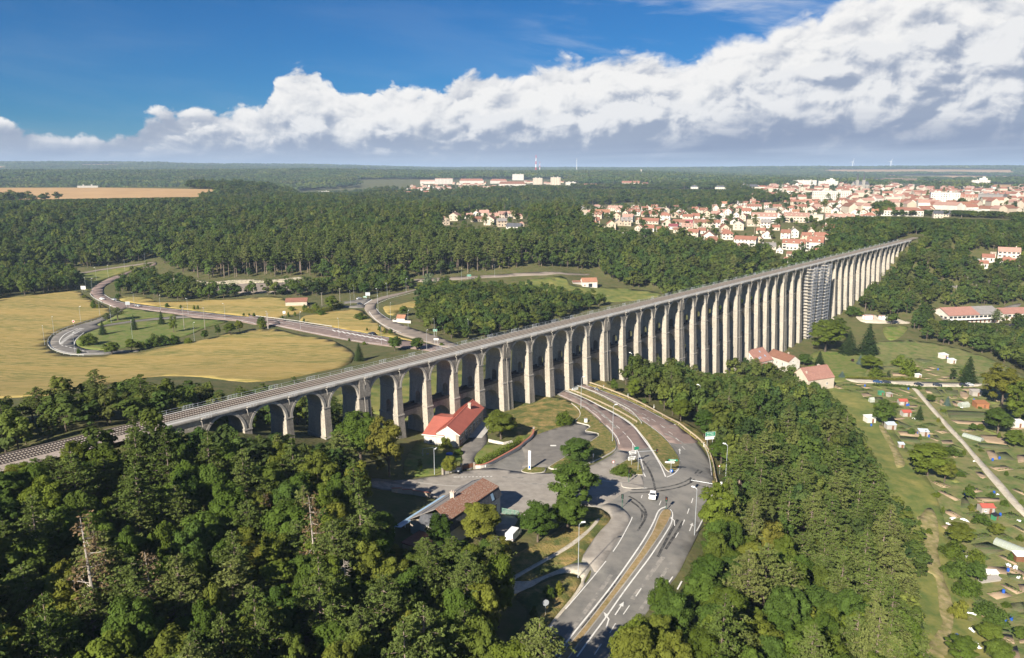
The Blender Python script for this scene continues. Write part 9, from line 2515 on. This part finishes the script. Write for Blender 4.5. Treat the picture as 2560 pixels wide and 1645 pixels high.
# ------------------------------------------------------------------ vehicles
def car_parts(kind,paint):
 L,Wd,Hh = {'hatch': (3.9,1.72,1.5),'sedan': (4.4,1.78,1.42),'van': (5.0,1.95,2.1)}[kind]
 prof = {'hatch': [(-1.95,.35),(-1.95,.75),(-1.82,.98),(-1.0,1.08),(-.35,1.48),(1.15,1.5),(1.78,1.08),(1.95,.9),(1.95,.35)],
   'sedan': [(-2.2,.35),(-2.2,.72),(-2.0,.92),(-1.0,1.0),(-.3,1.4),(.9,1.42),(1.6,1.04),(2.2,.98),(2.2,.35)],
   'van': [(-2.5,.35),(-2.5,.9),(-2.3,1.1),(-1.7,1.3),(-1.2,2.05),(2.45,2.1),(2.5,1.9),(2.5,.35)]}[kind]
 V,F = [],[]
 n = len(prof)
 ws = [Wd /2*(1.0 if z < 1.0 else (.84 if z > 1.3 else .95)) for _,z in prof]
 if kind == 'van': ws = [Wd /2*(1.0 if z < 1.5 else .93) for _,z in prof]
 for s in (-1,1):
  V += [(x,s *w,z) for (x,z),w in zip(prof,ws)]
 F += [tuple(range(n)),tuple(range(2*n -1,n -1,-1))]+[(i,(i +1) % n,n +(i +1) % n,n +i) for i in range(n)]
 body = MB(); body._add(V,F)
 body.box((0,0,.22),(L *.86,Wd *.92,.16))
 me = body.mesh('body',paint)
 bm = bmesh.new(); bm.from_mesh(me); bmesh.ops.bevel(bm,geom=bm.edges[:],offset=.05,segments=1,affect='EDGES',clamp_overlap=True); bm.to_mesh(me); bm.free()
 out = [('body',me)]
 def P(i,s,f=1.0,up=0.0): return V[i if s < 0 else n +i]
 def glass(name,a,b,sh=.10):
  (x0,z0),(x1,z1) = prof[a],prof[b]; w0,w1 = ws[a]*.86,ws[b]*.90
  dx,dz = x1-x0,z1-z0; l = math.hypot(dx,dz); nx,nz = (-dz /l,dx /l)
  m = MB(); k = .035
  q = [(x0+dx *sh +nx *k,s *w0,z0+dz *sh +nz *k) for s in (-1,1)]+[(x0+dx *(1-sh)+nx *k,s *w1,z0+dz *(1-sh)+nz *k) for s in (1,-1)]
  m.quad(*q); return (name,m.mesh(name,M['pane']))
 if kind == 'hatch': out += [glass('windscreen',3,4),glass('rear_window',5,6)]; sx = [(-.78,1.1),(-.28,1.40),(.3,1.40),(.3,1.08)],[(.38,1.08),(.38,1.40),(1.1,1.40),(1.45,1.12)]
 elif kind == 'sedan': out += [glass('windscreen',3,4),glass('rear_window',5,6)]; sx = [(-.8,1.02),(-.25,1.33),(.25,1.33),(.25,1.0)],[(.33,1.0),(.33,1.33),(.85,1.34),(1.3,1.04)]
 else: out += [glass('windscreen',3,4)]; sx = [(-1.6,1.35),(-1.25,1.85),(-.5,1.85),(-.5,1.3)],
 for q in sx:
  for s in (-1,1):
   m = MB(); m.quad(*[(x,s *(Wd /2*(.97-.30*max(0,z -1.0))+.015) if kind != 'van' else s *(Wd /2*.985),z) for x,z in q]); out.append(('side_window',m.mesh('side_window',M['pane'])))
 r = .31
 for x in (-L *.31,L *.30):
  for s in (-1,1):
   m = MB(); m.tube((x,s *(Wd /2-.2),r),(x,s *(Wd /2+.02),r),r,n=14); out.append(('wheel',m.mesh('wheel',M['tyre'])))
   m = MB(); m.tube((x,s *(Wd /2+.0),r),(x,s *(Wd /2+.035),r),r *.62,n=12); out.append(('hubcap',m.mesh('hubcap',M['galv'])))
 for s in (-1,1):
  m = MB(); m.box((-L /2+.02,s *Wd *.36,.66),(.12,.34,.16)); out.append(('headlight',m.mesh('headlight',M['lamp_glass'])))
  m = MB(); m.box((L /2-.03,s *Wd *.40,.78),(.1,.24,.22)); out.append(('tail_light',m.mesh('tail_light',M['lens_red'])))
  m = MB(); m.box((-L *.17,s *(Wd /2+.1),.98),(.14,.2,.14)); out.append(('mirror',m.mesh('mirror',paint)))
 m = MB(); m.box((-L /2-.005,0,.42),(.03,.5,.11)); out.append(('number_plate',m.mesh('number_plate',M['white'])))
 return out
PAINT = {k: flat_mat('car_paint_' +k,v,.25,spec=.5,vary=.03) for k,v in {'white': (.78,.78,.77),'dark': (.02,.025,.035),'silver': (.42,.44,.46),'blue': (.02,.06,.16),'grey': (.12,.125,.13)}.items()}
CARS = {}
def put_car(name,kind,col,label,pos,head,cat='car'):
 key = (kind,col)
 if key not in CARS: CARS[key] = car_parts(kind,PAINT[col])
 (x,y),(x2,y2) = pos,head
 # local -x is the front
 rz = math.atan2(y2-y,x2-x)+math.pi
 t = thing(name,label,cat,(x,y,H(x,y)+.26),rz,'parked and moving cars')
 bodyo = None
 for nm,me in CARS[key]:
  o = new_obj(nm,me,t)
for key,kind,col,lab in (('white_hatch','hatch','white','white hatchback driving down out of the junction'),('dark_valley','sedan','dark','dark saloon on the valley road beside the hatched lines'),('dark_slip','sedan','dark','dark car waiting at the mouth of the slip road'),('grey_slip','hatch','silver','silver car entering the slip road'),
       ('white_loop','hatch','white','white car on the pink road near the tight bend'),('silver_loop','sedan','silver','silver car on the pink road behind the white one'),('silver_loop2','sedan','silver','silver blue car on the pink road heading for the bend'),
       ('lane1','sedan','blue','dark blue car parked leftmost on the gravel lane'),('lane2','sedan','dark','black car parked second from the left on the gravel lane'),('lane3','sedan','dark','black car parked at the fork of lane and garden path'),('lane4','sedan','dark','black car parked alone right of the fork'),('lane5','sedan','dark','black car parked tight beside a silver one'),('lane6','hatch','silver','silver car rightmost on the gravel lane'),
       ('white_far1','van','white','white van parked at the hillside houses'),('blue_far','sedan','blue','blue car shaded by trees on the wooded lane'),('blue_far2','hatch','blue','small blue car right of the shaded one on the wooded lane'),('white_far2','hatch','white','white car at the left of the hillside houses')):
 put_car('parked_car' if 'parked' in lab else 'car',kind,col,lab,*LAYOUT['cars'][key])
put_car('van','van','white','white van parked half under the trees in the yard',*LAYOUT['cars']['yard_white'],cat='van')
# motorbike and rider
(x,y),(x2,y2) = LAYOUT['motorbike']
t = thing('motorbike','dark motorbike riding down the right carriageway from the underpass','motorbike',(x,y,H(x,y)+.26),math.atan2(y2-y,x2-x))
for xx in (-.72,.72):
 mb = MB(); mb.tube((xx,-.07,.32),(xx,.07,.32),.32,n=14); w_ = mb.build('wheel',M['tyre'],t)
 mb = MB(); mb.tube((xx,-.08,.32),(xx,.08,.32),.18,n=10); mb.build('rim',M['galv'],w_)
mb = MB(); mb.box((.1,0,.35),(.75,.34,.42)); mb.build('engine',M['galv'],t)
mb = MB(); mb.box((.22,0,.75),(.6,.34,.28),top=(.4,.24)); mb.build('tank',PAINT['blue'],t)
mb = MB(); mb.box((-.4,0,.72),(.75,.3,.12)); mb.build('saddle',M['black'],t)
mb = MB(); mb.box((-.85,0,.75),(.4,.6,.35)); mb.build('luggage_box',PAINT['silver'],t)
mb = MB(); mb.tube((.72,0,.32),(.45,0,1.05),.045,n=6); mb.tube((.45,-.36,1.05),(.45,.36,1.05),.025,n=5); mb.build('fork_and_handlebar',M['galv'],t)
mb = MB(); mb.box((.66,0,.7),(.22,.32,.45),top=(.1,.25)); mb.build('fairing',PAINT['blue'],t)
def skin(name,pts,edges,radii,mat,parent,root=0):
 me = bpy.data.meshes.new(name); me.from_pydata(pts,edges,[]); o = new_obj(name,me,parent)
 sk = o.modifiers.new('skin','SKIN')
 for i,v in enumerate(me.skin_vertices[0].data): v.radius = (radii[i],radii[i]); v.use_root = (i == root)
 ss = o.modifiers.new('sub','SUBSURF'); ss.levels = 1; ss.render_levels = 1
 me.materials.append(mat)
 return o
rider = thing('person','rider in grey jacket and dark helmet bent over the motorbike','person',t.location,t.rotation_euler[2])
pts = [(-.35,0,.92),(-.25,0,1.2),(-.05,0,1.48),(.02,0,1.56),(.08,0,1.74),(-.05,.2,1.46),(.1,.32,1.22),(.42,.34,1.08),(-.05,-.2,1.46),(.1,-.32,1.22),(.42,-.34,1.08),(-.3,.14,.88),(.1,.24,.80),(-.12,.26,.42),(.05,.27,.36),(-.3,-.14,.88),(.1,-.24,.80),(-.12,-.26,.42),(.05,-.27,.36)]
eg = [(0,1),(1,2),(2,3),(3,4),(2,5),(5,6),(6,7),(2,8),(8,9),(9,10),(0,11),(11,12),(12,13),(13,14),(0,15),(15,16),(16,17),(17,18)]
skin('body',pts,eg,[.17,.17,.18,.08,.10,.09,.065,.045,.09,.065,.045,.12,.09,.06,.05,.12,.09,.06,.05],PAINT['grey'],rider)
mb = MB(); bmh = bmesh.new(); bmesh.ops.create_icosphere(bmh,subdivisions=2,radius=.165); meh = bpy.data.meshes.new('helmet'); bmh.to_mesh(meh); bmh.free(); meh.materials.append(PAINT['dark']); ho = new_obj('helmet',meh,rider); ho.location = (.09,0,1.77)
# people walking at the lane end
# railway signal post on land
pq = VA +VU *-46-VN *8.6
t = thing('signal_post','grey railway signal post on the grassy edge of the track at the left','signal post',(pq.x,pq.y,51.2)); mb = MB(); mb.tube((0,0,-.5),(0,0,4.6),.16,.12,8); mb.build('post',M['galv'],t); mb = MB(); mb.box((0,-.1,3.6),(.5,.3,1.1)); mb.build('head',M['frame'],t)
# masts and wind turbines on the horizon
for (x,y),h,lab in zip(LAYOUT['masts'],(185,120,150),('red and white lattice mast on the horizon','thin white mast right of the lattice mast','slender white turbine tower on the middle horizon')):
 y *= .8; x *= .8
 t = thing('radio_mast' if 'mast' in lab else 'wind_turbine',lab,'mast',(x,y,H(x,y)-5)); h *= .8
 r = h *.035 if 'lattice' in lab else h *.02
 for k in range(6):
  mb = MB(); mb.tube((0,0,h *k /6),(0,0,h *(k +1)/6),r *(1-k *.1),r *(.9-k *.1),6); mb.build('section',(M['sign_red'] if k % 2 and 'lattice' in lab else M['white']),t)
blade_n = 0
for (x,y),lab in zip(LAYOUT['turbines'],('white wind turbine left of the pair on the right horizon','white wind turbine right of the pair on the right horizon','pale chimney like tower in the fields beyond the town')):
 if 'turbine' in lab:
  t = thing('wind_turbine',lab,'wind turbine',(x,y,H(x,y)-3)); mb = MB(); mb.tube((0,0,0),(0,0,75),3.2,2,8); mb.build('tower',M['white'],t)
  for k in range(3):
   a = k *2.094+x; mb = MB(); mb.tube((0,-4,75),(40*math.sin(a),-4,75+40*math.cos(a)),1.8,.5,5); mb.build('blade',M['white'],t)
  mb = MB(); mb.box((0,0,73.5),(4,10,4)); mb.build('nacelle',M['white'],t)
 else:
  t = thing('water_tower',lab,'tower',(x,y,H(x,y))); mb = MB(); mb.tube((0,0,0),(0,0,26),2.5,2.2,8); mb.build('shaft',M['stone_pale'],t); mb = MB(); mb.tube((0,0,26),(0,0,31),4.5,4.5,10); mb.build('tank',M['wall_cream'],t)
# hedges
def hedge(pts,w,h,label):
 p = resample(smooth_line(pts,2),.5)
 r_ = np.random.RandomState(len(label)); C_ = []
 for q in p:
  k = int(34*w)
  C_.append(np.c_[q.x +r_.uniform(-w /2,w /2,k),q.y +r_.uniform(-w /2,w /2,k),H(q.x,q.y)+h *r_.uniform(.05,1.05,k)])
 C_ = np.concatenate(C_)
 v,f = cards(C_,unit(len(C_),r_)+np.array([0,0,.5]),.34*r_.uniform(.6,1.3,len(C_)),r_)
 o = new_obj('hedge',mesh_np('hedge',v,f,M['leaf'])); tag(o,label,'hedge')
gw = LAYOUT['garden_wall'][1]
hedge([(a -.9,b +1.3) for a,b in gw[1:5]],1.8,2.6,'thick clipped hedge rising behind the curving garden wall')
hedge([(188,370),(198,368),(207,365)],1.6,1.5,'low dark hedge along the near side of the gravel lane')
hedge([(180,384),(195,382),(206,380),(220,381)],1.4,1.3,'low hedge along the far side of the gravel lane')
hedge(LAYOUT['shrubs_between'][0:4],3.0,2.6,'overgrown hedge between the field shed and the slip road')
# ------------------------------------------------------------------ the air
hm = bpy.data.materials.new('haze')
hm.use_nodes = True
hn,hl = hm.node_tree.nodes,hm.node_tree.links
hn.clear()
pv = hn.new('ShaderNodeVolumePrincipled')
pv.inputs['Color'].default_value = (0.56,0.74,1.0,1)
pv.inputs['Density'].default_value = 8.0e-5
ho = hn.new('ShaderNodeOutputMaterial')
hl.new(pv.outputs[0],ho.inputs['Volume'])
zb = float(_V[:,2].min())-1.5
zt = float(_V[:,2].max())+45
mb = MB()
mb.box((0,0,zb),(34000,34000,zt -zb))
hz = mb.build('haze',hm)
hz['kind'] = 'stuff'
hz['label'] = 'pale summer haze over the valley and the far hills'
